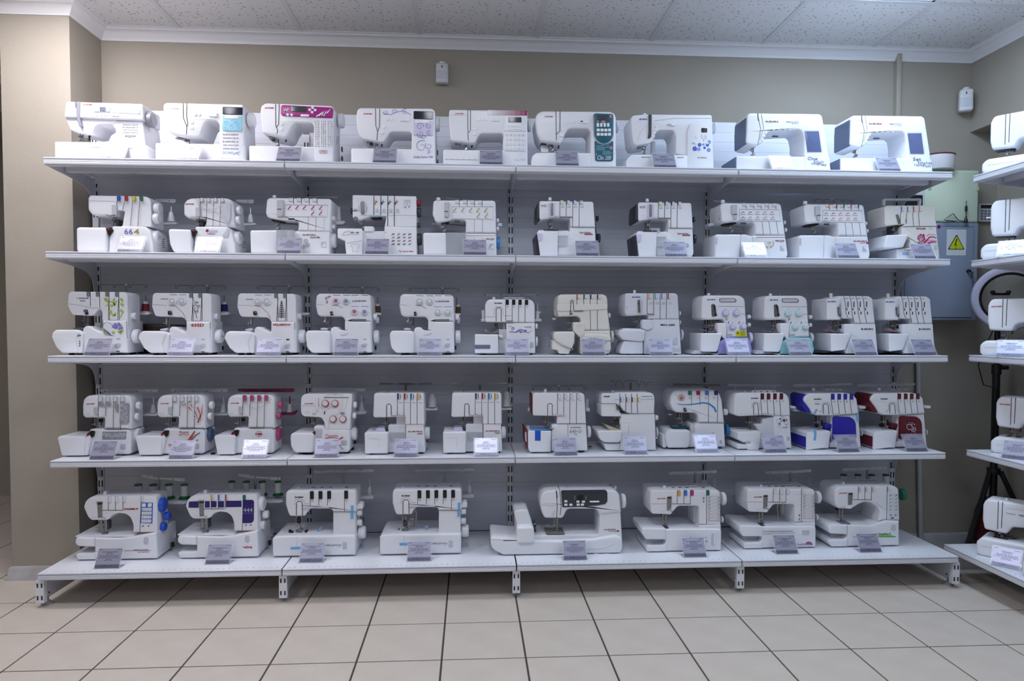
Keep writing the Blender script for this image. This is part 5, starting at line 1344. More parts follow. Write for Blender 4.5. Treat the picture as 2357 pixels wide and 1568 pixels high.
F('flower_print',362.8,107.6,6.9,6,3.6,'bl1')
F('flower_print',382.1,98,10.4,6,3.6,'bl3')
F('flower_print',309.2,127,4.3,6,3.6,'bl3')
F('flower_print',358.4,140,2.6,6,3.6,'bl1')
L('HZL-70HW-A',330.4,59.4,374,65.8,3.6,'mg')
P('needle_housing',[51,122,64,134,113,135,115,130,59,120],35,110,'dg',b=2,r=2)
B('needle_threader',63,109,94,121,40,58,'st',b=1,r=1)
ND(96.9,133.8,89.5,55,1.3)
V('bobbin_post',151,110,99.8,157.8,10.8,10.8,'w')
N('ruler_print',70,57.4,115,64.2,1,16,4.4,'dg',0.7,1)
N('ruler_print',236,59.3,267,65,1,10,4.4,'dg',0.7,1)
X('handwheel',437.2,442.7,100,225.5,26.8,'w')
V('spool_cap',97.9,60,268.7,273.1,7.9,7.1,'w')

M('sewing_machine','white sewing machine with grey end and lettering One Stitch One Play, on the top shelf','sewing machine',3.01,0.06,1)
style_body(n='500')
L('One',341.1,59.7,388,75.2,3.4,'slate3',bold=0.012)
L('Stitch',370.1,47.1,417.7,59,3.4,'slate3')
L('One',358.7,38.8,388.5,49.4,3.4,'slate3',bold=0.005)
L('Play',390.4,31.2,433.2,47.1,3.4,'slate3',bold=0.012)

M('sewing_machine','white sewing machine with grey end and lettering Set Stitches Have Fun, on the top shelf','sewing machine',3.501,0.06,1)
style_body(n='700')
L('Set',353.2,65,393.5,81,3.4,'slate3',bold=0.012)
L('Stitches',377.1,50.1,446.4,63.5,3.4,'slate3')
L('Have',361.3,40.2,399.5,51.5,3.4,'slate3',bold=0.005)
L('Fun',402.6,36.2,439.2,49.1,3.4,'slate3',bold=0.012)

M('overlocker','white overlocker with 664 lettering and blue red yellow green dials, on the second shelf','overlocker',0.097,0.06,2)
B('cloth_plate_cover',-5,6,122,114,0,170,'w',b=10,r=14)
P('front_cover',[124,6,128,71,141,121,281,120,302,106,313,43,313,6],14,170,'w',b=6,r=[4,10,10,14,30,20,4])
P('upper_body',[160,117,183,122,194,187,158,192,160,253,289,252,304,237,305,121],18,140,'w',b=8,r=[2,10,4,4,4,30,30,2])
P('head',[42,241,50,254,169,253,168,190,162,185,157,164,69,165,54,172,41,191],10,150,'w',b=9,r=[16,16,2,2,4,8,16,16,20])
R('head_groove',[44.8,229.5,288.8,226.4],9.4,1.5,'lg')  # thin light grey line across the head
SL([167,198.8,231.5,262],253,231.6,[190.4,188.4,121.5,120.4],9.6,10,['d_blu', 'd_red', 'd_yel', 'd_grn'],dx=-11)
P('needle_cover',[145,213,166,214,165,165,146,165],4,20,'lg',b=2,r=3)
P('looper_black',[115,110,138,115,148,103,135,82,128,82,121,98],6,60,'bk',b=2,r=3)
B('looper_red',125.7,101.9,134.2,108.7,4,10,'d_red',b=1,r=1)
ND(139.1,171,127.4,40,1.2)
B('foot_block',132,130,154,155,42,90,'dg',b=2,r=2)
T('finger_guard',[122.9,0,168.2,139.1,0,162.6,162.5,0,168.6],2,'st')
L('66',192.7,86.6,227.8,110,13.4,'purp')
L('4',233,87,255.5,110.3,13.4,'gold',bold=0.02)
X('tension_knob',311.3,336,40,203.6,24.3,'w')
X('tension_knob',306.8,331.5,40,159.4,24.3,'w')
X('handwheel',293.7,321.4,60,79.2,31.6,'w')
X('wheel_cap',319.5,324.3,60,79.5,9.2,'lg')
TT('vent_slot',[[303.6,110,45,320.6,110,40.2],[303.7,110,54,320.7,110,49.2],[303.9,110,62.9,320.8,110,58.1],[304,110,71.9,321,110,67.1],[304.2,110,80.9,321.1,110,76.1]],1.4,'dk')
P('spool_platform',[283,160,357,162,359,152,285,148],150,180,'w',b=3,r=4)
V('cone_holder',328.2,165,164.2,208.7,17.9,8.4,'w')
V('spool_pin',328.8,165,207.7,235,2.6,2.6,'w')
P('thread_guide_bar',[255,270,344,271,347,261,341,253,284,256,255,259],172,176,'w',b=1,r=4)
Y('guide_eye',317.1,261.2,2.6,171,173,'mg',u=1)
X('power_socket',287.7,297.5,130,31.2,8.3,'bk')
P('rear_bracket',[-22,182,4,182,3,137,-20,137],165,185,'w',b=3,r=3)
FT(-1,291,40,140)

M('overlocker','white overlocker with grey scroll ornament beside the slots, on the second shelf','overlocker',0.484,0.06,2)
P('cloth_plate_cover',[-3,100,3,110,94,108,97,24,101,6,19,6,3,43],0,170,'w',b=9,r=[14,14,10,4,4,20,30])
P('front_cover',[100,6,107,123,240,124,261,115,277,47,278,6],14,170,'w',b=6,r=[4,8,10,24,20,4])
P('upper_body',[143,121,158,158,125,158,126,249,245,250,268,237,276,123],18,160,'w',b=8,r=[2,8,6,2,24,24,2])
P('head',[60,218,70,237,91,246,134,248,130,166,123,160,78,158,61,172],10,150,'w',b=9,r=[24,24,24,2,4,8,16,16])
SL([132,161.3,190.7,220.6],248.5,231.4,[122.3,122.6,122.9,123.2],9.6,11,'dialw',dx=-6)
RR('arc_line',[[117.3,242.7,124,216.3,152.3,202.2,199.7,202.7,242.7,225],[135.7,204.4,199.5,189.7,218.3,171.6]],9.4,2,'lg')
P('ornament_panel',[248,237,263,234,260,157,242,123,223,172,221,201],9,12,'lgv',b=0.5,r=[4,10,20,10,10,10])
S('scroll_print',247.8,222.5,10,1.3,8.6,2,'w',u=1)
S('scroll_print',244.6,200.8,10,1.3,8.6,2,'w',u=1,a0=1)
S('scroll_print',241.5,179,10,1.3,8.6,2,'w',u=1,a0=2)
S('scroll_print',238.4,157.2,10,1.3,8.6,2,'w',u=1,a0=3)
S('scroll_print',244.8,135.5,10,1.3,8.6,2,'w',u=1,a0=4)
P('ornament_panel',[245,117,259,114,250,75,218,75,235,100],12.6,15,'lgv',b=0.5,r=4)
L('JANOME',69.7,216.1,105.2,223.3,9.4,'red',bold=0.02)
L('ArtDecor',158.8,89.2,194,96.4,13.4,'dred')
P('emblem',[152,100,155,111,164,111,165,104,158,100],12,15,'wine',b=0.4,r=2)
B('emblem_plate',166.4,99.8,202.2,109.9,12.4,15,'lil2',b=0.3,r=1)
P('needle_cover',[113,207,131,207,131,165,114,165],4,20,'lg',b=2,r=3)
P('looper_black',[88,107,107,112,118,102,107,78,100,78,94,95],6,60,'bk',b=2,r=3)
B('looper_red',98.6,99.9,105.7,106.7,4,10,'d_red',b=1,r=1)
ND(110,165.5,128.9,40,1.1)
B('foot_block',110,129,130,154,42,90,'dg',b=2,r=2)
X('tension_knob',279.8,296.7,40,201.7,18.2,'w')
X('tension_knob',275.4,292.8,40,157.6,17.2,'w')
X('handwheel',260,287.2,60,79.3,30.6,'w')
X('wheel_cap',286.2,290.1,60,79.5,8.2,'lg')
TT('vent_slot',[[278.2,110,45.8,291,110,42.4],[278.3,110,54.8,291.1,110,51.4],[278.4,110,63.9,291.2,110,60.5],[278.5,110,72.9,291.3,110,69.5]],1.3,'dk')
P('spool_platform',[257,160,325,162,326,153,260,149],150,180,'w',b=3,r=4)
V('cone_holder',298.7,165,164.1,202.8,15.8,7.4,'w')
V('spool_pin',299.1,165,201.8,234.4,2.6,2.6,'w')
P('thread_guide_bar',[231,272,311,273,313,262,306,255,251,258,231,261],172,176,'w',b=1,r=4)
Y('guide_eye',285.8,262.8,2.6,171,173,'mg',u=1)
P('thread_rail',[167,258,177,264,189,259,197,264,201,258],60,70,'wire',b=1,r=1)
X('power_socket',261.6,270.5,130,31.3,7.3,'bk')
FT(9,248,40,140)

M('coverstitch_machine','white coverstitch machine with magenta stitch sketches and silver cone-dots, on the second shelf','overlocker',0.834,0.06,2)
P('cloth_plate_cover',[-3,101,1,108,114,110,113,6,13,6,-1,6],0,160,'w',b=8,r=[8,8,4,4,16,30])
P('clear_tray',[113,111,189,111,204,96,203,9,112,8],4,9,'clear',b=1,r=[2,20,20,2,2])
P('lower_body',[184,6,185,106,200,111,340,110,338,6],20,165,'w',b=6,r=[4,4,4,8,8])
P('upper_body',[61,187,66,244,76,254,342,253,350,244,342,107,201,108,205,150,141,153,115,157,88,162,68,168],16,160,'w',b=9,r=[14,14,16,16,12,2,2,10,6,8,14,10])
P('lever_cover',[114,243,142,244,141,177,134,169,112,169],6,20,'lg',b=3,r=4)
R('lever_line',[114.7,202.2,132.8,202.4],5.4,3,'dk')
R('chart_frame',[147.5,223.2,332.6,224,329.7,171.7,144.5,171.6,147.5,223.2],15.4,1.2,'mg')
SL([183.6,217.5,251.5,286],254.3,237.5,227.3,15.6,19,'dialw',side=-1)
R('stitch_sketch',[158.4,203.4,171.7,218.9],15.4,4,'mag2')
R('stitch_sketch',[157.4,200.4,174.6,200.6],15.4,1.2,'or2')
R('stitch_sketch',[191.8,204.9,205.1,220.4],15.4,4,'mag2')
R('stitch_sketch',[190.8,201.8,208,202],15.4,1.2,'or2')
R('stitch_sketch',[224.2,205.3,237.6,220.8],15.4,4,'mag2')
R('stitch_sketch',[223.2,202.2,240.4,202.4],15.4,1.2,'or2')
R('stitch_sketch',[260.8,204.7,274.1,220.2],15.4,4,'mag2')
R('stitch_sketch',[259.7,201.6,277,201.8],15.4,1.2,'or2')
R('stitch_sketch',[295.3,205.1,308.7,220.7],15.4,4,'mag2')
R('stitch_sketch',[294.3,202,311.6,202.2],15.4,1.2,'or2')
R('stitch_sketch',[259.5,179.1,272.9,194.6],15.4,4,'mag2')
R('stitch_sketch',[258.5,176,275.8,176.2],15.4,1.2,'or2')
R('stitch_sketch',[294.1,180.5,307.5,196],15.4,4,'mag2')
R('stitch_sketch',[293.1,177.4,310.4,177.6],15.4,1.2,'or2')
R('seam_line',[247.3,170.7,244.8,110.7],15.4,1.2,'mg')
R('seam_line',[281.8,170.1,278.3,109.5],15.4,1.2,'dg')
R('seam_line',[317.4,170.5,313.9,108.8],15.4,1.2,'lg')
L('AURORA',220.3,88.9,279.3,95.6,19.4,'wine',bold=0.02)
L('3000',253.7,77.4,281.3,85.4,19.4,'dg')
L('DL',283.3,78.2,297.6,85.5,19.4,'bk',bold=0.03)
YY('silver_dot',[234.4,65.8,241.9,46.9,223,38.5],10.6,19,22,'lg')
P('hatch',[302,62,323,62,323,39,302,39],18,22,'lg',b=1,r=2)
P('hatch_ramp',[303,39,321,60,322,39],17,20,'w',b=0.6,r=1,u=1)
P('needle_black',[73,167,142,157,129,151,83,155],40,90,'bk',b=3,r=3)
B('label_plate',160.1,157.3,186.5,164.8,15,17,'dg',b=0.3,r=1)
R('lamp_line',[105.3,152.2,185.3,147.9],80,6,'mg')
ND(105.8,157.3,118.5,45,1.4)
X('tension_knob',343.1,358.6,50,171.1,9.6,'w')
X('tension_knob',342.8,358.3,50,133.7,9.6,'w')
X('handwheel',331.1,360.2,70,73.7,32.2,'w')
P('thread_guide_bar',[201,290,281,293,356,294,362,288,356,282,281,286,201,285],170,174,'clear2',b=1,r=3)
Y('guide_eye',352.2,287.4,3.9,168,171,'mg',u=1)
Y('guide_eye',277.5,288,3.3,168,171,'mg',u=1)
P('spool_platform',[322,176,381,176,385,169,375,159,332,158],150,190,'w',b=3,r=4)
V('white_cone',350.1,170,179.4,243.1,12.2,8.9,'thr')
V('top_cap',87.8,60,262,272.3,7.5,7.5,'w')
FT(29,309,40,140)

M('overlocker','tall white overlocker with LED lettering and red and black side knobs, on the second shelf','overlocker',1.213,0.06,2)
P('cloth_plate',[-2,113,2,120,102,120,109,113,108,5,36,5,31,56,33,64,-1,78],0,165,'w',b=4,r=[6,6,6,4,4,4,8,8,6])
RR('arrow_print',[[56.6,101.7,72.4,101.9],[77,101.9,92.8,102.1]],-0.4,2,'dg')
P('arrow_head',[57,102,64,107,64,97],-0.6,1,'dg',b=0,r=0)
P('arrow_head',[93,102,86,107,86,97],-0.6,1,'dg',b=0,r=0)
N('small_print',55,92.5,92.7,96,1,10,-0.4,'mg',0.7,1)
R('hand_sketch',[17.3,89.6,28.6,102.5,46.5,107.8,51.6,108.9,51.4,92.5,33.6,89.7,17.3,89.6],-0.4,0.8,'mg')
R('plate_line',[34.4,54.3,105.8,66.3],-0.4,1.2,'or2')
R('shirt_sketch',[54.7,43.8,61.4,51.5,71.6,51.6,76.7,47.6,83.3,51.7,89.4,51.8,95.5,42.6,91.4,37.4,88.3,40.5,88.2,17.9,62.7,17.6,62.8,40.2,58.8,37.1,54.7,43.8],-0.4,0.8,'mg')
P('looper_cover',[107,5,108,111,203,112,202,5],16,150,'w',b=3,r=2)
B('looper_guard',114,107,156,132,10,60,'w',b=4,r=5)
P('lower_body',[203,5,203,131,345,131,347,5],12,170,'w',b=5,r=3)
P('upper_body',[203,130,212,179,144,177,113,167,98,161,72,163,62,172,62,271,345,269,346,132],16,160,'w',b=4,r=[2,4,6,8,8,10,10,5,5,2])
R('thread_slot',[157.2,269.9,155.8,182.3],15.4,3,'dk')
B('tension_dot',157.4,229.3,163.6,241.7,13,18,'d_org',b=1,r=1)
R('dial_print',[166.4,250.4,166.3,232.9],15.4,2,'dg')
R('dial_print',[166.3,241.7,173.5,241.8],15.4,3,'wine')
R('thread_slot',[188,270.3,186.6,182.7],15.4,3,'dk')
B('tension_dot',188.2,229.7,194.4,242.1,13,18,'d_nvy',b=1,r=1)
R('dial_print',[197.2,250.8,197.1,233.3],15.4,2,'dg')
R('dial_print',[197.1,242.1,204.3,242.2],15.4,3,'wine')
R('thread_slot',[218.9,270.7,217.2,133.5],15.4,3,'dk')
B('tension_dot',219,230.1,225.2,242.5,13,18,'d_grn',b=1,r=1)
R('dial_print',[228,251.2,228,233.7],15.4,2,'dg')
R('dial_print',[228,242.5,235.2,242.6],15.4,3,'wine')
R('thread_slot',[248.2,271.1,246.6,133.8],15.4,3,'dk')
B('tension_dot',248.3,230.5,254.5,242.9,13,18,'d_red',b=1,r=1)
R('dial_print',[257.4,251.6,257.3,234.1],15.4,2,'dg')
R('dial_print',[257.3,242.9,264.5,243],15.4,3,'wine')
F('guide_print',170.8,203.1,9.5,5,15.4,'lgv')
N('small_print',160.4,191.6,181,196,1,5,15.4,'mg',0.6,1)
F('guide_print',201.6,203.5,9.5,5,15.4,'lgv')
N('small_print',191.3,192,211.9,196.4,1,5,15.4,'mg',0.6,1)
F('guide_print',231.4,203.9,9.5,5,15.4,'lgv')
N('small_print',221.1,192.4,241.7,196.8,1,5,15.4,'mg',0.6,1)
F('guide_print',261.3,204.2,9.5,5,15.4,'lgv')
N('small_print',251,192.7,271.6,197.1,1,5,15.4,'mg',0.6,1)
R('step_line',[213.3,183,344.9,183.5],15.4,1,'lg')
P('blue_light',[138,184,186,183,185,178,138,178],12,17,'lblue',b=1,r=1)
P('light_black',[133,177,187,178,188,169,148,168],40,70,'bk',b=2,r=2)
R('light_print',[140.5,175.1,174.1,175.5],39,3,'mg')
L('LED',63.6,197.7,85.7,205.7,15.4,'dg',bold=0.02)
N('small_print',64.7,209,85.2,212.4,1,6,15.4,'mg',0.6,1)
RR('scale_line',[[90.4,221.2,91.8,195.5],[126.7,221.1,124.5,193.3]],15.4,1.5,'mg')
P('presser_lever',[99,240,115,244,116,196,113,185,101,185],4,24,'st',b=3,r=5)
Y('stitch_knob',76.1,165.1,9.5,10,30,'mg')
ND(104.4,169.4,125.1,45,1.2)
N('icon_print',289.8,243.8,319.2,252.4,2,6,15.4,'mg',0.7,1)
RR('icon_frame',[[290.8,239.7,301.7,239.8,301.6,227.4,290.8,227.3,290.8,239.7],[305.8,239.9,318.2,240,318.1,227.6,305.7,227.5,305.8,239.9]],15.4,1,'mg')
L('16',291.3,214.9,300.6,222.3,15.4,'dg')
L('4',308.8,217.2,315,224.5,15.4,'dg')
N('stitch_chart',230.2,46.2,327.4,106.2,4,4,11.4,'mg',0.5,5)
R('stitch_sketch',[234.1,93.3,249.5,101.2],11.2,2.4,'mg')
R('stitch_sketch',[258.8,93.5,274.3,101.4],11.2,2.4,'or2')
R('stitch_sketch',[283.5,93.8,299,101.7],11.2,2.4,'mg')
RR('stitch_sketch',[[308.3,94,323.8,102],[234,78.8,249.5,86.7]],11.2,2.4,'or2')
R('stitch_sketch',[258.7,79.1,274.2,87],11.2,2.4,'mg')
R('stitch_sketch',[283.5,79.3,299,87.2],11.2,2.4,'or2')
RR('stitch_sketch',[[308.2,79.6,323.8,87.5],[233.9,64.4,249.4,72.3]],11.2,2.4,'mg')
R('stitch_sketch',[258.7,64.6,274.2,72.5],11.2,2.4,'or2')
R('stitch_sketch',[283.4,64.8,298.9,72.7],11.2,2.4,'mg')
RR('stitch_sketch',[[308.2,65.1,323.7,73],[233.9,49.9,249.4,57.8]],11.2,2.4,'or2')
R('stitch_sketch',[258.6,50.1,274.1,58],11.2,2.4,'mg')
R('stitch_sketch',[283.4,50.3,298.9,58.2],11.2,2.4,'or2')
R('stitch_sketch',[308.1,50.6,323.7,58.5],11.2,2.4,'mg')
R('vent_print',[203.2,105.9,213.5,106],11.4,1,'mg')
L('Merrylock',266.2,15.5,310.6,26.8,11.4,'red')
L('885A',313.7,19,331.8,25.4,11.4,'red',bold=0.01)
X('tension_knob',345.2,362.9,40,241.7,14.9,'d_red2')
X('tension_knob',345.3,363.1,50,202.7,22.4,'dg')
X('tension_knob',344.9,361.6,40,142.7,10.6,'dg')
X('handwheel',344.2,365.2,60,82.5,27.8,'dg')
X('side_knob',46.7,55.5,60,207.1,15,'dg')
FT(38,328,40,140,9,6)

M('coverstitch_machine','white coverstitch machine with yellow stitch sketches and blue handwheel, on the second shelf','overlocker',1.589,0.06,2)
P('cloth_plate_cover',[0,98,4,105,102,106,104,6,16,6,2,6],0,160,'w',b=8,r=[8,8,3,3,14,30])
P('clear_tray',[103,107,190,107,190,9,105,8],4,9,'clear',b=1,r=2)
P('lower_body',[188,6,189,107,328,107,330,6],20,165,'w',b=6,r=[4,2,8,8])
R('red_line',[191.1,96.2,327.4,97.6],19.4,1.2,'or2')
P('upper_body',[41,189,44,244,52,253,315,255,325,247,328,107,189,107,191,163,130,166,114,161,72,153,54,156],16,160,'w',b=9,r=[14,14,16,14,12,2,2,10,8,8,10,14])
P('lever_cover',[95,242,117,244,115,181,110,175,94,176],6,20,'lg',b=3,r=4)
R('lever_line',[94.7,201,111.3,201.2],5.4,3,'dk')
R('chart_frame',[128.7,224.3,314.5,226.1,313.6,169.9,127.6,169.8,128.7,224.3],15.4,1.2,'mg')
SL([161.5,196.4,230.3,263.8],254.7,237.7,226.8,15.6,17.9,'dialw',side=-1)
R('stitch_sketch',[133.9,202.1,147.4,217.8],15.4,4,'gold')
R('stitch_sketch',[132.8,198.9,149.5,199.1],15.4,1.2,'mg')
R('stitch_sketch',[170.3,203.6,183.9,219.3],15.4,4,'gold')
R('stitch_sketch',[169.3,200.4,186,200.6],15.4,1.2,'mg')
R('stitch_sketch',[204.7,202.9,218.3,218.7],15.4,4,'gold')
R('stitch_sketch',[203.7,199.8,220.4,200],15.4,1.2,'mg')
R('stitch_sketch',[238.2,203.3,251.7,219.1],15.4,4,'gold')
R('stitch_sketch',[237.1,200.2,253.8,200.4],15.4,1.2,'mg')
R('stitch_sketch',[273.7,203.8,287.3,219.5],15.4,4,'gold')
R('stitch_sketch',[272.7,200.6,289.4,200.8],15.4,1.2,'mg')
R('stitch_sketch',[239.7,178.4,253.3,194.2],15.4,4,'gold')
R('stitch_sketch',[238.7,175.3,255.4,175.5],15.4,1.2,'mg')
R('stitch_sketch',[275.8,178.8,289.4,194.6],15.4,4,'gold')
R('stitch_sketch',[274.8,175.7,291.5,175.9],15.4,1.2,'mg')
R('seam_line',[229.8,168.9,227.7,108],15.4,1.2,'mg')
R('seam_line',[265.4,169.3,265.4,107.9],15.4,1.2,'dg')
L('NECCHI',280.2,79.3,318.5,85.4,19.4,'wine',bold=0.02)
N('small_print',298,75.3,318,78.6,1,5,19.4,'mg',0.7,1)
RR('wreath_print',[[244,60.2,229.3,68.4,226.2,78.8,231.4,86.2],[250.3,60.2,265,68.7,268.1,79.2,262.9,86.5]],19.4,4,'gold',w1=1)
P('hatch',[297,62,318,62,318,38,297,38],18,22,'lg',b=1,r=2)
P('hatch_ramp',[298,37,316,61,317,38],17,20,'w',b=0.6,r=1,u=1)
P('needle_black',[56,165,116,165,111,154,66,154],40,90,'bk',b=3,r=3)
B('label_plate',139.1,154.3,164.1,161.9,15,17,'dg',b=0.3,r=1)
R('lamp_line',[116.2,154.4,187.5,149.9],80,6,'mg')
ND(91,157.8,114.3,45,1.4)
X('tension_knob',330.6,341.2,50,170.2,9.1,'w')
X('tension_knob',330.6,341.2,50,133.3,9.1,'w')
X('handwheel',331.5,345.4,70,70.3,27.9,'d_lbl')
P('thread_guide_bar',[76,297,87,298,164,289,251,282,345,285,345,278,251,277,158,283,78,288],170,174,'clear2',b=1,r=3)
YY('guide_eye',[90.7,292.4,166,285.8],3.9,168,171,'mg',u=1)
V('top_cap',65.3,60,260.7,271.7,9.6,9.6,'w')
P('spool_platform',[30,166,52,165,52,160,30,161],120,150,'w',b=2,r=2)
P('spool_platform',[339,174,359,174,360,159,339,159],150,180,'w',b=2,r=2)
FT(30,308,40,140)

M('overlocker','white overlocker with charcoal sides and b42 lettering, on the second shelf','overlocker',2.099,0.06,2)
charcoal_side_body(n='b42',a='d_yel',b='d_tea',c='d_blu',d='d_pnk')
P('bump',[231,65,232,71,252,72,253,65],12,18,'lil2',b=1,r=6)
charcoal_side_top()

M('overlocker','white overlocker with charcoal sides and b44 lettering, on the second shelf','overlocker',2.552,0.06,2)
charcoal_side_body(n='b44',a='d_yel',b='d_tea',c='d_nvy',d='d_red')
B('finger_hole',226,50,252,73,15,18,'lg',b=1,r=12)
P('looper_guard',[70,138,110,138,114,132,114,116,79,111,71,120],6,14,'clear',b=2,r=[6,8,8,4,4,8])
charcoal_side_top()

M('coverstitch_machine','white coverstitch machine with golden 100 wreath, on the second shelf','overlocker',2.917,0.06,2)
slant_body(a='dialw',b='dialw',c='dialw',d='dialw',e='dialw',g='mg')
L('NECCHI',292.4,83,333.9,89.6,13.4,'wine',bold=0.02)
R('red_line',[199.9,101.7,341.2,103.1],13.4,1.6,'dred')
RR('wreath_print',[[258.3,51.8,243.1,62.9,240.6,76.9,246.2,86.5],[267.5,51.9,282.3,63.3,284.4,77.3,278.5,86.8]],13.4,4,'gold',w1=1)
L('100',253.3,73.1,272.8,81.1,13.4,'gold')
N('small_print',253.6,57.4,273,69.9,3,4,13.4,'gold',0.5,1)
N('small_print',312.1,78.1,334,81.7,1,5,13.4,'mg',0.7,1)
slant_trim()
P('thread_guide_bar',[45,296,58,297,100,289,154,288,154,283,94,284,59,285,46,291],150,154,'clear2',b=1,r=3)
P('spool_platform',[10,179,46,182,55,172,16,164],120,160,'w',b=2,r=3)
V('thread_cone',41.6,150,184.8,254.5,11.5,9.2,'thr')
B('side_plate',34.6,182.8,40.8,196.3,30,44,'lg',b=1,r=1)
FT(46,329,40,140)

M('coverstitch_machine','white coverstitch machine with bent wire guide and five coloured dials, on the second shelf','overlocker',3.312,0.06,2)
slant_body(a='d_org',b='d_red',c='d_grn',d='d_mag',e='d_pur',g='or2')
L('AURORA',268.5,84.3,336.9,91.1,13.4,'wine',bold=0.02)
L('5000',303.8,76.1,331.8,83.2,13.4,'rose')
B('badge',333.9,75.8,344.3,83.2,12.6,15,'wine',b=0.4,r=1)
slant_trim()
WG(236,150,287,301,[150.7,194.4,244.2,290.4,333.1],12,'wire')
B('side_plate',41.2,185.2,46.2,198.8,30,44,'lg',b=1,r=1)
FT(52,339,40,140)

M('overlocker','cream overlocker with carrying handle and pink wave ornament, at the end of the second shelf','overlocker',3.778,0.06,2)
P('lower_base',[20,55,91,59,92,5,21,5],20,170,'w',b=5,r=4)
P('cloth_plate',[-40,116,64,120,38,59,-58,54],0,150,'w',b=5,r=[6,6,6,8])
P('lower_body',[88,5,78,98,39,114,38,159,206,163,226,25,225,5],14,170,'cr',b=8,r=[4,10,8,4,3,4,4])
P('upper_body',[-50,246,-39,254,185,258,199,249,196,201,207,161,36,158,60,171,-46,160],12,150,'cr',b=8,r=[10,12,14,10,10,2,2,8,10])
R('seam_line',[38.9,158.2,204.6,161.7],11.4,1.5,'mg')
P('carry_handle',[-25,263,-25,296,164,300,162,267,152,267,152,289,-14,286,-15,263],60,78,'lg',b=3,r=[2,8,8,2,2,4,4,2])
R('thread_slot',[28,254.1,33,241.2,27.8,214.6,27.6,170.5],11.6,2,'dk')
B('tension_dial',28,229,43,250,8,16,'dialw',b=2,r=2)
B('dial_colour',27.9,229.6,32.2,248.9,7,10,'d_blu',b=0.8,r=1,u=1)
R('thread_slot',[57.5,254.5,62.5,241.6,57.2,215,57.1,170.8],11.6,2,'dk')
B('tension_dial',57,229,73,251,8,16,'dialw',b=2,r=2)
B('dial_colour',57.4,230,61.7,249.2,7,10,'d_grn',b=0.8,r=1,u=1)
R('thread_slot',[87,254.9,92,241.9,86.8,215.3,92.8,161.1],11.6,2,'dk')
B('tension_dial',87,229,102,251,8,16,'dialw',b=2,r=2)
B('dial_colour',86.9,230.4,91.1,249.6,7,10,'d_red',b=0.8,r=1,u=1)
R('thread_slot',[115.4,255.2,120.4,242.3,115.1,215.6,121.1,161.4],11.6,2,'dk')
B('tension_dial',115,230,131,251,8,16,'dialw',b=2,r=2)
B('dial_colour',115.2,230.7,119.5,250,7,10,'d_org',b=0.8,r=1,u=1)
P('lever_plate',[3,213,13,214,28,169,17,169],4,16,'st',b=2,r=3)
T('thread_hook',[51.8,8,192.8,55.5,8,187.2,50.9,8,180.4],2,'mg')
B('foot_block',11,129,31,165,40,90,'dg',b=2,r=2)
B('foot_block',40,129,55,161,40,90,'bk',b=2,r=2)
ND(18.8,166.1,126.2,40,1.2)
L('SINGER',107.4,145,153.4,152.9,13.4,'dred',bold=0.02)
L('14SH',167.8,146.2,186.6,153.3,13.4,'lg')
R('wave_print',[116.8,98.1,118.2,112.3,132.8,119.8,147.8,112.6,145.3,95.5,133.5,92.5],13.4,7,'mag2',w1=2.8)
R('wave_print',[145.6,84.1,163,98.5,171.6,110,192.4,111.3,206.8,105.8],13.4,9,'mag2',w1=3.6)
R('wave_print',[151.6,81.4,175,95.8,207.1,94.4],13.4,9,'pink',w1=3.6)
R('wave_print',[166.4,80.4,187,88.5,207.3,86.4],13.4,8,'mag2',w1=3.2)
R('wave_print',[118.1,115.1,123.9,122],13.4,6,'pink',w1=2.4)
R('wave_print',[139.9,123.3,149.6,115.4],13.4,9,'mag2',w1=3.6)
R('wave_print',[159.6,115.5,168.3,124.1,183.2,121.4],13.4,7,'pink',w1=2.8)
R('wave_print',[117,86.7,127.9,80,145.6,81.3],13.4,6,'mag2',w1=2.4)
R('wave_print',[186.2,122.6,193.3,121.5],13.4,4,'mag2',w1=1.6)
R('wave_print',[198.1,121.6,205.3,118.2],13.4,4,'pink',w1=1.6)
S('wave_print',134.6,97.1,15.5,1.6,13.4,5,'mag2')
Y('wave_dot',130,120.8,5,12.8,15,'mag2')
L('DIFFERENTIAL',48.7,45.2,90,51.3,13.4,'red')
B('label_sticker',47,26,76,40,19,21,'lblue',b=0.2,r=1)
B('finger_hole',196,52,211,75,12.6,16,'lg',b=0.6,r=4)
X('handwheel',262.1,269.4,80,168.9,9,'d_mag')
FT(44,217,40,140,9,6)

M('overlocker','white overlocker with green butterfly print and lavender picture, on the third shelf','overlocker',-0.019,0.066,3)
P('cloth_plate_cover',[-5,78,-1,99,13,111,104,112,113,100,95,54,104,10,36,10,12,34],0,165,'w',b=7,r=[8,14,14,12,8,8,8,20,20])
P('plate_face',[91,74,105,111,127,96,123,10,102,10],4,120,'w',b=3,r=3)
YY('screw',[112.8,61.5,112.6,51.3,112.4,41.2],3.2,2,6,'mg')
T('latch',[104.4,2,84.3,111.9,2,89.4,118.2,2,86.9],3,'mg')
P('lower_body',[112,10,119,115,129,128,152,129,166,115,203,100,204,152,306,152,309,10,300,10],16,170,'w',b=7,r=[4,6,14,20,20,6,2,2,14,12])
P('body',[56,219,59,267,68,279,301,278,309,264,309,171,309,10,305,10,303,152,201,152,201,192,189,206,164,176,144,173,75,177,62,201],22,135,'w',b=10,r=[20,16,18,20,20,4,4,2,2,2,14,16,14,14,14,16])
R('head_crease',[58,225.7,101.2,220.7,150.3,209.2,199.5,204.3],21.4,1.6,'lg')
SL([152,191.4,231.4,273],279.4,258.6,[214.3,207.8,154.9,155],21.6,13.8,'mg',side=-1)
R('cover_frame',[231.2,258,226.4,154.8,266,153.9,272.7,258.2],21.4,1.6,'dk')
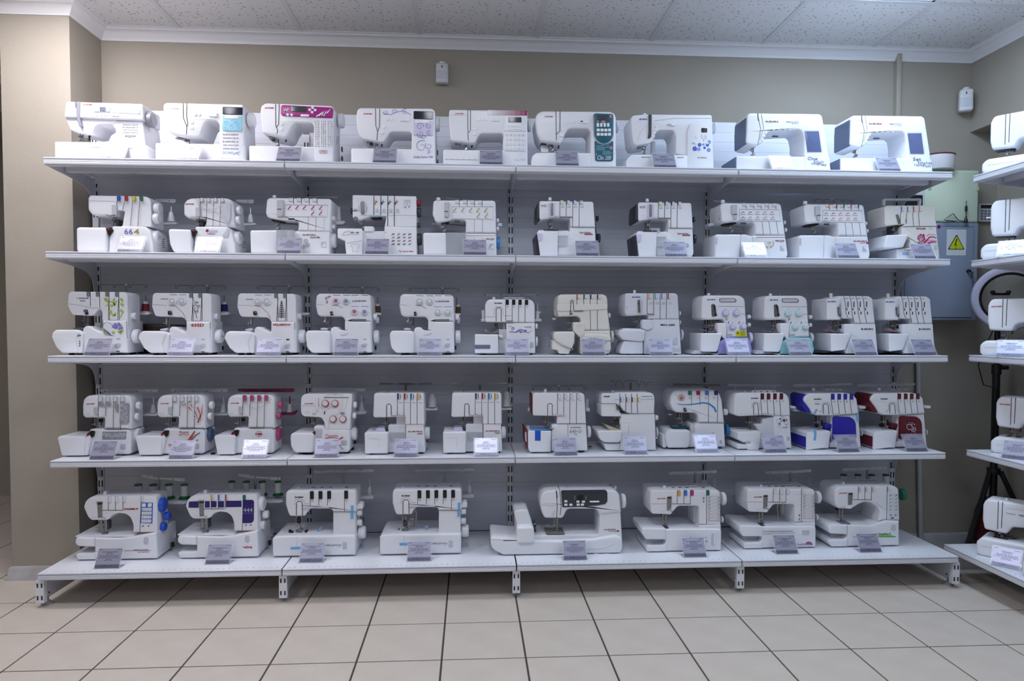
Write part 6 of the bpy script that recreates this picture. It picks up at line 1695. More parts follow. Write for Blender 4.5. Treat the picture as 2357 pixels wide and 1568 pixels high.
R('butterfly_print',[215.1,242.6,224.9,237.6,229.6,224.8,217,214.6],21.4,10,'lime',w1=3.5)
R('butterfly_print',[210.2,245.2,220.1,248.8,225.9,242.7],21.4,12,'lime',w1=4.2)
R('butterfly_print',[235.8,237.6,249.5,230,259.2,219.8],21.4,7,'lime',w1=2.4)
R('butterfly_print',[249.7,242.8,251.9,227.5,256.6,214.7],21.4,8,'lime',w1=2.8)
R('butterfly_print',[264.5,240.3,256.9,230,251.7,217.3],21.4,7,'lime',w1=2.4)
RR('butterfly_print',[[236.9,219.8,249.3,221.3,261.8,225],[239.3,212.1,249.3,219.8]],21.4,6,'lime',w1=2.1)
R('butterfly_print',[279.5,248,286.9,242.9,290.1,232.7],21.4,14,'lime',w1=4.9)
RR('butterfly_print',[[279.1,225,291.5,222.5,288.8,212.3],[234,196.8,241.2,181.5,258.4,173.9]],21.4,12,'lime',w1=4.2)
R('butterfly_print',[258.6,186.6,253.4,173.8,243.5,172.3],21.4,8,'lime',w1=2.8)
R('butterfly_print',[278.7,199.5,290.9,189.3,280.8,177.5],21.4,12,'lime',w1=4.2)
R('butterfly_print',[278.1,166.2,284.2,176.5],21.4,6,'lime',w1=2.1)
R('bird_print',[249.7,244.8,253.7,247.9,257.2,244.9],21.4,3,'purp')
R('bird_print',[165.7,242.4,170.7,245.5,173.5,239.4],21.4,2,'lil2')
R('frame_print',[206.3,132.8,222.4,149.7,250.8,130.3],15.4,1.2,'purp')
R('lavender_print',[206.1,120,208.7,99.6,215.4,86.4],15.4,5,'lime',w1=1)
R('lavender_print',[210.5,116.5,215.1,97.1,222.3,86.4],15.4,5,'purp',w1=1)
R('lavender_print',[214.8,112.9,221.4,94.5,229.2,86.4],15.4,5,'lime',w1=1)
R('lavender_print',[219.2,109.3,227.8,92,236.1,86.4],15.4,5,'purp',w1=1)
R('lavender_print',[223.6,105.8,234.2,89.4,243,86.4],15.4,5,'lime',w1=1)
R('lavender_print',[228,102.2,240.6,86.9,250,86.4],15.4,5,'purp',w1=1)
F('lavender_print',258.3,135.5,7.4,6,15.4,'purp2')
F('lavender_print',265.6,127.8,7.4,6,15.4,'purp2')
F('lavender_print',273.2,138.1,7.4,6,15.4,'purp2')
F('lavender_print',260.5,120.1,7.4,6,15.4,'purp2')
F('lavender_print',250.7,125.2,7.4,6,15.4,'purp2')
F('lavender_print',280.5,130.4,7.4,6,15.4,'purp2')
F('lavender_print',275.3,117.6,7.4,6,15.4,'purp2')
F('lavender_print',286.2,120.2,7.4,6,15.4,'purp2')
F('leaf_print',275,103.8,8.5,5,15.4,'lime')
F('leaf_print',282.4,99.7,8.5,5,15.4,'lime')
F('leaf_print',287.5,107.4,8.5,5,15.4,'lime')
F('leaf_print',250.2,99.7,8.5,5,15.4,'lime')
L('JAGUAR',102.7,246.2,146.2,253,21.4,'jblue2',bold=0.03)
L('x',92.9,247.2,99.9,253.3,21.4,'lime',bold=0.02)
L('935D',107.4,235,131.2,241.7,21.4,'jblue2')
P('presser_lever',[126,199,138,201,144,180,133,177],12,26,'bk',b=2,r=3)
P('lever_plate',[126,196,133,202,141,191,135,181],10,14,'st',b=1,r=2)
ND(118,175.4,130.1,45,1.5,w=18)
P('fabric_plate',[73,120,105,122,127,119,125,114,80,115],20,80,'st',b=1,r=1)
B('vent',263.7,69,279.7,75.2,15,18,'lg',b=0.5,r=1)
P('finger_hole',[252,46,267,55,284,54,279,33,259,30],14.4,18,'lgv',b=1,r=10)
B('foot_slot',261.3,14.8,275.7,18.9,15,18,'dg',b=0.3,r=1)
R('side_seam',[308,149.9,308.6,94.7,310.2,74.2],15.4,2,'mg')
X('lever_stub',286,301.1,60,134.7,3.2,'w')
X('tension_knob',304.2,328.4,60,173.1,15,'w')
X('handwheel',310.5,337.3,70,82.7,32.3,'w')
B('power_socket',281.9,18.5,291.4,38.1,118,130,'bk',b=1,r=1)
P('cord_plug',[292,37,305,33,304,16,292,17],150,170,'bk',b=2,r=2)
P('spool_platform',[285,194,339,193,340,183,329,180,287,178],160,200,'w',b=3,r=4)
V('spool_pin',315.2,180,194.4,271.9,2.8,2.8,'st')
WG(247.9,140,283.5,313.2,[129.3,196,265.4,336.1],14,'wire')
FT(64,272,30,140,12,10)

M('overlocker','white overlocker with black rose drawing and red 635D lettering, on the third shelf','overlocker',0.349,0.066,3)
round_arch_body(v='lg')
S('rose_print',246.3,214.6,7.4,1.8,21.4,1.6,'dk')
S('rose_print',235.9,188.8,9.5,1.8,21.4,1.6,'dk')
S('rose_print',240.5,232.6,4.8,1.8,21.4,1.6,'dk')
RR('rose_print',[[230.6,241.8,232.9,226.4,240.3,218.7],[232.7,213.5,227.5,200.6,234.9,187.8],[245.2,208.4,241,193],[234.8,180.1,238.6,164.6],[231.3,223.8,226.2,216]],21.4,2,'dk')
L('635D',216.3,126.5,271.7,140,15.4,'red',bold=0.03)

M('overlocker','white overlocker with black leaf spray drawing and two front dials, on the third shelf','overlocker',0.718,0.066,3)
round_arch_body(v='dk')
RR('leaf_print',[[239.7,235.7,237.3,238.8,235.6,233.6],[239.7,235.7,242.2,238.8,243.8,233.6],[239.7,227.4,236,230.5,233.5,225.3],[239.7,227.4,243.4,230.5,245.8,225.3],[239.6,219.1,234.7,222.2,231.4,217],[239.6,219.1,244.5,222.2,247.7,217.1],[239.5,210.8,233.4,213.9,229.3,208.7],[239.5,210.8,245.6,213.9,249.7,208.8],[239.4,202.5,232.1,205.6,227.2,200.4],[239.4,202.5,246.8,205.7,251.6,200.5],[239.3,194.2,230.8,197.3,225.1,192.1],[239.3,194.2,247.9,197.4,253.6,192.2],[239.3,185.9,229.5,189,222.9,183.8],[239.3,185.9,249.1,189.1,255.6,183.9],[239.2,177.6,229.4,180.7,222.9,175.5],[239.2,177.6,249,180.8,255.5,175.6],[239.1,169.3,229.3,172.4,222.8,167.2],[239.1,169.3,248.9,172.5,255.4,167.3]],21.4,5,'dk',w1=1)
R('leaf_print',[239.8,243.4,239,163.1],21.4,1.4,'dk')
L('HQ-089DW',203.7,129.3,281.2,140.9,15.4,'red',bold=0.03)

M('overlocker','white overlocker with pink and lilac dial caps and pink scroll, on the third shelf','overlocker',1.069,0.066,3)
face_dial_body(a='mag3',b='purp2')
S('scroll_print',90.6,255.5,6.9,1.3,17.4,2,'mag2')
S('scroll_print',98.3,260.4,5,1.3,17.4,2,'mag2')
S('scroll_print',88.6,240.9,5,1.3,17.4,2,'mag2')
S('scroll_print',83.9,253,4,1.3,17.4,2,'mag2')
S('scroll_print',89.5,233.6,4,1.3,17.4,2,'mag2')
S('scroll_print',103.2,261.8,3,1.3,17.4,2,'mag2')
face_dial_trim()

M('overlocker','white overlocker with four plain white front dials, on the third shelf','overlocker',1.441,0.066,3)
face_dial_body(a='w',b='w')
face_dial_trim()

M('overlocker','white overlocker with black dials and blue wave ornament, on the third shelf','overlocker',1.82,0.066,3)
P('cloth_plate',[0,94,106,94,108,8,10,8,0,8],0,165,'w',b=5,r=[6,4,4,24,20])
B('plate_band',-1,29,70,47,-2,4,'bluegr',b=1,r=4)
P('arm_rest',[109,92,109,117,144,117,145,92,139,8,109,8],20,140,'clearw',b=4,r=4)
P('lower_body',[144,8,143,146,273,147,276,8,267,8],14,170,'w',b=5,r=[4,3,3,24,14])
P('upper_body',[47,149,47,229,53,246,67,253,245,254,264,247,272,229,273,147],10,155,'w',b=8,r=[10,14,24,30,30,30,16,2])
R('head_crease',[48.8,175.2,92.5,172.5],9.4,1.4,'lg')
R('lever_outline',[96.2,153.2,96.2,207.4,100.8,214.8,114.6,214.9,119.2,207.5,119.3,152.4],9.4,2.6,'dk')
R('lever_print',[87.9,177.6,87.9,209.7,97.1,220.3,117.8,220.4,127,209.9,127,184.6,138.6,179.1,166.2,178.3],9.4,1.4,'rose')
SL([139.8,169.3,198.4,227.9],252.9,228.7,[158,157.1,148.9,149],9.6,12.9,'bk')
N('slot_print',145.4,215.9,152.8,222.4,3,3,9.4,'mg',0.7,0)
N('slot_print',174.5,216,181.8,222.5,3,3,9.4,'mg',0.7,1)
N('slot_print',203.5,216.1,210.9,222.6,3,3,9.4,'mg',0.7,2)
N('slot_print',232.7,216.2,240,222.7,3,3,9.4,'mg',0.7,3)
P('slot_sill',[141,157,173,157,173,152,141,152],4,14,'mg',b=1,r=1)
L('brother',88.8,232.2,123.7,239.7,9.4,'bk',bold=0.03)
L('Lock',226.7,125,257.3,132.4,13.4,'dg',shear=0.3)
N('small_print',244.4,120.4,258.3,122.3,1,4,13.4,'lblue2',0.6,1)
R('wave_print',[152.7,129.5,166.6,130.4,180.5,122.6,175.9,113.4],13.4,2.4,'purp2',w1=0.7)
R('wave_print',[157.4,106.4,185.1,104.1,203.6,118,222.1,113.4,236.1,108.8],13.4,5,'purp2',w1=1.5)
R('wave_print',[185.1,101.8,212.9,115.7,240.7,101.9,262.9,113.5],13.4,4,'purp2',w1=1.2)
R('wave_print',[194.4,111.1,217.5,104.2,236.1,107.5],13.4,3,'purp2',w1=0.9)
R('wave_print',[206,99.6,222.2,106.5,250,99.6],13.4,2,'purp2',w1=0.6)
S('wave_print',171.2,118,7.4,1.3,13.4,2,'jblue2')
S('wave_print',208.3,104.2,5.5,1.3,13.4,2,'jblue2')
S('wave_print',231.4,111.1,4.6,1.3,13.4,2,'jblue2')
ND(96.6,148,103.8,45,1.5,w=20)
B('foot_block',88,120,106,143,50,75,'dg',b=2,r=2)
B('handle_ring',128.6,117.8,140.2,145.7,40,60,'lg',b=2,r=3)
P('guide_piece',[106,92,125,92,126,79,113,79],8,18,'w',b=1,r=2)
X('tension_knob',277.9,287.8,40,131.6,12.1,'w')
X('handwheel',281,290.9,70,61,22.5,'w')
B('finger_hole',252,33,268,60,12.8,16,'lg',b=0.8,r=4)
P('thread_guide_bar',[39,281,45,283,301,289,309,286,309,279,282,277,280,263,272,263,271,275,74,272,71,262,65,262,65,272,45,272],165,168,'clear2',b=0.8,r=3)
YY('guide_eye',[48.6,279.6,125.8,279.9,223.5,280.4,300.2,280.8],3.9,163,166,'mg',u=1)
P('thread_guide',[126,256,133,264,226,264,232,256],40,44,'clear2',b=0.8,r=4)
YY('guide_eye',[136.1,259.3,164,259.4,193.4,259.6,222.7,259.7],2.3,38,41,'mg',u=1)
P('spool_platform',[30,167,49,167,49,152,30,152],150,200,'w',b=3,r=3)
P('spool_platform',[286,166,318,167,318,154,286,154],150,200,'w',b=3,r=3)
V('spool_disc',303.1,170,193,202.7,12.6,12.6,'w')
V('cone_holder',301.3,170,166.8,193,8.7,9.7,'w')
V('spool_pin',300.7,170,201.7,242.4,1.9,1.9,'w')
V('cone_holder',41.1,170,167,207.5,6.8,8.7,'w')
V('top_cap',87.7,60,254.4,265.6,6.5,6.5,'w')
FT(38,251,30,140,12,8)

M('overlocker','cream overlocker with rounded tapering base and orange green navy red dials, on the third shelf','overlocker',2.17,0.066,3)
P('cloth_plate',[9,93,17,107,98,108,105,100,104,56,92,28,80,33,47,47,12,69],0,160,'cr',b=7,r=[14,16,10,10,20,12,14,14,10])
P('lower_base',[3,26,5,69,68,56,87,28,134,5,134,5,80,5,35,5,30,22],14,165,'cr',b=5,r=[4,6,8,8,4,3,4,6,6])
Y('drain_hole',90.2,28.2,6.9,6,20,'cr')
Y('drain_dark',90,27.3,4.1,4.5,8,'bk',u=1)
B('black_gap',38.7,19.6,71.6,23.4,40,120,'bk',b=1,r=1)
P('lower_body',[134,5,133,112,271,114,277,28,268,5],14,170,'cr',b=8,r=[4,3,3,20,14])
P('cover_lip',[131,93,160,97,228,96,273,88,274,65,131,65],8,20,'cr',b=5,r=[10,20,20,14,6,6])
R('base_line',[133.4,20.5,275.3,19.6],13.4,1.4,'mg')
P('upper_body',[24,209,26,259,36,277,237,279,253,270,258,253,258,209,271,113,137,112,132,167,119,177,48,175,32,174],12,160,'cr',b=9,r=[14,18,24,24,18,10,4,2,2,10,14,10,12])
P('head_brow',[25,231,113,231,257,232,257,209,113,200,31,199,24,208],8,16,'cr',b=4,r=4)
R('lever_outline',[84.9,192.5,87.4,245.6,91.6,252.1,97.6,250.2,100.7,208.7,102.6,201.8,145.5,201.9],7.6,3,'dk')
P('lever_tip',[82,192,96,192,93,187,81,187],4,16,'dg',b=1,r=1)
SL([114.4,146.2,176.5,208.4],277.6,256.9,[213.5,213.6,113.5,113.6],11.6,17.5,'dialw',dx=2.8)
B('dial_colour',114.8,256.8,119.8,276.6,7,13,'d_org',b=1,r=1)
B('dial_colour',146.5,256.9,151.5,276.8,7,13,'d_grn',b=1,r=1)
B('dial_colour',176.8,257,181.8,276.9,7,13,'d_nvy',b=1,r=1)
B('dial_colour',208.6,257.2,213.6,277.1,7,13,'d_red',b=1,r=1)
P('post',[99,150,149,151,151,93,133,79,100,109],6,70,'cr',b=3,r=4)
N('post_print',109.1,126.4,138.5,141.7,3,3,5.4,'lg',0.5,1)
ND(90.4,176.9,115.1,45,1.7,w=22)
B('foot_block',79.6,134.8,87.4,177,50,60,'mg',b=1,r=1)
P('head_under',[38,177,124,179,124,171,38,171],40,110,'mg',b=2,r=2)
L('JUKI',171,71.3,211.3,77.9,7.6,'jblue',bold=0.03)
B('finger_hole',234,54,252,74,7,12,'lg',b=1,r=8)
X('tension_knob',267.4,277.9,50,182.2,12.1,'cr')
X('handwheel',285.7,297.3,80,83,29.2,'cr')
P('handle_wire',[46,283,47,291,200,290,242,285,242,284,201,287,49,288,49,283],110,114,'mg',b=1,r=1)
P('side_ear',[17,171,38,172,36,161,19,160],120,150,'cr',b=2,r=3)
P('lever_left',[24,215,32,222,36,185,23,183],90,120,'cr',b=2,r=4)
N('vent_print',25.6,231.6,28.3,259.3,6,1,11,'dg',0.6,1)
FT(51,258,40,140,10,5)

M('overlocker','white overlocker with long chrome presser lever, on the third shelf','overlocker',2.481,0.066,3)
P('cloth_plate',[-2,93,2,116,115,117,120,110,116,69,107,60,17,69],0,150,'wv',b=5,r=[8,8,6,6,14,14,16])
P('lower_base',[25,65,111,62,113,5,23,5,4,5,9,28],6,150,'wv',b=5,r=[4,4,6,10,10,10])
P('lower_body',[117,5,119,121,156,164,282,165,293,5,290,5,274,5,274,5],14,170,'wv',b=6,r=[4,20,10,3,8,8,3,3])
RR('base_line',[[121.5,27.1,292.2,29],[121.6,20.6,292.2,22.4],[121.7,14,292.3,15.9]],13.4,1,'lg')
P('upper_body',[27,210,27,275,34,284,263,285,275,276,282,165,137,164,137,184,65,180,40,178,28,189],12,155,'wv',b=7,r=[10,12,14,14,12,2,2,8,8,12,10])
P('post',[106,163,153,163,157,122,131,112,107,122],6,60,'wv',b=4,r=[6,10,14,10,6])
P('lever_recess',[85,256,108,255,108,194,84,194],9,14,'lgv',b=1,r=5)
P('presser_lever',[83,252,87,256,94,254,97,198,92,193,86,195],2,14,'chrome',b=3,r=6)
R('lever_band',[83.2,236,94.5,235.1],1.4,3,'bk')
SL([130.6,160.3,191.1,220.5],284.8,259.4,[191.4,190.6,166,166],11.6,16.6,'dialw')
B('dial_colour',133.8,259.2,139.3,283.4,7,13,'d_org2',b=1,r=1)
N('slot_print',138.1,232.4,155,243.7,2,3,11.4,'dg',0.5,0)
B('dial_colour',163.6,259.3,169,283.5,7,13,'d_tea2',b=1,r=1)
N('slot_print',167.9,232.5,184.8,243.8,2,3,11.4,'dg',0.5,1)
B('dial_colour',194.3,259.5,199.7,283.7,7,13,'d_blu2',b=1,r=1)
N('slot_print',198.7,232.7,215.6,243.9,2,3,11.4,'dg',0.5,2)
B('dial_colour',223.6,259.6,229.1,283.8,7,13,'d_red2',b=1,r=1)
N('slot_print',228,232.8,245,244,2,3,11.4,'dg',0.5,3)
P('slot_sill',[130,191,163,190,163,186,130,187],6,15,'mg',b=1,r=1)
L('JUKI',57.6,261.8,97.1,269,11.4,'jblue',bold=0.03)
L('MO-680',194,134.7,261.4,143.3,13.4,'dg',bold=0.02)
P('finger_hole',[251,48,256,70,274,93,276,47],12.4,16,'lgv',b=1,r=[6,20,10,6])
ND(92.5,180.2,126.1,45,1.5,w=20)
B('foot_block',99.7,149.7,106.2,175.6,50,60,'st',b=1,r=1)
X('looper_knob',114.7,121.5,60,142.7,13.1,'dg')
P('fabric_plate',[14,121,40,123,108,121,108,116,21,116],20,80,'w',b=0.6,r=2)
X('tension_knob',291.2,298.9,50,192.7,10.3,'wv')
X('tension_knob',293.6,299.4,50,151.1,9.3,'wv')
X('handwheel',308.4,317.1,80,93,25.4,'wv')
V('top_cap',82.8,60,285.7,300.8,6.5,6.5,'w')
Y('screw',35.2,219,1.8,11,14,'mg')
P('side_ear',[39,206,44,209,45,187,41,186],90,120,'wv',b=2,r=3)
FT(52,271,40,140,10,5)

M('overlocker','white overlocker with lilac dials and lilac base, yellow sticker, on the third shelf','overlocker',2.857,0.066,3)
tinted_base_body(d='lil5',b='lilb')
B('warning_sticker',172,85,221,112,11,13,'yel',b=0.2,r=1)
N('sticker_print',193.6,89.3,218,108,6,4,10.9,'dg',0.6,1,u=1)
P('sticker_sign',[175,98,181,108,187,98],10.6,12,'dg',b=0,r=0,u=1)
N('cover_print',169.4,64.8,219.6,75.8,2,8,5.4,'lgv',0.5,1)
P('cover_mark',[162,75,168,76,165,65,160,65],5,7,'d_red',b=0.2,r=1)
tinted_base_trim()

M('overlocker','white overlocker with mint green dials and mint green base, on the third shelf','overlocker',3.154,0.066,3)
tinted_base_body(d='mint',b='mintb')
N('cover_print',173,63.4,223.7,74.4,2,8,5.4,'mg',0.5,1)
P('cover_mark',[166,74,171,75,168,63,164,63],5,7,'dg',b=0.2,r=1)
tinted_base_trim()

M('overlocker','white overlocker with dark slots and B-850N lettering, on the third shelf','overlocker',3.455,0.066,3)
dark_slot_body(n='B-850N')

M('overlocker','white overlocker with dark slots and B-950N lettering, at the end of the third shelf','overlocker',3.736,0.066,3)
dark_slot_body(n='B-950N')

M('overlocker','white overlocker with grey scrollwork panels, on the fourth shelf','overlocker',-0.01,0.08,4)
P('cloth_plate_cover',[-6,83,0,93,104,91,111,83,106,6,101,6,17,6,10,6],0,150,'w',b=8,r=[8,12,12,8,8,14,16,12])
four_slot_body(a='dialw',b='w',c='w',d='clearw',e='w')
P('ornament_panel',[170,236,189,237,188,226,169,225],12.8,16,'lgv2',b=0.3,r=2)
P('ornament_panel',[200,236,219,237,218,226,201,225],12.8,16,'lgv2',b=0.3,r=2)
P('ornament_panel',[233,234,250,236,248,209,245,185,238,212],12.8,16,'lgv2',b=0.3,r=2)
P('ornament_panel',[265,235,296,236,293,148,254,150],12.8,16,'lgv2',b=0.3,r=2)
S('scroll_print',266.9,223.9,8.1,1.3,12.4,2,'w')
S('scroll_print',282.9,214,8.1,1.3,12.4,2,'w',a0=1)
S('scroll_print',266.6,204.2,8.1,1.3,12.4,2,'w',a0=2)
S('scroll_print',282.6,194.3,8.1,1.3,12.4,2,'w',a0=3)
S('scroll_print',266.3,184.5,8.1,1.3,12.4,2,'w',a0=4)
S('scroll_print',282.3,174.5,8.1,1.3,12.4,2,'w',a0=5)
S('scroll_print',265.9,164.8,8.1,1.3,12.4,2,'w',a0=6)
S('scroll_print',281.9,154.8,8.1,1.3,12.4,2,'w',a0=7)
P('ornament_panel',[178,109,281,110,278,74,175,74],18.8,22,'lgv2',b=0.3,r=2)
S('scroll_print',186.5,95.8,8.1,1.3,18.4,2.2,'w')
S('scroll_print',197.3,88.8,8.1,1.3,18.4,2.2,'w',a0=1)
S('scroll_print',208.4,95.6,8.1,1.3,18.4,2.2,'w',a0=2)
S('scroll_print',219.2,88.6,8.1,1.3,18.4,2.2,'w',a0=3)
S('scroll_print',230.3,95.5,8.1,1.3,18.4,2.2,'w',a0=4)
S('scroll_print',241.1,88.5,8.1,1.3,18.4,2.2,'w',a0=5)
S('scroll_print',252.2,95.3,8.1,1.3,18.4,2.2,'w',a0=6)
S('scroll_print',263.1,88.3,8.1,1.3,18.4,2.2,'w',a0=7)
S('scroll_print',274.1,95.2,8.1,1.3,18.4,2.2,'w',a0=8)
B('switch_plate',251,125.2,286.9,132.9,17,22,'w',b=1,r=2)

M('overlocker','white overlocker with red and grey brush strokes and slate blue handwheel, on the fourth shelf','overlocker',0.31,0.08,4)
P('cloth_plate_cover',[7,83,12,93,116,91,122,82,118,6,113,6,29,6,23,6],0,150,'w',b=8,r=[8,12,12,8,8,14,16,12])
four_slot_body(a='dialw',b='w',c='slateb',d='clearw',e='w')
R('stroke_print',[273.2,147.3,290.7,191.9,296.1,231.5],13.4,7,'or3',w1=1)
R('stroke_print',[272.7,217.7,281.1,191.9,285.7,174.5],13.4,6,'or3',w1=1)
R('stroke_print',[243.1,229.3,250.6,216.9],13.4,7,'slate3',w1=1)
R('stroke_print',[233.3,217.9,249.9,201],13.4,6,'or3',w1=1)
RR('stroke_print',[[260.9,199.5,268.8,177.1,278.2,154.7],[283.3,182,285.4,154.6]],13.4,4,'slate3',w1=1)
R('stroke_print',[203.6,229.5,221.3,223.9],13.4,5,'slate3',w1=1)
R('stroke_print',[257.8,178.1,265.4,171.1],13.4,4,'or3',w1=1)
Y('stroke_dot',219.3,230,3,12.8,16,'or3')
R('stroke_print',[227.7,64.6,243.5,86.9,257.3,108.7],19.4,11,'or3',w1=6.6)
R('stroke_print',[238.4,67,260.4,89.3,279.9,101.6],19.4,9,'slate3',w1=5.4)
R('stroke_print',[238.3,63,257.7,64.4,272.3,69.2],19.4,8,'or3',w1=4.8)
R('stroke_print',[185.7,92.3,209.9,96.1,233.9,91.9],19.4,3,'or3',w1=1.8)
L('MY',189.7,102.2,199.4,109.1,19.4,'red',bold=0.01,shear=0.2)
L('LOCK 975',196.4,99.2,231.2,106.9,19.4,'red',bold=0.01,shear=0.2)
N('small_print',190.4,85.3,226.6,89,1,10,19.4,'mg',0.6,1)
P('red_tag',[146,52,159,53,158,46,145,45],12,16,'or3',b=0.5,r=1)
B('switch_plate',257,125,293.4,132.7,17,22,'w',b=1,r=2)

M('overlocker','white overlocker with pink dials, knobs and handwheel, on the fourth shelf','overlocker',0.616,0.08,4)
P('cloth_plate_cover',[43,83,48,93,130,92,135,83,131,6,128,6,61,6,56,6],0,150,'w',b=8,r=[8,12,12,8,8,14,16,12])
four_slot_body(a='pinkd',b='pinkd',c='pinkd',d='pinkbar',e='pinkbar')
L('JANOME',222.2,102.8,242.7,106.2,19.4,'red',bold=0.02)
L('100',218.1,87.8,247.6,99.6,19.4,'red',bold=0.05)
L('YEARS',222.9,81.3,241.5,84.6,19.4,'mg')
R('arc_line',[165.4,251.1,184.5,223.6,223.3,211,262.3,223.3,289.5,253.1],13.4,1.6,'sand')

M('overlocker','white overlocker with four red-ringed dials on its face, on the fourth shelf','overlocker',0.994,0.08,4)
P('cloth_plate_cover',[-3,79,0,94,13,101,95,100,103,93,100,10,15,10,0,40],0,165,'w',b=8,r=[14,14,14,8,6,10,20,30])
P('plate_foot',[48,0,93,0,78,0,57,0],10,40,'w',b=3,r=4)
P('lower_body',[97,8,100,125,105,130,143,129,150,112,261,112,258,8,139,8],14,170,'w',b=6,r=[4,4,8,8,4,10,14,8])
P('guard_recess',[107,118,140,116,133,76,108,76],12,16,'lgv',b=1,r=4)
P('upper_body',[42,217,44,258,56,274,265,274,271,267,260,112,149,112,146,146,133,168,55,173,44,185],16,155,'w',b=9,r=[14,18,20,16,12,2,2,16,18,12,12])
R('head_crease',[45.7,220.6,107.5,219.4],15.4,1.6,'lg')
Y('tension_dial',152.4,231.4,16.1,6,18,'dialr')
Y('dial_face',152,232.7,13.1,3,8,'dialf',u=1)
YY('dial_dot',[161.7,232.7,158.8,225.9,152.1,223.1,145.4,225.9,142.7,232.8,145.5,239.6,152.2,242.4,158.9,239.5],1,2.4,4,'mg',u=1)
Y('tension_dial',195.1,231.2,16.1,6,18,'dialr')
Y('dial_face',194.8,232.5,13.1,3,8,'dialf',u=1)
YY('dial_dot',[204.4,232.5,201.6,225.7,194.8,222.9,188.1,225.7,185.4,232.6,188.2,239.4,194.9,242.2,201.6,239.3],1,2.4,4,'mg',u=1)
Y('tension_dial',186.5,160.1,16.1,6,18,'dialr')
Y('dial_face',186.2,161.4,13.1,3,8,'dialf',u=1)
YY('dial_dot',[195.8,161.5,193,154.6,186.3,151.8,179.6,154.7,176.8,161.5,179.6,168.4,186.4,171.2,193.1,168.3],1,2.4,4,'mg',u=1)
Y('tension_dial',230.3,159.8,16.1,6,18,'dialr')
Y('dial_face',230,161.2,13.1,3,8,'dialf',u=1)
YY('dial_dot',[239.6,161.2,236.8,154.4,230,151.6,223.3,154.4,220.6,161.3,223.4,168.1,230.1,170.9,236.8,168.1],1,2.4,4,'mg',u=1)
R('thread_rail',[145,258.5,255.6,257.6],14.8,3,'mg')
RR('thread',[[148.2,259.9,169.7,270.5,202.2,274.2,231.7,266.8],[202.2,274.2,193.5,264.6],[229.3,257.1,226.6,220.8,212.1,186.8,188.1,170],[253.1,257,240.9,206.1,226.5,201.3],[119.5,228.5,145.4,196.9],[178.9,216.1,150.1,194.4],[166.5,153.1,168.6,115.2]],15.2,0.7,'or2')
B('thread_guide',145,181.8,150.8,196.3,12,18,'st',b=1,r=2)
B('thread_guide',218.8,184.5,237.9,191.2,10,18,'lblue2',b=1,r=4)
B('presser_lever',109.9,197,120.8,261.7,8,20,'w',b=2,r=4)
R('lever_slot',[120.1,255.2,120.8,220.3],15.2,3,'mg')
L('JANOME',58.6,226.4,97.1,233,15.4,'red',bold=0.02)
N('small_print',60.6,186.7,82.6,198.2,3,6,15.4,'lg',0.5,1)
R('label_print',[93.9,180.7,97.7,186.5,102.4,180.6,106.3,186.4,110.1,180.6],15.2,2,'mg')
L('MY',151.6,84.5,163.1,92.2,13.4,'or3',shear=0.2)
L('LOCK 007DW',162.1,79.5,208,87,13.4,'or3',shear=0.2)
R('swoosh_print',[150.6,72.8,178.3,77,209.3,72.4],13.4,4,'or3',w1=1.5)
R('swoosh_print',[204.4,60.7,214,67.9,229.9,77.6],13.4,9,'or3',w1=6)
R('swoosh_print',[204.3,40.3,218.6,41.1],13.4,5,'or3')
R('swoosh_print',[212.4,38.7,230.5,22.5],13.4,3,'slate3')
B('finger_hole',221,39,248,65,13,17,'lg',b=1,r=6)
P('head_under',[58,170,123,167,121,163,63,165],40,100,'dg',b=2,r=2)
ND(98,166.6,106.3,45,1.5,w=18)
B('foot_block',92.3,143.2,103.5,158.8,48,64,'dg',b=2,r=2)
P('looper_black',[93,99,104,109,108,97,101,85],6,30,'bk',b=2,r=3)
B('looper_red',97.2,96.1,104.4,101.8,4,10,'d_red',b=1,r=1)
X('tension_knob',272.1,287.6,40,221.6,14.8,'w')
X('tension_knob',269,284.4,40,172.6,14.3,'w')
X('handwheel',259.4,282.8,70,84.5,28.8,'w')
B('power_socket',257.9,28.3,267.4,42.4,120,135,'bk',b=1,r=1)
P('spool_platform',[264,177,314,178,316,172,309,164,266,162],150,190,'w',b=3,r=4)
V('cone_holder',288.6,172,175.8,216.7,16.4,7.2,'w')
V('spool_pin',288.8,172,215.6,249.3,3.1,3.1,'w')
P('thread_guide_bar',[56,283,63,286,304,285,308,279,302,269,63,272],170,174,'clearw',b=1,r=5)
V('stand_pole',180.1,172,253.8,271.2,5.1,5.1,'clearw')
FT(41,242,40,140,14,8)

M('overlocker','white overlocker with violet red blue yellow dials and 600D lettering, on the fourth shelf','overlocker',1.326,0.062,4)
square_body(n='600D',a='mg2')

M('overlocker','white overlocker with violet red blue yellow dials and 700D lettering, on the fourth shelf','overlocker',1.677,0.062,4)
square_body(n='700D',a='sand')

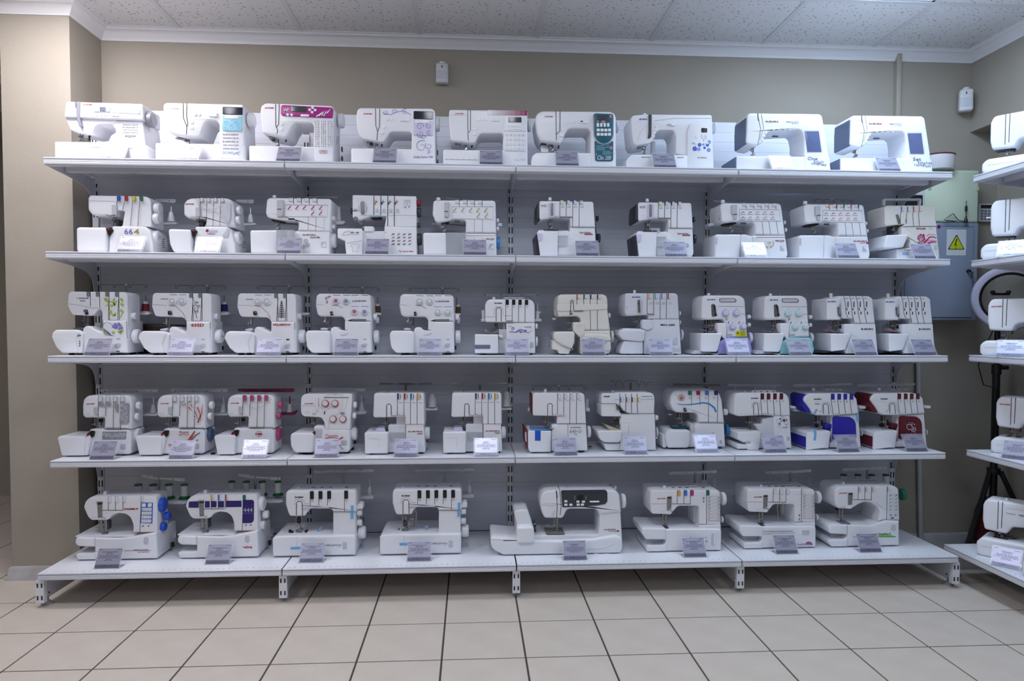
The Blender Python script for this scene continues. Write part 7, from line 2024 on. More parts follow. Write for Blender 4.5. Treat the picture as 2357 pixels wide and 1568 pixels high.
M('overlocker','white overlocker with dark red ends and large 640D lettering, on the fourth shelf','overlocker',2.062,0.064,4)
P('cloth_plate',[0,98,5,107,107,104,106,6,10,6,1,24],0,165,'w',b=5,r=[8,10,4,4,14,14])
P('plate_end',[-15,125,-1,104,2,8,-10,41],10,160,'maroon',b=3,r=3)
P('end_slot',[-14,102,-6,97,-5,46,-12,60],7,12,'lg',b=1,r=8)
P('tape',[32,106,58,105,58,59,32,60],-1,0.5,'d_blu',b=0.1,r=0)
P('lower_body',[110,8,111,128,135,132,270,133,278,8,272,8],16,170,'w',b=5,r=[3,6,4,3,14,10])
P('panel_line_piece',[182,132,185,67,112,63,112,58,187,60,187,132],14.6,18,'lg',b=0.3,r=4)
P('upper_body',[22,266,29,276,253,274,261,267,270,134,134,134,135,170,27,172,22,180],12,155,'w',b=5,r=[8,12,10,10,2,2,3,8,8])
P('end_cover',[18,266,24,269,24,177,20,176],16,150,'maroon',b=2,r=3)
R('lever_outline',[91.1,172.9,90.9,221.8,95.5,227.9,108.1,227.8,112.3,221.7,112.5,172.8],11.4,2.4,'dk')
SL([135.9,164.9,193.5,223.9],274.5,250.5,[179.6,178.5,135.4,135.2],11.6,12.9,'dialw')
Y('dial_dot',139.4,271.1,1.4,6,9,'gold')
N('slot_print',142.2,238.4,159,245.8,2,4,11.4,'dg',0.5,0)
Y('dial_dot',168.4,271,1.4,6,9,'gold')
N('slot_print',171.1,238.3,188,245.6,2,4,11.4,'dg',0.5,1)
Y('dial_dot',196.9,270.9,1.4,6,9,'gold')
N('slot_print',199.7,238.1,216.5,245.5,2,4,11.4,'dg',0.5,2)
Y('dial_dot',227.3,270.7,1.4,6,9,'gold')
N('slot_print',230.2,238,247,245.4,2,4,11.4,'dg',0.5,3)
P('sill',[114,180,173,179,170,174,117,173],4,14,'clearw',b=1,r=2)
R('body_seam',[181,134.1,270.2,133.5],11.4,1.5,'mg')
L('AURORA',194.8,114.2,246.5,119,15.4,'wine',bold=0.02)
L('640·D',193.5,92.2,248.4,106.4,15.4,'slate3',bold=-0.008)
B('ribbon_mark',215.6,84.2,229.6,86.9,14.8,17,'gold',b=0.2,r=0)
ND(91.1,167.1,114.3,45,1.6,w=20)
B('foot_block',83.2,142,89.3,163.2,50,60,'mg',b=1,r=1)
T('knurl',[99.3,12,119.1,106.3,12,114.4,119.4,12,112],2.4,'gold')
X('handwheel',285.1,299.5,75,88,27.2,'w')
WG(159.6,140,266,294.1,[35.7,113.3,207.2,282.3],20,'wire')
V('top_cap',85.2,60,273,291,6.5,6.5,'w')
P('spool_platform',[12,195,30,195,30,177,12,177],140,180,'w',b=3,r=3)
P('spool_platform',[289,194,310,192,309,174,291,175],140,180,'w',b=3,r=3)
V('cone_holder',26.6,160,193,234.4,4.8,5.8,'w')
V('cone_holder',297.6,160,190.2,233.3,7.7,9.6,'w')
P('cord',[302,5,319,6,320,3,302,2],150,156,'bk',b=1,r=1)
FT(32,248,30,140,14,8)

M('overlocker','white overlocker with slim wing table and coloured windows on its brow, on the fourth shelf','overlocker',2.416,0.09,4)
P('lower_base',[4,38,78,37,79,4,14,4],12,160,'w',b=4,r=[4,2,3,10])
P('wing_table',[-30,94,-24,99,80,100,87,91,84,53,71,42,4,44,-17,57],0,165,'w',b=6,r=[6,8,10,8,14,14,18,18])
P('lower_body',[79,4,84,117,84,173,243,174,250,4,247,4],14,170,'w',b=4,r=[3,4,8,3,6,6])
R('panel_line',[118.6,122.1,120.1,-1.4],13.4,1.2,'lg')
X('looper_post',80.6,136.8,30,136.6,16.8,'w')
P('lower_head',[-8,163,-9,222,59,222,84,173,84,162],16,150,'w',b=4,r=[6,6,10,3,6])
P('upper_body',[-10,222,-9,262,-2,271,227,273,240,261,242,228,240,175,127,175,101,184,82,208,58,222],12,155,'w',b=6,r=[8,12,14,16,16,8,3,2,8,8,8])
R('blue_rule',[48.1,242.4,234.3,243.1],11.4,1.6,'lblue')
R('thread_slot',[76.5,269.2,77,212.5,79.8,207.8],11.6,2.4,'dk')
B('window_frame',78,230,92,254,9.5,13,'dialw',b=1,r=2)
B('window_colour',78,231.7,82.6,252.5,8.6,11,'d_lbl',b=0.5,r=1,u=1)
R('thread_slot',[104.1,269.1,104.6,212.4,104.8,193.5],11.6,2.4,'dk')
B('window_frame',105,230,120,254,9.5,13,'dialw',b=1,r=2)
B('window_colour',105.7,231.6,110.3,252.4,8.6,11,'d_grn',b=0.5,r=1,u=1)
R('thread_slot',[131.3,269,131.8,212.2,133.1,177.2],11.6,2.4,'dk')
B('window_frame',133,230,147,254,9.5,13,'dialw',b=1,r=2)
B('window_colour',132.8,231.5,137.4,252.3,8.6,11,'d_red',b=0.5,r=1,u=1)
R('thread_slot',[158.5,268.9,159,212.1,161.2,177.1],11.6,2.4,'dk')
B('window_frame',160,230,174,254,9.5,13,'dialw',b=1,r=2)
B('window_colour',160,231.4,164.6,252.2,8.6,11,'d_yel2',b=0.5,r=1,u=1)
L('PFAFF',1.9,253,29,260,11.4,'bk',bold=0.04)
L('hobbylock 2.0',177.8,252.8,228.4,258.7,11.4,'mg',bold=0.01)
R('seam_line',[82.9,174.7,242.1,175.7],11.4,1.5,'mg')
R('seam_line',[-8.8,221.4,57.8,220.2],11.4,1.2,'lg')
P('thread_plate',[59,216,69,217,72,194,63,193],6,18,'st',b=1,r=2)
T('thread_hook',[100.1,8,191.6,104,8,188.2,102.1,8,182.6],2,'dk')
ND(67.9,158.5,108.3,45,1.4,w=18)
Y('looper_disc',70.3,132.9,15.9,40,60,'dg')
P('foot_plate',[10,124,77,101,77,99,29,100],8,120,'sand',b=0.5,r=1)
X('tension_knob',256.1,270.7,60,150.6,12.3,'w')
X('handwheel',266.2,272.1,80,79.9,23.7,'w')
X('lever_stub',261.9,268.7,60,54.1,3.8,'w')
V('stand_pole',159.8,150,262.8,309.6,4.8,4.8,'mg2')
T('wire_guide',[61.9,150,315.8,76.8,150,319.7,86.9,150,290.1,94.1,150,318.7,111.5,150,318.6,120.7,150,289,129,150,314.6,146.4,150,318.5,176.2,150,318.4,191.2,150,313.5,200.4,150,288.8,211.2,150,314.4,228.7,150,311.9,235.4,150,286.7,243.6,150,311.8,262.1,150,309.3],1.3,'wire')
V('top_cap',53.3,60,269.4,279.9,5.7,5.7,'w')
P('spool_seat',[71,275,98,277,103,271,74,269],110,140,'lg',b=2,r=4)
P('spool_seat',[169,276,196,277,201,271,172,270],110,140,'lg',b=2,r=4)
P('top_deck',[57,275,205,276,210,271,57,270],30,140,'w',b=2,r=2)
FT(29,226,40,140,9,4)

M('overlocker','rounded white overlocker with blue swoosh and round red emblem, on the fourth shelf','overlocker',2.715,0.13,4)
P('cloth_plate',[2,55,5,83,17,95,114,93,124,85,125,25,116,8,38,8,13,8],0,160,'w',b=9,r=[20,20,20,14,10,24,20,24,24])
P('plate_end',[-8,69,8,72,12,8,-5,8],14,140,'w',b=3,r=4)
P('lower_body',[120,8,129,90,147,109,163,123,291,123,299,8,287,8],14,170,'w',b=8,r=[4,10,20,14,3,24,24])
P('arm_edge',[122,125,136,126,145,115,146,84,129,81],8,60,'clearw',b=3,r=[4,14,14,6,4])
P('upper_body',[28,221,29,257,48,280,241,281,266,266,278,234,292,123,167,125,162,163,149,172,59,174,37,192],12,155,'w',b=10,r=[24,30,30,30,30,14,2,2,18,18,24,24])
R('swoosh_print',[63.1,216.2,97.3,212.1,141.2,214.8,185.2,221.4,214.7,216.4,239.4,198.4,249.5,176.6],11.4,3,'d_lbl',w1=9)
SL([129.8,169.9,212,256.1],279.1,258.2,[207.1,209.8,126.1,124.3],11.6,16,['d_tea', 'd_red', 'd_blu2', 'd_nvy'],dx=0.9,side=-1)
N('slot_print',116.5,238.1,126.2,249.6,3,2,11.4,'dg',0.6,0)
N('slot_print',156.6,237.9,166.3,249.4,3,2,11.4,'dg',0.6,1)
N('slot_print',194.8,237.7,204.5,249.3,3,2,11.4,'dg',0.6,2)
N('slot_print',233,238.5,242.7,250.1,3,2,11.4,'dg',0.6,3)
R('emblem_ring',[95.5,244.9,94.7,239.9,92.1,235.6,88.3,232.4,83.5,230.7,78.4,230.8,73.6,232.5,69.7,235.8,67.1,240.2,66.2,245.1,67.1,250.1,69.6,254.4,73.5,257.5,78.3,259.2,83.4,259.1,88.2,257.3,92.1,254,94.6,249.6,95.5,244.6],11.4,2,'red')
F('emblem_crown',80.9,244,10.3,5,11.4,'red')
P('lever_plate',[89,195,99,199,108,181,95,177],4,16,'dg',b=1.5,r=3)
B('lever_pin',93.6,185.4,100.4,192.1,2,6,'st',b=0.5,r=2)
R('body_seam',[166.8,124.5,291.5,122.7],11.4,1.6,'mg')
ND(88.7,168.4,117.3,45,1.7,w=22)
B('foot_block',76.8,136.2,85.3,172.7,50,65,'dg',b=2,r=2)
B('finger_hole',269,24,281,43,12.6,16,'lg',b=1,r=8)
B('vent',231.7,74,243.5,78.7,13,16,'lg',b=0.4,r=1)
X('tension_knob',299.5,319.4,50,171.6,15.2,'w')
X('handwheel',321.9,335,85,79.9,26.9,'d_lbl')
P('thread_guide_bar',[77,299,90,301,319,297,324,292,317,287,90,291],150,154,'mg2',b=1,r=4)
V('stand_pole',242.4,152,267.4,290.1,4.9,4.9,'mg2')
YY('guide_eye',[84,289.9,159.2,289.6,315.9,289.2],3.9,148,151,'mg',u=1)
P('side_hook',[36,196,50,197,52,177,46,176],100,130,'w',b=2,r=3)
P('side_clip',[48,154,61,158,68,153,51,150],100,130,'w',b=2,r=2)
V('side_post',56.4,120,189,269.5,3.4,3.4,'w')
FT(53,269,30,140,12,8)

M('overlocker','white overlocker with dark red dials and violet flower dots, on the fourth shelf','overlocker',3.051,0.1,4)
P('cloth_plate',[3,81,8,88,111,90,116,82,112,21,106,0,54,1,47,9,46,27,66,27,68,40,57,42,31,37,4,51],0,150,'w',b=5,r=[8,10,8,8,8,6,8,8,3,5,8,5,5,8])
P('lower_lip',[1,31,49,25,52,5,4,5],6,150,'w',b=4,r=6)
P('plate_back',[36,88,115,87,113,5,52,5],12,150,'w',b=3,r=3)
P('looper_cover',[111,5,127,71,95,118,132,120,134,145,189,157,191,5],22,150,'wv',b=4,r=[3,6,4,3,8,3,3])
P('lower_body',[183,5,183,160,261,160,273,5,264,5],14,170,'w',b=6,r=[3,3,3,24,14])
P('upper_body',[-12,172,-11,240,-7,262,7,271,227,270,246,259,255,239,262,161,181,160,133,164,14,159,-4,163],10,150,'w',b=9,r=[14,14,20,24,30,24,14,2,2,4,14,14])
R('lever_outline',[83.1,166.6,80.5,213.1,85.3,220.4,98.3,220.3,102.4,214.4,106.1,166.5],9.4,2.4,'dk')
R('lever_print',[73.7,200.9,74.9,220.4,87.2,227.2,104.7,226.1,111.3,219.3,113.8,186],9.4,1.2,'mg')
SL([115.6,145.5,176.5,207.5],268.8,239.7,[170.3,168.7,162.2,162],9.6,14.2,'maroon2',dx=6.6)
N('slot_print',129.1,227,137,233.8,3,3,9.4,'mg',0.7,0)
N('slot_print',158.1,226.9,165.9,233.7,3,3,9.4,'mg',0.7,1)
N('slot_print',189,226.7,196.9,233.5,3,3,9.4,'mg',0.7,2)
N('slot_print',220.1,226.6,228,233.4,3,3,9.4,'mg',0.7,3)
P('slot_sill',[126,174,155,174,156,163,127,165],4,12,'lg',b=1,r=2)
L('brother',69.6,241.9,104.8,248.6,9.4,'bk',bold=0.03)
L('Lock',223.5,102.5,250,109.2,13.4,'dg',shear=0.3)
Y('dot_print',232.3,138.8,6.6,13.2,15,'plum')
YY('dot_print',[212.6,145.8,245.3,140.7],3.8,13.2,15,'plum')
Y('dot_print',210.5,122.2,6.6,13.2,15,'lil3')
Y('dot_print',219.3,135.9,3.8,13.2,15,'lil3')
RR('ring_print',[[216.4,135.9,213.3,128.3,205.5,125.2,197.7,128.4,194.3,136,197.4,143.7,205.2,146.8,213,143.6,216.4,136],[243.4,143.1,239.7,134.1,230.5,130.4,221.3,134.2,217.3,143.3,220.9,152.3,230.1,156,239.4,152.2,243.4,143.2],[252.7,125.9,250.2,119.6,243.8,117.1,237.4,119.7,234.6,126,237.1,132.2,243.5,134.8,249.9,132.2,252.7,125.9],[248.8,117.1,247.4,113.6,243.9,112.2,240.3,113.6,238.8,117.1,240.2,120.6,243.7,122,247.3,120.6,248.8,117.1],[215.8,108.4,214.1,104.3,209.9,102.6,205.6,104.3,203.8,108.5,205.5,112.7,209.7,114.4,214,112.6,215.8,108.4],[228.2,150.6,226.2,145.7,221.3,143.8,216.3,145.8,214.1,150.7,216.1,155.5,221,157.5,226,155.5,228.2,150.6]],13.4,0.8,'mg')
ND(84.3,156.1,95.3,45,1.8,w=24)
B('foot_block',71.9,112,79.3,154,50,65,'dg',b=2,r=2)
B('foot_block',81,134,95,153,48,60,'bk',b=2,r=2)
P('thread_rail',[84,267,87,280,198,280,204,267],40,44,'w',b=1,r=4)
YY('guide_eye',[101.2,273.2,130.4,273.1,160.1,273,190.3,272.9],2.9,38,41,'dg',u=1)
P('thread_guide_bar',[10,297,16,302,279,298,284,292,253,287,252,273,245,273,244,287,47,287,47,273,40,274,39,288,16,288],150,153,'clear2',b=0.8,r=3)
V('stand_pole',147.2,152,269.4,286.7,5.9,5.9,'lg')
P('spool_platform',[284,199,310,200,313,190,287,189],60,110,'w',b=2,r=3)
P('spool_platform',[-12,178,39,180,39,164,-8,165],140,180,'w',b=3,r=3)
V('cone_holder',21.4,160,198.7,224.2,11.9,7,'w')
V('cone_holder',21.7,160,175.7,198.7,5,5,'w')
V('spool_pin',21.1,160,223.2,252.3,2,2,'w')
V('top_cap',58.6,60,265.4,276.7,6.7,6.7,'w')
B('finger_hole',248,42,261,61,12.8,16,'lg',b=0.8,r=5)
FT(43,254,40,140,12,5)

M('overlocker','white overlocker with royal blue front panel and blue end, on the fourth shelf','overlocker',3.381,0.095,4)
panel_body(a='royal')
L('Lock',45.3,214.2,68.4,221,9.4,'dg',shear=0.3)
P('tape',[40,173,51,193,61,191,50,170],9,10,'tape',b=0.1,r=0)
P('tape',[252,172,260,178,264,135,254,134],8,10,'tape',b=0.1,r=0)
P('tape',[35,99,46,98,52,81,49,45,37,45,40,74],-1,0.4,'tape',b=0.1,r=0)
panel_trim()

M('overlocker','white overlocker with dark red front panel and dark red end, on the fourth shelf','overlocker',3.708,0.095,4)
panel_body(a='maroon2')
RR('ring_print',[[201.8,104,200.6,98.4,197,94,191.6,91.5,185.7,91.6,180.3,94.1,176.5,98.7,175.1,104.3,176.4,109.9,180,114.3,185.3,116.8,191.3,116.6,196.7,114,200.4,109.5,201.8,103.8],[220,92.5,219,87.8,215.9,84,211.4,81.9,206.4,82,201.8,84.1,198.6,88,197.4,92.7,198.5,97.5,201.6,101.2,206.1,103.3,211.1,103.2,215.7,101,218.8,97.1,220,92.3]],12.4,3,'lgv')
Y('dot_print',208.2,92.7,5.7,11.6,14,'pink')
R('ring_print',[205.5,119.9,204.7,117.1,202.3,115.3,199.3,115.1,196.7,116.6,195.3,119.3,195.7,122.1,197.8,124.3,200.7,124.9,203.5,123.7,205.3,121.3,205.3,118.3],12.4,1.6,'lgv')
YY('dot_print',[186.5,124.1,211.8,117.5,215.5,114.9],1.9,11.8,14,'lgv')
RR('line_print',[[166,120.1,179,112.6],[210.5,80.2,226.3,66.1]],12.4,1,'lgv')
L('Lock',172.4,66.5,205.5,74.2,12.4,'lgv',shear=0.3)
panel_trim()

M('coverstitch_machine','white coverstitch machine with bright blue knobs and blue chart, on the bottom shelf','overlocker',0.081,0.04,5)
arched_body()
SL([127.1,157.8,189.9],282.4,255.3,[220.9,220.5,219],17.6,14,'dialw')
SL([267.4],281,255.9,[121.2],17.6,12,'dialw',dx=-7)
P('chart_panel',[270,252,318,251,314,159,264,162],16,20,'d_blu',b=0.5,r=2)
P('chart_head',[272,249,288,249,288,233,271,233],15,18,'w',b=0.3,r=1,u=1)
P('chart_head',[297,249,315,249,313,233,296,233],15,18,'w',b=0.3,r=1,u=1)
P('chart_row',[271,229,313,229,313,215,270,216],15,18,'w',b=0.3,r=1,u=1)
N('chart_print',272.5,217.2,310.6,227.5,2,4,14.6,'d_grn2',0.5,0,u=1)
P('chart_row',[270,212,313,212,312,198,269,198],15,18,'w',b=0.3,r=1,u=1)
N('chart_print',272.2,199.9,310.3,210.2,2,4,14.6,'d_grn2',0.5,1,u=1)
P('chart_row',[269,195,312,194,311,181,268,181],15,18,'w',b=0.3,r=1,u=1)
N('chart_print',272,182.7,310,193,2,4,14.6,'d_grn2',0.5,2,u=1)
P('chart_row',[268,178,311,177,310,163,268,164],15,18,'w',b=0.3,r=1,u=1)
N('chart_print',271.7,165.5,309.8,175.7,2,4,14.6,'d_grn2',0.5,3,u=1)
RR('chart_mark',[[270,144.9,277.7,149.7],[293.8,144.6,301.4,149.4]],17.4,5,'mg')
L('FAMILY',195.5,220.5,257.2,228,17.4,'dred',bold=0.05)
R('red_stripe',[83.8,43.9,196.6,44.8,314.5,42.8],-0.4,1.6,'dred')
L('MASTER LOCK 8000W',241.3,45.5,305.1,49.8,-0.4,'slate3',bold=0.01)
L('Japan engineering',257.7,34.4,304,39,-0.4,'dg')
arched_trim(a='d_blu')

M('coverstitch_machine','white coverstitch machine with navy blue band and 444 lettering, on the bottom shelf','overlocker',0.517,0.04,5)
arched_body()
SL([133.1,163.3,194],282.7,257.8,[220.6,220.2,219.8],17.6,13,'dialw')
B('dial_colour',135.8,259.7,140.4,283.3,12,18,'d_yel2',b=1,r=1)
B('dial_colour',166,259.3,170.6,283,12,18,'d_blu',b=1,r=1)
B('dial_colour',196.7,258.9,201.3,282.6,12,18,'d_red',b=1,r=1)
SL([272],281.3,258.4,[120.2],17.6,11,'d_grn',dx=-5)
P('navy_band',[38,254,79,255,79,226,35,227],16.4,20,'navy',b=0.3,r=2)
P('navy_band',[107,255,127,255,127,226,106,226],16.4,20,'navy',b=0.3,r=2)
P('navy_band',[133,255,157,254,156,227,132,227],16.4,20,'navy',b=0.3,r=2)
P('navy_band',[164,254,189,254,189,226,164,226],16.4,20,'navy',b=0.3,r=2)
P('navy_band',[197,255,265,255,265,227,197,227],16.4,20,'navy',b=0.3,r=2)
P('navy_panel',[271,258,320,258,318,164,309,154,268,154],16.4,20,'navy',b=0.3,r=[2,10,16,16,2])
L('444',273.1,204.2,313.3,222,16,'lgv')
R('panel_rule',[270.6,199.3,316.4,197.6],16,1.4,'lil3')
N('chart_print',274.3,139.1,313.1,150.9,1,2,17.4,'mg',0.6,1)
L('elna',281.9,46.1,315.7,57.4,-0.4,'red',bold=0.02)
R('logo_dash',[274.3,51.1,281.5,51.5],-0.4,3,'red')
arched_trim(a='w')

M('coverstitch_machine','white coverstitch machine with four black dials and a dark fabric strip, on the bottom shelf','overlocker',0.924,0.04,5)
cover_body()
SL([160.3,198.3,236.4,311.7],295.7,259.2,[230.3,229.8,229.2,201.2],13.6,15,'bk')
N('slot_print',164.8,245.2,173.7,255.1,3,3,13.4,'gold',0.7,0)
N('slot_print',202.8,244.7,211.7,254.6,3,3,13.4,'mint',0.7,1)
N('slot_print',240.9,244.2,249.8,254.1,3,3,13.4,'rose',0.7,2)
N('slot_print',316.3,243.2,325.2,253.1,3,3,13.4,'lblue2',0.7,3)
cover_print()
ND(99.3,169.6,102.8,55,2.2,w=30)
B('foot_block',89,140,109,167,50,70,'bk',b=3,r=3)
P('needle_plate_line',[98,84,103,98,155,98,157,83],70,70.6,'lgv',b=0.1,r=1)
P('tape',[340,228,352,228,351,168,339,168],13,13.8,'tape',b=0.1,r=0)
P('tape',[75,48,120,50,120,38,75,37],-1,-0.2,'tape',b=0.1,r=0)
P('tape',[180,97,192,118,201,118,189,96],60,60.8,'tape',b=0.1,r=0)
X('feed_lever',381.9,390,70,147,9.1,'dg')
cover_trim()

M('coverstitch_machine','white coverstitch machine with five black dials and a wire binder, on the bottom shelf','overlocker',1.397,0.04,5)
cover_body()
SL([165.5,203.7,241.5,279.8,317.2],293.8,257,[229.3,228.8,228.3,227.7,200.4],13.6,15,'bk')
N('slot_print',170.3,242.9,179.3,252.8,3,3,13.4,'gold',0.7,0)
N('slot_print',208.6,242.4,217.5,252.3,3,3,13.4,'mint',0.7,1)
N('slot_print',246.4,241.9,255.4,251.8,3,3,13.4,'rose',0.7,2)
N('slot_print',284.7,241.4,293.7,251.3,3,3,13.4,'lblue2',0.7,3)
N('slot_print',322.2,240.9,331.2,250.8,3,3,13.4,'lblue2',0.7,4)
cover_print()
ND(104.1,166.7,99.3,55,2.2,w=30)
B('foot_block',96,118,112,143,45,70,'dg',b=3,r=3)
T('binder_arm',[149.8,50,202.1,157.3,50,181.6,154.7,50,140.8,152.1,50,115.3,119.5,50,117.9],4,'st')
T('binder_arm',[141.8,56,195.5,144.1,56,118.8],3,'st')
B('binder_block',127.4,148.5,146,157.4,46,60,'st',b=1,r=2)
P('needle_plate_line',[113,80,119,95,171,95,173,79],70,70.6,'lgv',b=0.1,r=1)
P('tape',[346,235,358,235,356,171,344,171],13,13.8,'tape',b=0.1,r=0)
P('tape',[84,59,129,59,129,47,85,47],-1,-0.2,'tape',b=0.1,r=0)
P('tape',[197,117,208,118,206,100,195,99],60,60.8,'tape',b=0.1,r=0)
cover_trim()

M('embroidery_machine','white embroidery machine with dark control strip and side carriage, on the bottom shelf','sewing machine',1.891,0.01,5)
P('base',[0,84,9,88,112,77,210,66,335,64,460,69,567,84,597,74,599,22,591,4,554,4,71,4,58,4,19,24,1,43],0,200,'w',b=8,r=[8,14,10,30,30,30,6,10,14,20,14,14,8,20,30])
P('bed',[1,78,275,86,495,84,574,77,411,65,202,59],22,190,'w',b=3,r=10)
P('column',[490,70,496,112,497,196,594,195,604,36,604,6,516,6],20,150,'w',b=8,r=[4,20,3,3,10,20,4])
P('arm',[224,238,229,273,247,291,304,293,560,290,587,275,596,186,496,177,488,195,472,204,357,205,345,199,328,163,245,165,232,191],14,150,'w',b=10,r=[20,30,30,14,34,30,4,3,20,16,16,14,16,14,20])
P('control_strip',[318,292,522,292,530,282,531,240,522,227,481,221,398,216,325,215,321,253],10,18,'strip',b=2,r=[6,12,10,16,16,14,20,6,6])
P('screen',[392,269,420,270,420,246,392,247],8.6,12,'bk',b=0.4,r=2)
B('button',332.8,237.7,347.3,247.4,7.5,12,'w',b=1,r=3)
B('button',332.8,222,347.4,231.8,7.5,12,'w',b=1,r=3)
B('button',355.7,221.7,370.3,231.4,7.5,12,'w',b=1,r=3)
B('button',388,235.4,402.5,245.1,7.5,12,'w',b=1,r=3)
B('button',413,235,427.6,244.8,7.5,12,'w',b=1,r=3)
B('button',389.1,221.8,403.6,231.5,7.5,12,'w',b=1,r=3)
B('button',408.4,221.5,422.9,231.3,7.5,12,'w',b=1,r=3)
B('start_bar',448.5,236.1,493.4,243.4,7.5,12,'w',b=1,r=6)
N('led_print',375.7,248.6,385,269.3,3,1,9.6,'lg',0.5,1)
N('led_print',426.8,247.9,437.2,268.7,3,1,9.6,'lg',0.5,1)
R('thread_slot',[297.9,291.4,299.1,252.8,301.3,226.7,299.5,165.1],13.4,2.6,'dk')
R('thread_slot',[305.1,313.2,312.5,294.3,319.1,221.2,315.1,179.5],13.4,2.2,'dk')
P('slot_dark',[295,292,300,288,303,256,298,259],12.4,16,'bk',b=0.5,r=1)
R('rose_print',[284.9,174.7,281.2,185.2,289,190.3,283.8,195.6,291,198.1],13.4,1,'mg')
P('needle_plate',[253,92,338,91,338,89,253,90],21,120,'mg2',b=0.2,r=0)
ND(301.2,149.8,89.7,60,2.0,w=26)
T('needle_screw',[305.1,56,121.1,324.1,56,120.8],2.4,'st')
P('carriage',[116,127,121,135,183,137,194,126,197,59,119,59],-12,190,'w',b=9,r=[10,18,24,10,12,10])
P('carriage_top',[106,188,114,199,160,202,171,197,198,114,124,112],30,195,'w',b=8,r=[10,14,14,10,4,4])
P('hoop_clamp',[194,129,213,132,212,121,205,105,212,94,203,88,199,105],60,110,'dg',b=3,r=3)
P('clamp_plate',[195,129,211,134,211,129,197,123],50,120,'st',b=1,r=2)
R('slot_line',[56.4,70.9,116.1,71],-0.4,3,'dg')
R('bed_seam',[4,76.5,112,72.1],-0.4,0.8,'lg')
L('AURORA',516.6,104.9,573,110.3,19.4,'wine',bold=0.02)
L('STYLE 600',539.3,97.2,574.6,102.4,19.4,'mg')
B('logo_badge',576.6,97.3,587.1,103,18.6,21,'dg',b=0.3,r=1)
P('knee_lever',[462,0,477,4,501,0,527,3,548,1,543,0,506,0,470,0],-6,6,'w',b=2,r=5)
X('handwheel',607.1,625.4,75,224.6,33.3,'w')
V('top_pin',311.7,60,281,304.3,1.6,1.6,'dg')
V('bobbin_pin',562.4,110,276.2,295.1,4.2,2.6,'st')
V('spool_disc',502.1,100,279.3,294.9,2.1,2.1,'w')
T('spool_pin',[412.8,90,288.1,498.6,90,284.4],3,'w')
V('spool_cap',585.2,100,274.5,289.6,7.3,6.3,'w')
T('top_guide',[342.8,60,298.7,349.7,60,303.9,357.6,60,297.4],2,'st')
R('arm_line',[231.7,226.6,298.2,220.4],13.4,1.2,'lg')
R('base_curve',[439,23.7,512.2,26.1,567.1,48.7],-0.4,1,'lg')
FT(108,558,30,170,12,5)

M('coverstitch_machine','white coverstitch machine with orange blue magenta green dials, on the bottom shelf','overlocker',2.581,0.018,5)
P('free_arm',[2,110,10,115,108,111,112,108,113,60,19,62,2,91],0,190,'w',b=6,r=[6,8,3,2,2,14,10])
P('lower_lip',[25,31,104,32,109,41,115,41,115,5,36,5,24,5],2,190,'w',b=5,r=[8,6,4,2,2,8,8])
P('arm_inner',[29,49,125,48,125,17,35,19],40,185,'lg',b=2,r=2)
P('base',[109,108,367,104,372,95,372,5,364,5,113,5],4,205,'w',b=6,r=[2,8,8,10,10,2])
P('column',[270,96,272,120,372,122,374,94],14,170,'w',b=4,r=3)
P('body',[42,278,52,286,356,281,368,273,372,118,272,123,270,200,263,209,180,210,167,206,138,171,48,175,41,224],14,165,'w',b=7,r=[8,12,14,12,2,2,12,12,12,14,12,12,8])
P('inner_wall',[265,110,266,190,294,191,295,101],80,165,'w',b=4,r=10)
R('head_crease',[40.7,224,116.2,221.9],13.4,1.2,'lg')
SL([166.2,197.1,227.5],284.3,258.2,[222.3,220.8,220.4],13.6,13.3,['d_org2', 'd_blu2', 'd_mag'])
SL([302.4],283,258.6,[124.8],13.6,12.3,['d_grn'],dx=2)
B('tension_slot',282,257,297,276,12,18,'w',b=1,r=3)
R('sill_line',[141.7,221.6,229.3,219.4],13.4,2,'dk')
N('icon_print',282.7,223.4,296.3,252.4,2,1,13.4,'mg',0.7,1)
R('chart_frame',[311.3,254.3,364.9,253.6,365.4,137.8,311.6,139.7,311.3,254.3],13.4,1,'rose')
R('chart_rule',[311.5,237.9,364.6,237.2],13.4,0.8,'rose')
RR('chart_mark',[[313,242.1,322.6,250.4],[352.7,241.6,362.3,249.9]],13.4,4,'gmint')
N('chart_print',329.7,241.3,346.7,249.6,2,4,13.4,'lil3',0.35,0)
R('chart_rule',[311.7,221.7,364.8,221],13.4,0.8,'rose')
RR('chart_mark',[[313.2,225.9,322.8,234.3],[352.9,225.4,362.5,233.7]],13.4,4,'gmint')
N('chart_print',329.9,225.2,346.9,233.4,2,4,13.4,'lil3',0.35,1)
R('chart_rule',[311.9,205.5,365,204.8],13.4,0.8,'rose')
RR('chart_mark',[[313.4,209.7,323,218.1],[353.2,209.2,362.7,217.6]],13.4,4,'gmint')
N('chart_print',330.1,209,347.1,217.2,2,4,13.4,'lil3',0.35,2)
R('chart_rule',[312.1,189.3,365.2,188.6],13.4,0.8,'rose')
RR('chart_mark',[[313.6,193.5,323.2,201.9],[353.4,193,362.9,201.4]],13.4,4,'gmint')
N('chart_print',330.3,192.8,347.3,201,2,4,13.4,'lil3',0.35,3)
R('chart_rule',[312.3,173.1,365.4,172.4],13.4,0.8,'rose')
RR('chart_mark',[[313.8,177.3,323.4,185.7],[353.6,176.8,363.1,185.1]],13.4,4,'lg')
N('chart_print',330.5,176.6,347.6,184.8,2,4,13.4,'lil3',0.35,4)
R('chart_rule',[312.5,156.9,365.7,156.1],13.4,0.8,'rose')
RR('chart_mark',[[314,161.1,323.6,169.5],[353.8,160.6,363.3,168.9]],13.4,4,'lg')
N('chart_print',330.7,160.4,347.8,168.6,2,4,13.4,'lil3',0.35,5)
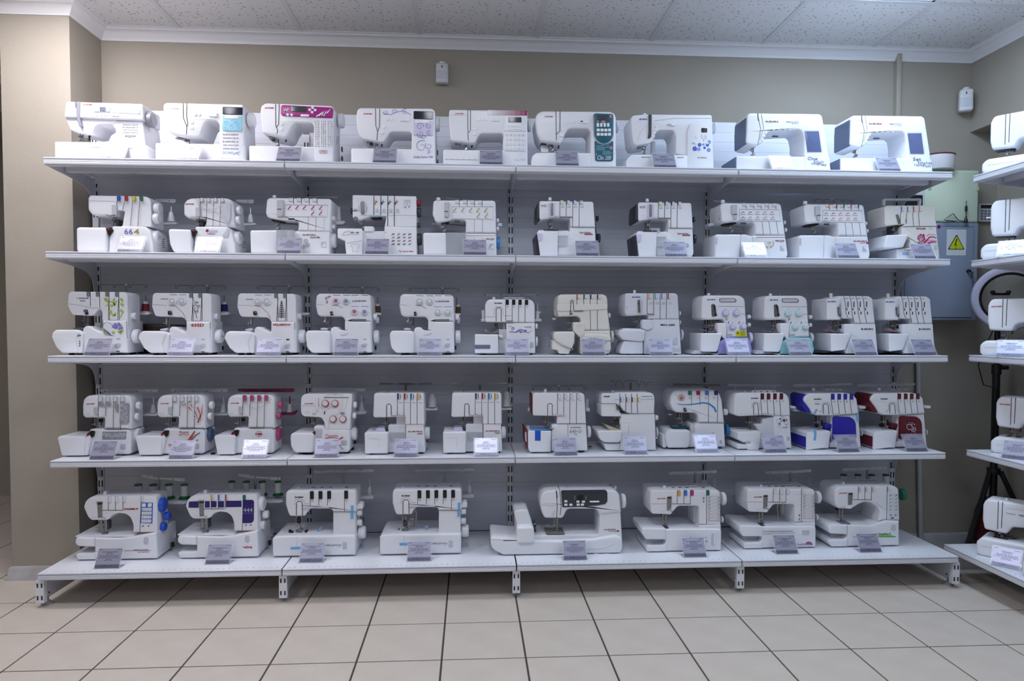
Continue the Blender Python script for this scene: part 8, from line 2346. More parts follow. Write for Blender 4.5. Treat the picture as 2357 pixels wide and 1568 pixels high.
R('chart_rule',[312.7,140.7,365.9,139.9],13.4,0.8,'rose')
RR('chart_mark',[[314.2,144.9,323.8,153.3],[354,144.4,363.6,152.7]],13.4,4,'lg')
N('chart_print',330.9,144.2,348,152.4,2,4,13.4,'lil3',0.35,6)
L('JANOME',72.4,242.6,112.2,249.5,13.4,'red',bold=0.02)
N('small_print',86.8,184.3,106.9,191.4,2,6,13.4,'lg',0.5,1)
P('lever_slot',[118,255,141,257,138,198,118,194],11,18,'st',b=1.5,r=3)
B('lever_top',121,247.3,135.8,254.5,9,14,'dk',b=1,r=2)
T('thread_guide_wire',[114.9,8,192.8,130.9,8,193.6,144.2,8,188.1],1.6,'mg')
P('foot_lever',[110,187,142,189,137,173,113,175],10,30,'w',b=2,r=4)
ND(117.9,162.4,101.4,45,2.2,w=28)
B('foot_block',99.4,158.1,112.8,162.2,46,70,'dg',b=2,r=2)
P('needle_plate',[85,110,128,110,128,107,86,108],10,60,'dg',b=0.2,r=0)
R('thread',[256.6,114.2,266.3,118.4,285.4,113.8],60,1.2,'dg')
P('finger_hole',[325,86,348,86,347,29,324,29],2.6,6,'lgv',b=0.6,r=6)
P('hole_ramp',[336,85,347,85,346,30,336,30],2,5,'w',b=0.5,r=4,u=1)
P('flag_print',[221,66,229,70,230,64],3,5,'jblue',b=0,r=0)
N('name_print',232,64.3,306.8,68.4,1,12,3.4,'mg',0.7,1)
L('PS',296.4,44.2,308.1,50.9,3.4,'mg')
X('handwheel',393.6,412.3,75,227,30.3,'w')
X('side_knob',390.3,398,60,132.7,14.5,'w')
V('top_cap',119.5,60,273,295.5,7.3,7.3,'w')
P('top_tray',[132,289,276,291,279,286,135,282],70,110,'lg',b=1,r=3)
TT('rail_hook',[[153.9,60,284.4,162.5,60,287.5,170.2,60,282],[185.3,60,284,193.9,60,287.1,201.5,60,281.6],[218.8,60,283.6,227.5,60,286.7,235.1,60,281.2],[296.4,60,282.6,305.1,60,285.8,312.8,60,280.3]],1.6,'dg')
V('stand_pole',298.4,165,269.9,332.1,4.8,4.8,'st')
P('thread_guide_bar',[171,333,181,337,287,338,307,338,402,344,406,337,402,329,309,325,287,324,181,322,173,325],163,167,'wg',b=1,r=5)
YY('guide_eye',[199.2,327.4,252.8,329,336.7,329.2,376,331],2.1,161,164,'mg',u=1)
V('spool_pin',195.2,190,254.2,298.8,1.6,1.6,'wg')
V('spool_pin',265.1,190,253.3,298,1.6,1.6,'wg')
V('spool_pin',334.1,190,252.5,297.3,1.6,1.6,'wg')
V('spool_pin',405.5,190,251.6,296.5,1.6,1.6,'wg')
FT(71,350,30,180,10,5)

M('coverstitch_machine','white coverstitch machine with a loose thread and magenta half-round badge, on the bottom shelf','overlocker',3.04,0.038,5)
P('free_arm',[4,108,12,114,109,109,113,107,114,60,21,62,4,90],0,190,'w',b=6,r=[6,8,3,2,2,14,10])
P('lower_lip',[27,31,106,32,111,41,116,41,117,5,38,5,26,5],2,190,'w',b=5,r=[8,6,4,2,2,8,8])
P('arm_inner',[37,49,132,47,132,17,43,19],40,185,'lg',b=2,r=2)
P('base',[111,107,366,103,371,94,372,5,364,5,115,5],4,205,'w',b=6,r=[2,8,8,10,10,2])
P('column',[272,95,274,118,372,120,374,93],14,170,'w',b=4,r=3)
P('body',[45,273,55,282,356,276,368,268,373,117,274,121,272,197,264,206,182,207,169,203,141,168,51,173,44,221],14,165,'w',b=7,r=[8,12,14,12,2,2,12,12,12,14,12,12,8])
P('inner_wall',[276,109,277,187,305,188,306,100],80,165,'w',b=4,r=10)
R('head_crease',[43.7,220.7,118.5,218.6],13.4,1.2,'lg')
SL([167.8,198.5,228.6],279.9,254.3,[219,217.5,217.1],13.6,13,['dialw', 'dialw', 'dialw'])
SL([302.8],278.6,254.7,[123.3],13.6,12,['dialw'],dx=2)
B('tension_slot',282,253,297,272,12,18,'w',b=1,r=3)
R('sill_line',[143.9,218.3,230.6,216.1],13.4,2,'dk')
N('icon_print',288.4,126.2,300.5,162.5,2,1,13.4,'mg',0.7,1)
R('chart_frame',[311.7,250.4,364.9,249.8,365.9,136,312.6,137.8,311.7,250.4],13.4,1,'rose')
R('chart_rule',[312,234.3,364.6,233.6],13.4,0.8,'rose')
RR('chart_mark',[[313.5,238.4,322.9,246.7],[352.8,237.9,362.3,246.1]],13.4,4,'gmint')
N('chart_print',330,237.7,346.9,245.8,2,4,13.4,'lil3',0.35,0)
R('chart_rule',[312.3,218.4,364.9,217.7],13.4,0.8,'rose')
RR('chart_mark',[[313.8,222.5,323.2,230.8],[353.1,222,362.6,230.2]],13.4,4,'gmint')
N('chart_print',330.3,221.8,347.1,229.9,2,4,13.4,'lil3',0.35,1)
R('chart_rule',[312.5,202.5,365.2,201.8],13.4,0.8,'rose')
RR('chart_mark',[[314.1,206.7,323.5,214.9],[353.4,206.1,362.8,214.3]],13.4,4,'gmint')
N('chart_print',330.6,205.9,347.4,214,2,4,13.4,'lil3',0.35,2)
R('chart_rule',[312.8,186.6,365.5,185.9],13.4,0.8,'rose')
RR('chart_mark',[[314.3,190.7,323.8,199],[353.7,190.2,363.1,198.4]],13.4,4,'gmint')
N('chart_print',330.8,190,347.7,198.1,2,4,13.4,'lil3',0.35,3)
R('chart_rule',[313.1,170.7,365.8,169.9],13.4,0.8,'rose')
RR('chart_mark',[[314.6,174.8,324,183.1],[354,174.3,363.4,182.5]],13.4,4,'lg')
N('chart_print',331.1,174.1,348,182.2,2,4,13.4,'lil3',0.35,4)
R('chart_rule',[313.4,154.8,366.1,154],13.4,0.8,'rose')
RR('chart_mark',[[314.9,158.9,324.3,167.1],[354.3,158.4,363.7,166.6]],13.4,4,'lg')
N('chart_print',331.4,158.2,348.3,166.3,2,4,13.4,'lil3',0.35,5)
R('chart_rule',[313.7,138.9,366.4,138.1],13.4,0.8,'rose')
RR('chart_mark',[[315.2,143,324.6,151.2],[354.6,142.4,364,150.6]],13.4,4,'lg')
N('chart_print',331.7,142.2,348.6,150.4,2,4,13.4,'lil3',0.35,6)
L('JANOME',75,238.9,114.4,245.7,13.4,'red',bold=0.02)
N('small_print',89.6,181.7,109.5,188.6,2,6,13.4,'lg',0.5,1)
P('lever_slot',[120,251,142,253,140,195,121,191],11,18,'st',b=1.5,r=3)
B('lever_top',122.6,243.6,137.2,250.6,9,14,'dk',b=1,r=2)
T('thread_guide_wire',[116.6,8,190,132.4,8,190.8,145.7,8,185.4],1.6,'mg')
P('foot_lever',[112,184,144,186,139,170,115,173],10,30,'w',b=2,r=4)
ND(125.3,160,100.1,45,2.2,w=28)
B('foot_block',107.1,155.8,120.4,159.8,46,70,'dg',b=2,r=2)
P('needle_plate',[88,109,130,108,130,106,88,107],10,60,'dg',b=0.2,r=0)
R('thread',[265.1,112.6,274.8,116.7,293.7,112.2],60,1.2,'dg')
L('Плоскошовная (распошивальная) машина',117.3,80.8,258.7,86.3,3.4,'mg')
N('text_line',117.4,74,274.8,75.7,1,38,3.4,'mg',0.75,1)
N('text_line',117.5,68.8,169.1,71.6,1,14,3.4,'mg',0.75,2)
P('finger_hole',[303,86,339,86,339,63,305,64],2.6,6,'lgv',b=0.6,r=3)
P('flower_print',[321,18,323,27,334,32,347,30,354,23,357,16],3,5,'mag',b=0,r=0)
N('flower_marks',323.2,17.7,354.9,28.7,3,8,2.8,'w',0.4,3)
L('CoverPro',280.1,15.1,323.4,24.8,3.4,'slate3',shear=0.2)
T('loose_thread',[190.9,6,267.3,195,6,246.5,210.1,6,225.6,215.1,6,178.8,209,6,163.3,204.5,6,178.9,211.2,6,220.4,194.4,6,218,184.1,6,200,187.3,6,163.6,190.3,6,140.2],0.8,'sand')
X('handwheel',402.6,421.1,75,223.4,29.5,'w')
X('side_knob',397.6,405.2,60,130.8,14.2,'w')
V('top_cap',128.5,60,268.6,290.7,7.1,7.1,'w')
P('top_tray',[142,284,285,287,288,281,145,278],70,110,'lg',b=1,r=3)
TT('rail_hook',[[162.6,60,279.8,171.1,60,282.8,178.7,60,277.5],[193.7,60,279.4,202.2,60,282.5,209.8,60,277.1],[226.9,60,279,235.5,60,282.1,243.1,60,276.7],[303.8,60,278.1,312.4,60,281.1,320,60,275.8]],1.6,'dg')
V('stand_pole',321.5,165,265.2,326.2,4.7,4.7,'st')
P('thread_guide_bar',[194,327,204,331,309,332,329,332,423,338,427,331,424,323,332,319,310,318,205,316,197,319],163,167,'wg',b=1,r=5)
YY('guide_eye',[222.4,321.6,275.4,323.2,358.6,323.4,397.5,325.1],2.1,161,164,'mg',u=1)
V('spool_pin',223.1,190,249.6,293.4,1.6,1.6,'wg')
V('spool_pin',292.4,190,248.7,292.7,1.6,1.6,'wg')
V('spool_pin',360.7,190,247.9,291.9,1.6,1.6,'wg')
V('spool_pin',431.4,190,247.1,291.1,1.6,1.6,'wg')
FT(75,351,30,180,10,5)

M('coverstitch_machine','rounded white coverstitch machine with green handwheel and green stripe, on the bottom shelf','overlocker',3.464,0.04,5)
P('free_arm',[6,96,11,109,27,112,99,109,100,62,18,66,8,78],0,190,'w',b=8,r=[12,12,14,2,2,18,14])
P('lower_lip',[9,38,89,39,95,47,102,49,103,5,22,5,11,25],2,190,'w',b=6,r=[10,8,6,2,2,14,12])
P('arm_inner',[42,53,123,49,124,26,43,25],40,185,'lg',b=2,r=2)
P('base',[99,108,217,102,281,123,351,122,354,5,341,5,102,5],4,205,'w',b=7,r=[2,20,14,4,20,20,2])
P('body',[41,243,43,273,64,287,332,286,354,272,362,118,277,118,255,114,264,162,251,188,221,207,189,211,162,202,125,179,60,181,45,201],14,165,'w',b=10,r=[20,24,30,30,24,3,20,4,40,30,24,24,24,16,20,20])
P('inner_wall',[275,92,285,157,245,187,312,162,327,97],90,165,'w',b=4,r=16)
SL([153.5,185.7,218],285.4,260.1,[225,223,222.6],13.6,13,'dialw')
SL([294.5],284.1,259.9,[125.4],13.6,12,'dialw')
B('dial_colour',154.7,262.9,157.6,280.7,8.5,14,'rose',b=0.5,r=1)
B('dial_colour',186.9,262.5,189.7,280.3,8.5,14,'lblue2',b=0.5,r=1)
B('dial_colour',219.1,262.1,222,279.9,8.5,14,'rose',b=0.5,r=1)
B('dial_colour',295.5,261.2,298.4,279,8.5,14,'mint',b=0.5,r=1)
R('sill_line',[128.9,223.3,220.2,222.1],13.4,2,'dk')
L('JANOME',61.4,251.4,100.3,257.7,13.4,'red',bold=0.02)
N('small_print',70.7,187.5,92,194.5,2,6,13.4,'lg',0.5,1)
P('lever_slot',[104,256,128,257,124,201,105,199],11,18,'st',b=1.5,r=3)
B('lever_top',107.1,247.7,123,254.8,9,14,'dk',b=1,r=2)
P('foot_lever',[93,195,125,197,121,181,97,182],10,30,'w',b=2,r=4)
P('chart_panel',[303,253,349,250,349,125,304,128],13,16,'wv',b=0.4,r=4)
RR('chart_mark',[[305.6,238,314.1,245.3],[334.8,237.6,343.3,244.9]],12.6,4,'mg')
N('chart_print',317.5,236.8,332.5,245,2,3,12.6,'lil3',0.4,0)
RR('chart_mark',[[306,221.2,314.5,228.4],[335.2,220.8,343.7,228.1]],12.6,4,'gmint')
N('chart_print',317.9,220,332.8,228.2,2,3,12.6,'lil3',0.4,1)
RR('chart_mark',[[306.4,204.4,314.8,211.6],[335.5,204,344,211.2]],12.6,4,'gmint')
N('chart_print',318.3,203.2,333.2,211.4,2,3,12.6,'lil3',0.4,2)
RR('chart_mark',[[306.7,187.6,315.2,194.8],[335.9,187.2,344.4,194.4]],12.6,4,'gmint')
N('chart_print',318.7,186.4,333.6,194.6,2,3,12.6,'lil3',0.4,3)
RR('chart_mark',[[307.1,170.7,315.6,178],[336.3,170.3,344.8,177.6]],12.6,4,'gmint')
N('chart_print',319,169.5,334,177.7,2,3,12.6,'lil3',0.4,4)
RR('chart_mark',[[310.9,145.4,318.4,150.6],[334.2,145.1,341.6,150.3]],12.6,5,'mg')
R('label_print',[314.4,133.8,329.5,134.6],12.6,5,'dg')
P('oval_knob',[310,96,315,105,329,105,334,96,335,85,328,75,317,75,310,84],2,6,'lgv',b=1.2,r=[6,6,6,6,6,6,6,6])
P('green_stripe',[132,51,250,52,271,61,303,60,335,49],3,5,'lgreen',b=0,r=0)
L('CoverPro 7',245.3,56.8,309.7,66.8,2.8,'dg',bold=0.01,shear=0.2)
R('green_line',[129,50.8,335,47.4],3,2,'d_grn')
ND(91.3,171.4,107.8,45,2.2,w=28)
B('foot_block',73.1,162.9,84.9,170.1,46,70,'bk',b=2,r=2)
P('needle_plate',[73,113,116,113,116,110,75,110],8,60,'mg',b=0.2,r=0)
R('thread',[240.9,117.3,261.6,121.2,289.1,113.9],60,1.2,'dg')
X('handwheel',405.9,423.7,85,227.3,28.6,'d_grn')
R('seam',[254.7,120.8,360.6,123.4],13.4,1.4,'mg')
V('top_cap',106.9,60,275.4,298.8,7.1,7.1,'w')
P('top_tray',[125,292,297,294,300,287,128,286],70,110,'lg',b=1,r=3)
V('stand_pole',287.4,165,271.1,336.4,4.7,4.7,'st')
P('thread_guide_bar',[160,336,168,341,277,342,293,342,373,349,382,345,382,336,297,330,281,328,168,324,161,328],163,167,'wg',b=1,r=5)
YY('guide_eye',[192.2,331.7,237,335.6,324.2,336.9,363.6,340.8],2.1,161,164,'mg',u=1)
FT(60,335,30,180,10,5)
# ---------------------------------------------------------------- price cards in clear stands
_cb = MB(); _cb.prism(rounded([(-.056, 0), (.056, 0), (.056, .087), (-.056, .087)], .002), -.0008, .0008, 0); HOLD_ME = _cb.mesh('holder_plate', False); HOLD_ME.materials.append(MATS['acrylic'])
_cb = MB(); _cb.box(-.056, -.012, 0, .056, .045, .0014); BASE_ME = _cb.mesh('holder_foot', False); BASE_ME.materials.append(MATS['acrylic'])
_cb = MB(); _cb.box(-.05, -.0016, .016, .05, -.001, .083); CARD_ME = _cb.mesh('card', False); CARD_ME.materials.append(MATS['card'])
_cb = MB(); _cb.box(-.05, -.0016, .001, .05, -.001, .0155); BAND_ME = _cb.mesh('price_band', False); BAND_ME.materials.append(MATS['cardd'])
_rn = random.Random(5)
def lines_mesh(seed):
    rn = random.Random(seed); mb = MB()
    mb.box(-.047, -.0019, .077, -.034, -.0016, .0785); mb.box(.024, -.0019, .077, .046, -.0016, .0785)
    rows = [(.0625, .012), (.0575, .018), (.0515, .042), (.0465, .038), (.0415, .044), (.0365, rn.choice((.014, .036))), (.0315, .02)]
    for z, hw in rows:
        x = -hw + rn.uniform(-.003, .003)
        while x < hw:
            w = rn.uniform(.005, .014); mb.box(x, -.0019, z, min(x + w, hw), -.0016, z + .0017); x += w + .0022
    m = mb.mesh('text_lines', False); m.materials.append(MATS['ink']); return m
LINES = [lines_mesh(k) for k in range(5)]
def card(x, y, row, kind, price, label, rz=0.0, z=None, grp='price cards in clear stands'):
    t = tag(empty('price_card', (x, y, SHELF_Z[row] if z is None else z), rz), label, 'price card', grp)
    link('holder_foot', BASE_ME, None, t)
    h = link('holder_plate', HOLD_ME, None, t); h.location = (0, -.002, .0014); h.rotation_euler = (radians(-30), 0, 0)
    c = link('card', CARD_ME, None, h); link('price_band', BAND_ME, None, h)
    l = link('text_lines', LINES[_rn.randrange(5)], None, h); l['kind'] = 'stuff'
    w = {0: .021, 1: .012, 2: .034}[kind]
    text(('Швейная машина', 'Оверлок', 'РАСПОШИВАЛЬНАЯ МАШИНА')[kind], 'ink', h, -w, w, .0655, .0695, -.0017, 'heading')
    text('Цена:', 'ink', h, -.046, -.032, .006, .0095, -.0017, 'price_word', shear=.2)
    text(price, 'ink', h, -.029, .0, .0045, .0115, -.0017, 'price', bold=.01, shear=.2)
    text('руб.00 коп.', 'ink', h, .003, .044, .0035, .0105, -.0017, 'price_unit', shear=.2)
card(0.271,0.013,1,0,'29.900','price card before the computerised sewing machine with grey handwheel and grey front lever')
card(0.584,0.013,1,0,'32.900','price card before the computerised sewing machine with turquoise patterned panel under a black display')
card(1.011,0.013,1,0,'42.900','price card before the sewing machine with magenta leaf-print control panel')
card(1.425,0.013,1,0,'47.900','price card before the sewing machine with lilac scroll panel under a black display')
card(1.892,0.013,1,0,'51.900','price card before the sewing machine with burgundy fading stripe and numbered keypad')
card(2.230,0.013,1,0,'55.900','price card before the sewing machine with tall teal control panel of pink blossoms')
card(2.671,0.013,1,0,'39.900','price card before the sewing machine with black lever strip and blue flower print')
card(3.213,0.013,1,0,'43.900','price card before the sewing machine with grey end and lettering One Stitch One Play')
card(3.715,0.013,1,0,'45.900','price card before the sewing machine with grey end and lettering Set Stitches Have Fun')
card(0.338,0.013,2,1,'39.990','price card before the overlocker with 664 lettering and blue red yellow green dials')
card(0.662,0.013,2,1,'35.790','price card before the overlocker with grey scroll ornament beside the slots')
card(1.010,0.013,2,1,'34.990','price card before the coverstitch machine with magenta stitch sketches and silver cone-dots')
card(1.390,0.013,2,1,'51.790','price card before the tall white overlocker with LED lettering and red and black side knobs')
card(1.820,0.013,2,1,'35.990','price card before the coverstitch machine with yellow stitch sketches and blue handwheel')
card(2.322,0.013,2,1,'47.500','price card before the overlocker with charcoal sides and b42 lettering')
card(2.725,0.013,2,1,'53.900','price card before the overlocker with charcoal sides and b44 lettering')
card(3.094,0.013,2,1,'49.900','price card before the coverstitch machine with golden 100 wreath')
card(3.528,0.013,2,1,'47.900','price card before the coverstitch machine with bent wire guide and five coloured dials')
card(3.891,0.013,2,1,'31.900','price card before the cream overlocker with carrying handle and pink wave ornament')
card(0.193,0.013,3,1,'39.990','price card before the overlocker with green butterfly print and lavender picture')
card(0.543,0.013,3,1,'34.990','price card before the overlocker with black rose drawing and red 635D lettering')
card(0.917,0.013,3,1,'32.990','price card before the overlocker with black leaf spray drawing and two front dials')
card(1.252,0.013,3,1,'31.990','price card before the overlocker with pink and lilac dial caps and pink scroll')
card(1.620,0.013,3,1,'29.500','price card before the overlocker with four plain white front dials')
card(2.008,0.013,3,1,'34.900','price card before the overlocker with black dials and blue wave ornament')
card(2.353,0.013,3,1,'34.900','price card before the cream overlocker with rounded tapering base and orange green navy red dials')
card(2.662,0.013,3,1,'35.900','price card before the overlocker with long chrome presser lever')
card(3.021,0.013,3,1,'40.900','price card before the overlocker with lilac dials and lilac base')
card(3.310,0.013,3,1,'38.900','price card before the overlocker with mint green dials and mint green base')
card(3.620,0.013,3,1,'44.900','price card before the overlocker with dark slots and B-850N lettering')
card(3.905,0.013,3,1,'49.900','price card before the overlocker with dark slots and B-950N lettering')
card(0.206,0.015,4,1,'42.900','price card before the overlocker with grey scrollwork panels')
card(0.539,0.015,4,1,'35.690','price card before the overlocker with red and grey brush strokes and slate blue handwheel')
card(0.853,0.015,4,1,'46.990','price card before the overlocker with pink dials')
card(1.164,0.015,4,1,'30.590','price card before the overlocker with four red-ringed dials on its face')
card(1.514,0.013,4,1,'23.900','price card before the overlocker with violet red blue yellow dials and 600D lettering')
card(1.870,0.013,4,1,'24.900','price card before the overlocker with violet red blue yellow dials and 700D lettering')
card(2.229,0.013,4,1,'24.900','price card before the overlocker with dark red ends and large 640D lettering')
card(2.553,0.025,4,1,'42.900','price card before the overlocker with slim wing table and coloured windows on its brow')
card(2.894,0.058,4,1,'23.190','price card before the rounded white overlocker with blue swoosh and round red emblem')
card(3.209,0.035,4,1,'30.990','price card before the overlocker with dark red dials and violet flower dots')
card(3.555,0.030,4,1,'46.790','price card before the overlocker with royal blue front panel and blue end')
card(3.884,0.030,4,1,'41.900','price card before the overlocker with dark red front panel and dark red end')
card(0.255,-0.055,5,2,'51.990','price card before the coverstitch machine with bright blue knobs and blue chart')
card(0.704,-0.025,5,2,'60.990','price card before the coverstitch machine with navy blue band and 444 lettering')
card(1.105,-0.025,5,2,'64.900','price card before the coverstitch machine with four black dials and a dark fabric strip')
card(1.574,-0.034,5,2,'74.900','price card before the coverstitch machine with five black dials and a wire binder')
card(2.264,-0.055,5,0,'79.900','price card before the embroidery machine with dark control strip and side carriage')
card(2.808,-0.047,5,2,'69.900','price card before the coverstitch machine with orange blue magenta green dials')
card(3.241,-0.027,5,2,'65.990','price card before the coverstitch machine with a loose thread and magenta half-round badge')
card(3.637,-0.025,5,2,'49.990','price card before the rounded white coverstitch machine with green handwheel and green stripe')

# ---------------------------------------------------------------- thread cones and fabric scraps
def cone(x, y, z, h, r, mt, label, grp, cap=None):
    t = tag(empty('thread_cone', (x, y, z)), label, 'thread cone', grp)
    if cap:
        mb = MB(); mb.lathe([(r * 1.55, 0), (r * 1.55, h * .06), (r * 1.0, h * .2)], (0, 0, 0)); mb.obj('cone_base', cap, t)
        mb = MB(); mb.lathe([(r, h * .2), (r * .96, h * .9)], (0, 0, 0)); mb.obj('thread', mt, t)
        mb = MB(); mb.lathe([(r * 1.0, h * .9), (r * 1.02, h * .95), (r * .9, h), (r * .5, h)], (0, 0, 0)); mb.obj('cone_cap', cap, t)
    else:
        mb = MB(); mb.lathe([(r * 1.1, 0), (r * 1.1, h * .04), (r * 1.0, h * .06)], (0, 0, 0)); mb.obj('cone_base', 'wg', t)
        mb = MB(); mb.lathe([(r, h * .06), (r * .95, h * .6), (r * .92, h * .75)], (0, 0, 0)); mb.obj('thread', mt, t)
        mb = MB(); mb.lathe([(r * .85, h * .75), (r * .7, h * .9), (r * .5, h)], (0, 0, 0)); mb.obj('cone_top', 'wg', t)
def scrap(x, y, z, w, d, mt, label, rz=0.0, amp=.006, seed=1):
    rn = random.Random(seed); nx, ny = 9, 5; v = []; f = []
    ph = rn.uniform(0, 6)
    for s in (0, 1):
        for j in range(ny):
            for i in range(nx):
                u, q = i / (nx - 1) - .5, j / (ny - 1) - .5
                zz = amp * (abs(u) * 2) ** 2 * (1 + .6 * sin(ph + 5 * u + 3 * q)) + .0008 * s
                v.append((u * w * (1 - .15 * abs(q)), q * d, zz))
    n = nx * ny
    for j in range(ny - 1):
        for i in range(nx - 1):
            a = j * nx + i; f.append((a, a + nx, a + nx + 1, a + 1)); f.append((n + a, n + a + 1, n + a + nx + 1, n + a + nx))
    edge = [i for i in range(nx)] + [j * nx + nx - 1 for j in range(1, ny)] + [(ny - 1) * nx + i for i in range(nx - 2, -1, -1)] + [j * nx for j in range(ny - 2, 0, -1)]
    for k in range(len(edge)):
        a, b = edge[k], edge[(k + 1) % len(edge)]; f.append((a, b, n + b, n + a))
    mb = MB(); mb.add(v, f); o = mb.obj('fabric_scrap', mt); o.location = (x, y, z); o.rotation_euler = (0, 0, rz)
    tag(o, label, 'fabric', 'fabric scraps under presser feet')
cone(0.253,0.235,0.379,0.068,0.0169,'thr','white thread cone with green cap behind the coverstitch machine with blue knobs','green capped cones behind the blue knobbed machine',cap='tg')
cone(0.321,0.235,0.378,0.068,0.0169,'thr','white thread cone with green cap behind the coverstitch machine with blue knobs','green capped cones behind the blue knobbed machine',cap='tg')
cone(0.392,0.235,0.377,0.069,0.0169,'thr','white thread cone with green cap behind the coverstitch machine with blue knobs','green capped cones behind the blue knobbed machine',cap='tg')
cone(0.463,0.235,0.376,0.069,0.0169,'thr','white thread cone with green cap behind the coverstitch machine with blue knobs','green capped cones behind the blue knobbed machine',cap='tg')
cone(0.679,0.235,0.389,0.068,0.0158,'thr','white thread cone with green cap behind the machine with navy blue band','green capped cones behind the navy banded machine',cap='tg')
cone(0.747,0.235,0.388,0.068,0.0158,'thr','white thread cone with green cap behind the machine with navy blue band','green capped cones behind the navy banded machine',cap='tg')
cone(0.820,0.235,0.387,0.068,0.0158,'thr','white thread cone with green cap behind the machine with navy blue band','green capped cones behind the navy banded machine',cap='tg')
cone(0.893,0.235,0.386,0.068,0.0158,'thr','white thread cone with green cap behind the machine with navy blue band','green capped cones behind the navy banded machine',cap='tg')
cone(3.648,0.235,0.383,0.074,0.0158,'thr','white thread cone with green cap behind the machine with green handwheel','green capped cones behind the green wheeled machine',cap='tg')
cone(3.722,0.235,0.382,0.074,0.0158,'thr','white thread cone with green cap behind the machine with green handwheel','green capped cones behind the green wheeled machine',cap='tg')
cone(3.793,0.235,0.381,0.074,0.0158,'thr','white thread cone with green cap behind the machine with green handwheel','green capped cones behind the green wheeled machine',cap='tg')
cone(3.866,0.235,0.380,0.074,0.0158,'thr','white thread cone with green cap behind the machine with green handwheel','green capped cones behind the green wheeled machine',cap='tg')
cone(0.297,0.240,1.250,0.049,0.0167,'t_red','dark red thread cone behind the overlocker with butterfly print','coloured thread cones')
cone(0.654,0.240,1.250,0.048,0.0155,'t_nvy','navy blue thread cone behind the overlocker with rose drawing','coloured thread cones')
cone(1.362,0.235,1.247,0.045,0.0151,'t_brn','brown thread cone behind the overlocker with pink dial caps','coloured thread cones')
cone(1.742,0.235,1.245,0.045,0.0125,'t_brn','brown thread cone behind the overlocker with plain white dials','coloured thread cones')
cone(1.620,0.207,0.806,0.061,0.0182,'thr','white thread cone behind the overlocker with 600D lettering','white thread cones')
cone(1.972,0.207,0.807,0.069,0.0182,'thr','white thread cone behind the overlocker with 700D lettering','white thread cones')
scrap(1.898,0.120,1.1553,0.070,0.06,'fab_pink','pinkish brown fabric scrap on the overlocker with blue wave ornament',0.1,0.012,2)
scrap(2.923,0.120,1.1626,0.082,0.07,'fab_pink','pink fabric scrap on the overlocker with lilac dials',0,0.012,3)
scrap(3.227,0.120,1.1598,0.082,0.07,'fab_pink','pink fabric scrap on the overlocker with mint green dials',0.1,0.012,4)
scrap(3.526,0.120,1.1602,0.082,0.07,'fab_pink','pink fabric scrap on the overlocker with B-850N lettering',0,0.01,5)
scrap(3.816,0.120,1.1641,0.082,0.07,'fab_pink','pink fabric scrap on the overlocker with B-950N lettering',0,0.01,6)
scrap(2.123,0.110,0.7103,0.100,0.09,'fab_blue','blue fabric scrap on the overlocker with 640D lettering',0,0.006,7)
scrap(2.802,0.190,0.6998,0.086,0.07,'fab_teal','dark teal fabric scrap on the overlocker with blue swoosh',0,0.008,8)
scrap(3.797,0.150,0.6825,0.086,0.08,'fab_brown','dark patterned fabric scrap on the overlocker with dark red panel',0,0.004,9)
scrap(1.019,0.100,0.2467,0.086,0.03,'fab_dark','dark fabric strip under the foot of the machine with four black dials',0,0.008,10)
scrap(1.493,0.100,0.2390,0.048,0.04,'fab_dark','dark fabric strip under the foot of the machine with wire binder',0,0.01,11)

# ---------------------------------------------------------------- machines on the side shelving (turned towards the room)
def side_machine(row, x, y, rz, label, head, bed, logo, extra):
    M('sewing_machine', label, 'sewing machine', x, y, row, rz=rz, grp=6)
    hx0, hz0, hx1, hz1 = head
    bh, bl = bed
    P('bed', [-8, 12, 6, 0, bl, 0, bl, bh, 12, bh, -8, bh * .7], 0, 140, 'w', 12, [14, 8, 4, 6, 24, 20])
    P('body', [hx0, hz0 + 40, hx0 + 8, hz0, hx0 + 92, hz0 - 4, hx0 + 110, hz0 + 30, bl - 110, hz0 + 52, bl - 95, bh - 4, bl - 4, bh - 4, bl, hz1 - 8, bl - 14, hz1, hx0 + 12, hz1, hx0, hz1 - 30], 20, 120, 'w', 12, [20, 12, 14, 20, 20, 3, 3, 18, 18, 22, 24])
    R('thread_slot', [hx0 + 58, hz1 - 2, hx0 + 58, hz0 + 12], 19.4, 2.4, 'dk'); R('thread_slot', [hx0 + 74, hz1 - 2, hx0 + 72, hz0 + 20], 19.4, 2.4, 'dk')
    ND(hx0 + 62, hz0, bh, 70, 1.3, 20); P('needle_housing', [hx0 + 14, hz0 - 4, hx0 + 88, hz0 - 6, hx0 + 84, hz0 + 4, hx0 + 16, hz0 + 6], 45, 100, 'dg', 2, 2)
    B('needle_plate', hx0 + 36, bh - .4, hx0 + 92, bh + .4, 40, 110, 'st', .1, 1)
    T('buttonhole_lever', [hx0 + 86, 60, hz0, hx0 + 92, 56, hz0 - 12, hx0 + 86, 54, hz0 - 20], 2.4, 'bk')
    X('handwheel', bl, bl + 24, 80, hz1 - 60, 32, 'w')
    if logo: L(logo[0], hx0 + logo[1], hz1 - 40, hx0 + logo[2], hz1 - 32, 19.4, logo[3], .02)
    R('bed_rule', [14, bh * .55, bl - 120, bh * .55], -.4, .8, 'lg')
    for e in extra: e()
    FT(30, bl - 20, 30, 110, 10, 2)
def _a1():
    B('pink_panel', 100, 222, 150, 252, 23, 26, 'rose', .5, 3)
def _a2():
    Y('button', 112, 196, 6, 21, 26, 'w'); Y('button', 104, 176, 6, 21, 26, 'w'); Y('button', 95, 156, 7, 21, 26, 'mg'); X('side_pin', -2, 16, 70, 200, 4, 'w')
    B('thread_lever', 74, 140, 86, 250, 22, 27, 'wv', 1, 4)
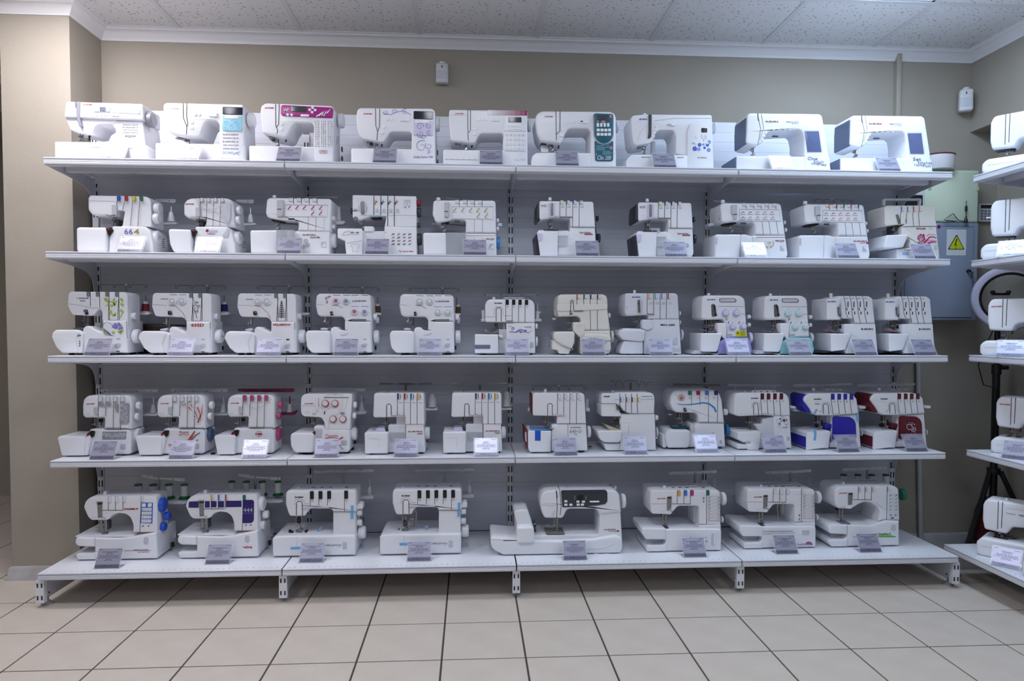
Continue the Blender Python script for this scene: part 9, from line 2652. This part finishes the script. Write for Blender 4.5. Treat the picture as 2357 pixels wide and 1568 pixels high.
def _a4():
    P('green_strip', [70, 258, 84, 258, 82, 160, 76, 152, 70, 156], 22, 27, 'gmint', 1, 3); B('pink_panel', 92, 204, 120, 240, 23, 26, 'rose', .5, 3)
def _a5():
    L('Husqvarna', 98, 205, 132, 212, 19.4, 'mg'); L('VIKING', 142, 204, 172, 212, 19.4, 'mg', .02); Y('top_dial', 90, 262, 6, 60, 70, 'w')
    R('panel_line', [96, 232, 300, 232], 19.4, 1, 'lg')
RZ = radians(-50)
side_machine(1, 4.165, .02, RZ, 'white sewing machine with pink panel, on the top side shelf by the corner', (18, 110, 0, 262), (66, 370), None, [_a1])
side_machine(2, 4.165, .015, RZ, 'white sewing machine with three round buttons, on the second side shelf by the corner', (24, 108, 0, 270), (72, 370), None, [_a2])
side_machine(3, 4.17, .01, RZ, 'white sewing machine with red lettering and curved bed, on the third side shelf', (16, 118, 0, 262), (70, 370), ('JANOME', 14, 54, 'red'), [])
side_machine(4, 4.215, -.015, RZ, 'white sewing machine with mint green lever strip, on the fourth side shelf', (6, 122, 0, 262), (76, 350), ('JANOME', 14, 54, 'red'), [_a4])
side_machine(5, 4.10, -.09, RZ, 'white sewing machine with fabric under its foot, on the bottom side shelf', (10, 118, 0, 258), (84, 400), None, [_a5])
side_machine(5, 4.09, -.36, RZ, 'white sewing machine standing next along the bottom side shelf', (10, 118, 0, 258), (84, 400), None, [])
for r_, x_, y_, pr_, d_ in ((2, 4.18, -.135, '134.900', 'three round buttons'), (3, 4.18, -.145, '18.990', 'red lettering'), (4, 4.2, -.17, '33.900', 'mint green lever strip'), (5, 4.10, -.25, '15.990', 'fabric under its foot')):
    card(x_, y_, r_, 0, pr_, 'price card on the side shelving before the sewing machine with ' + d_, RZ, grp='price cards on the side shelving')
scrap(4.11 + .11, -.1 - .005, .1525 + .086, .09, .06, 'fab_print', 'printed fabric scrap under the foot of the bottom side shelf machine', RZ, .012, 21)
# black case lying behind the overlockers on the third shelf
t = tag(empty('black_case', (.345, .30, SHELF_Z[3])), 'black glossy case with gold marks behind the overlockers on the third shelf', 'case')
mb = MB(); mb.prism(rounded([(-.105, 0), (.1, 0), (.095, .135), (-.095, .14)], .012), -.04, .05, .01); mb.obj('case_body', 'leather', t)
mb = MB(); mb.ribbon([(-.08, .04), (-.02, .05), (.06, .045)], -.0404, .003); mb.obj('gold_mark', 'gold', t)
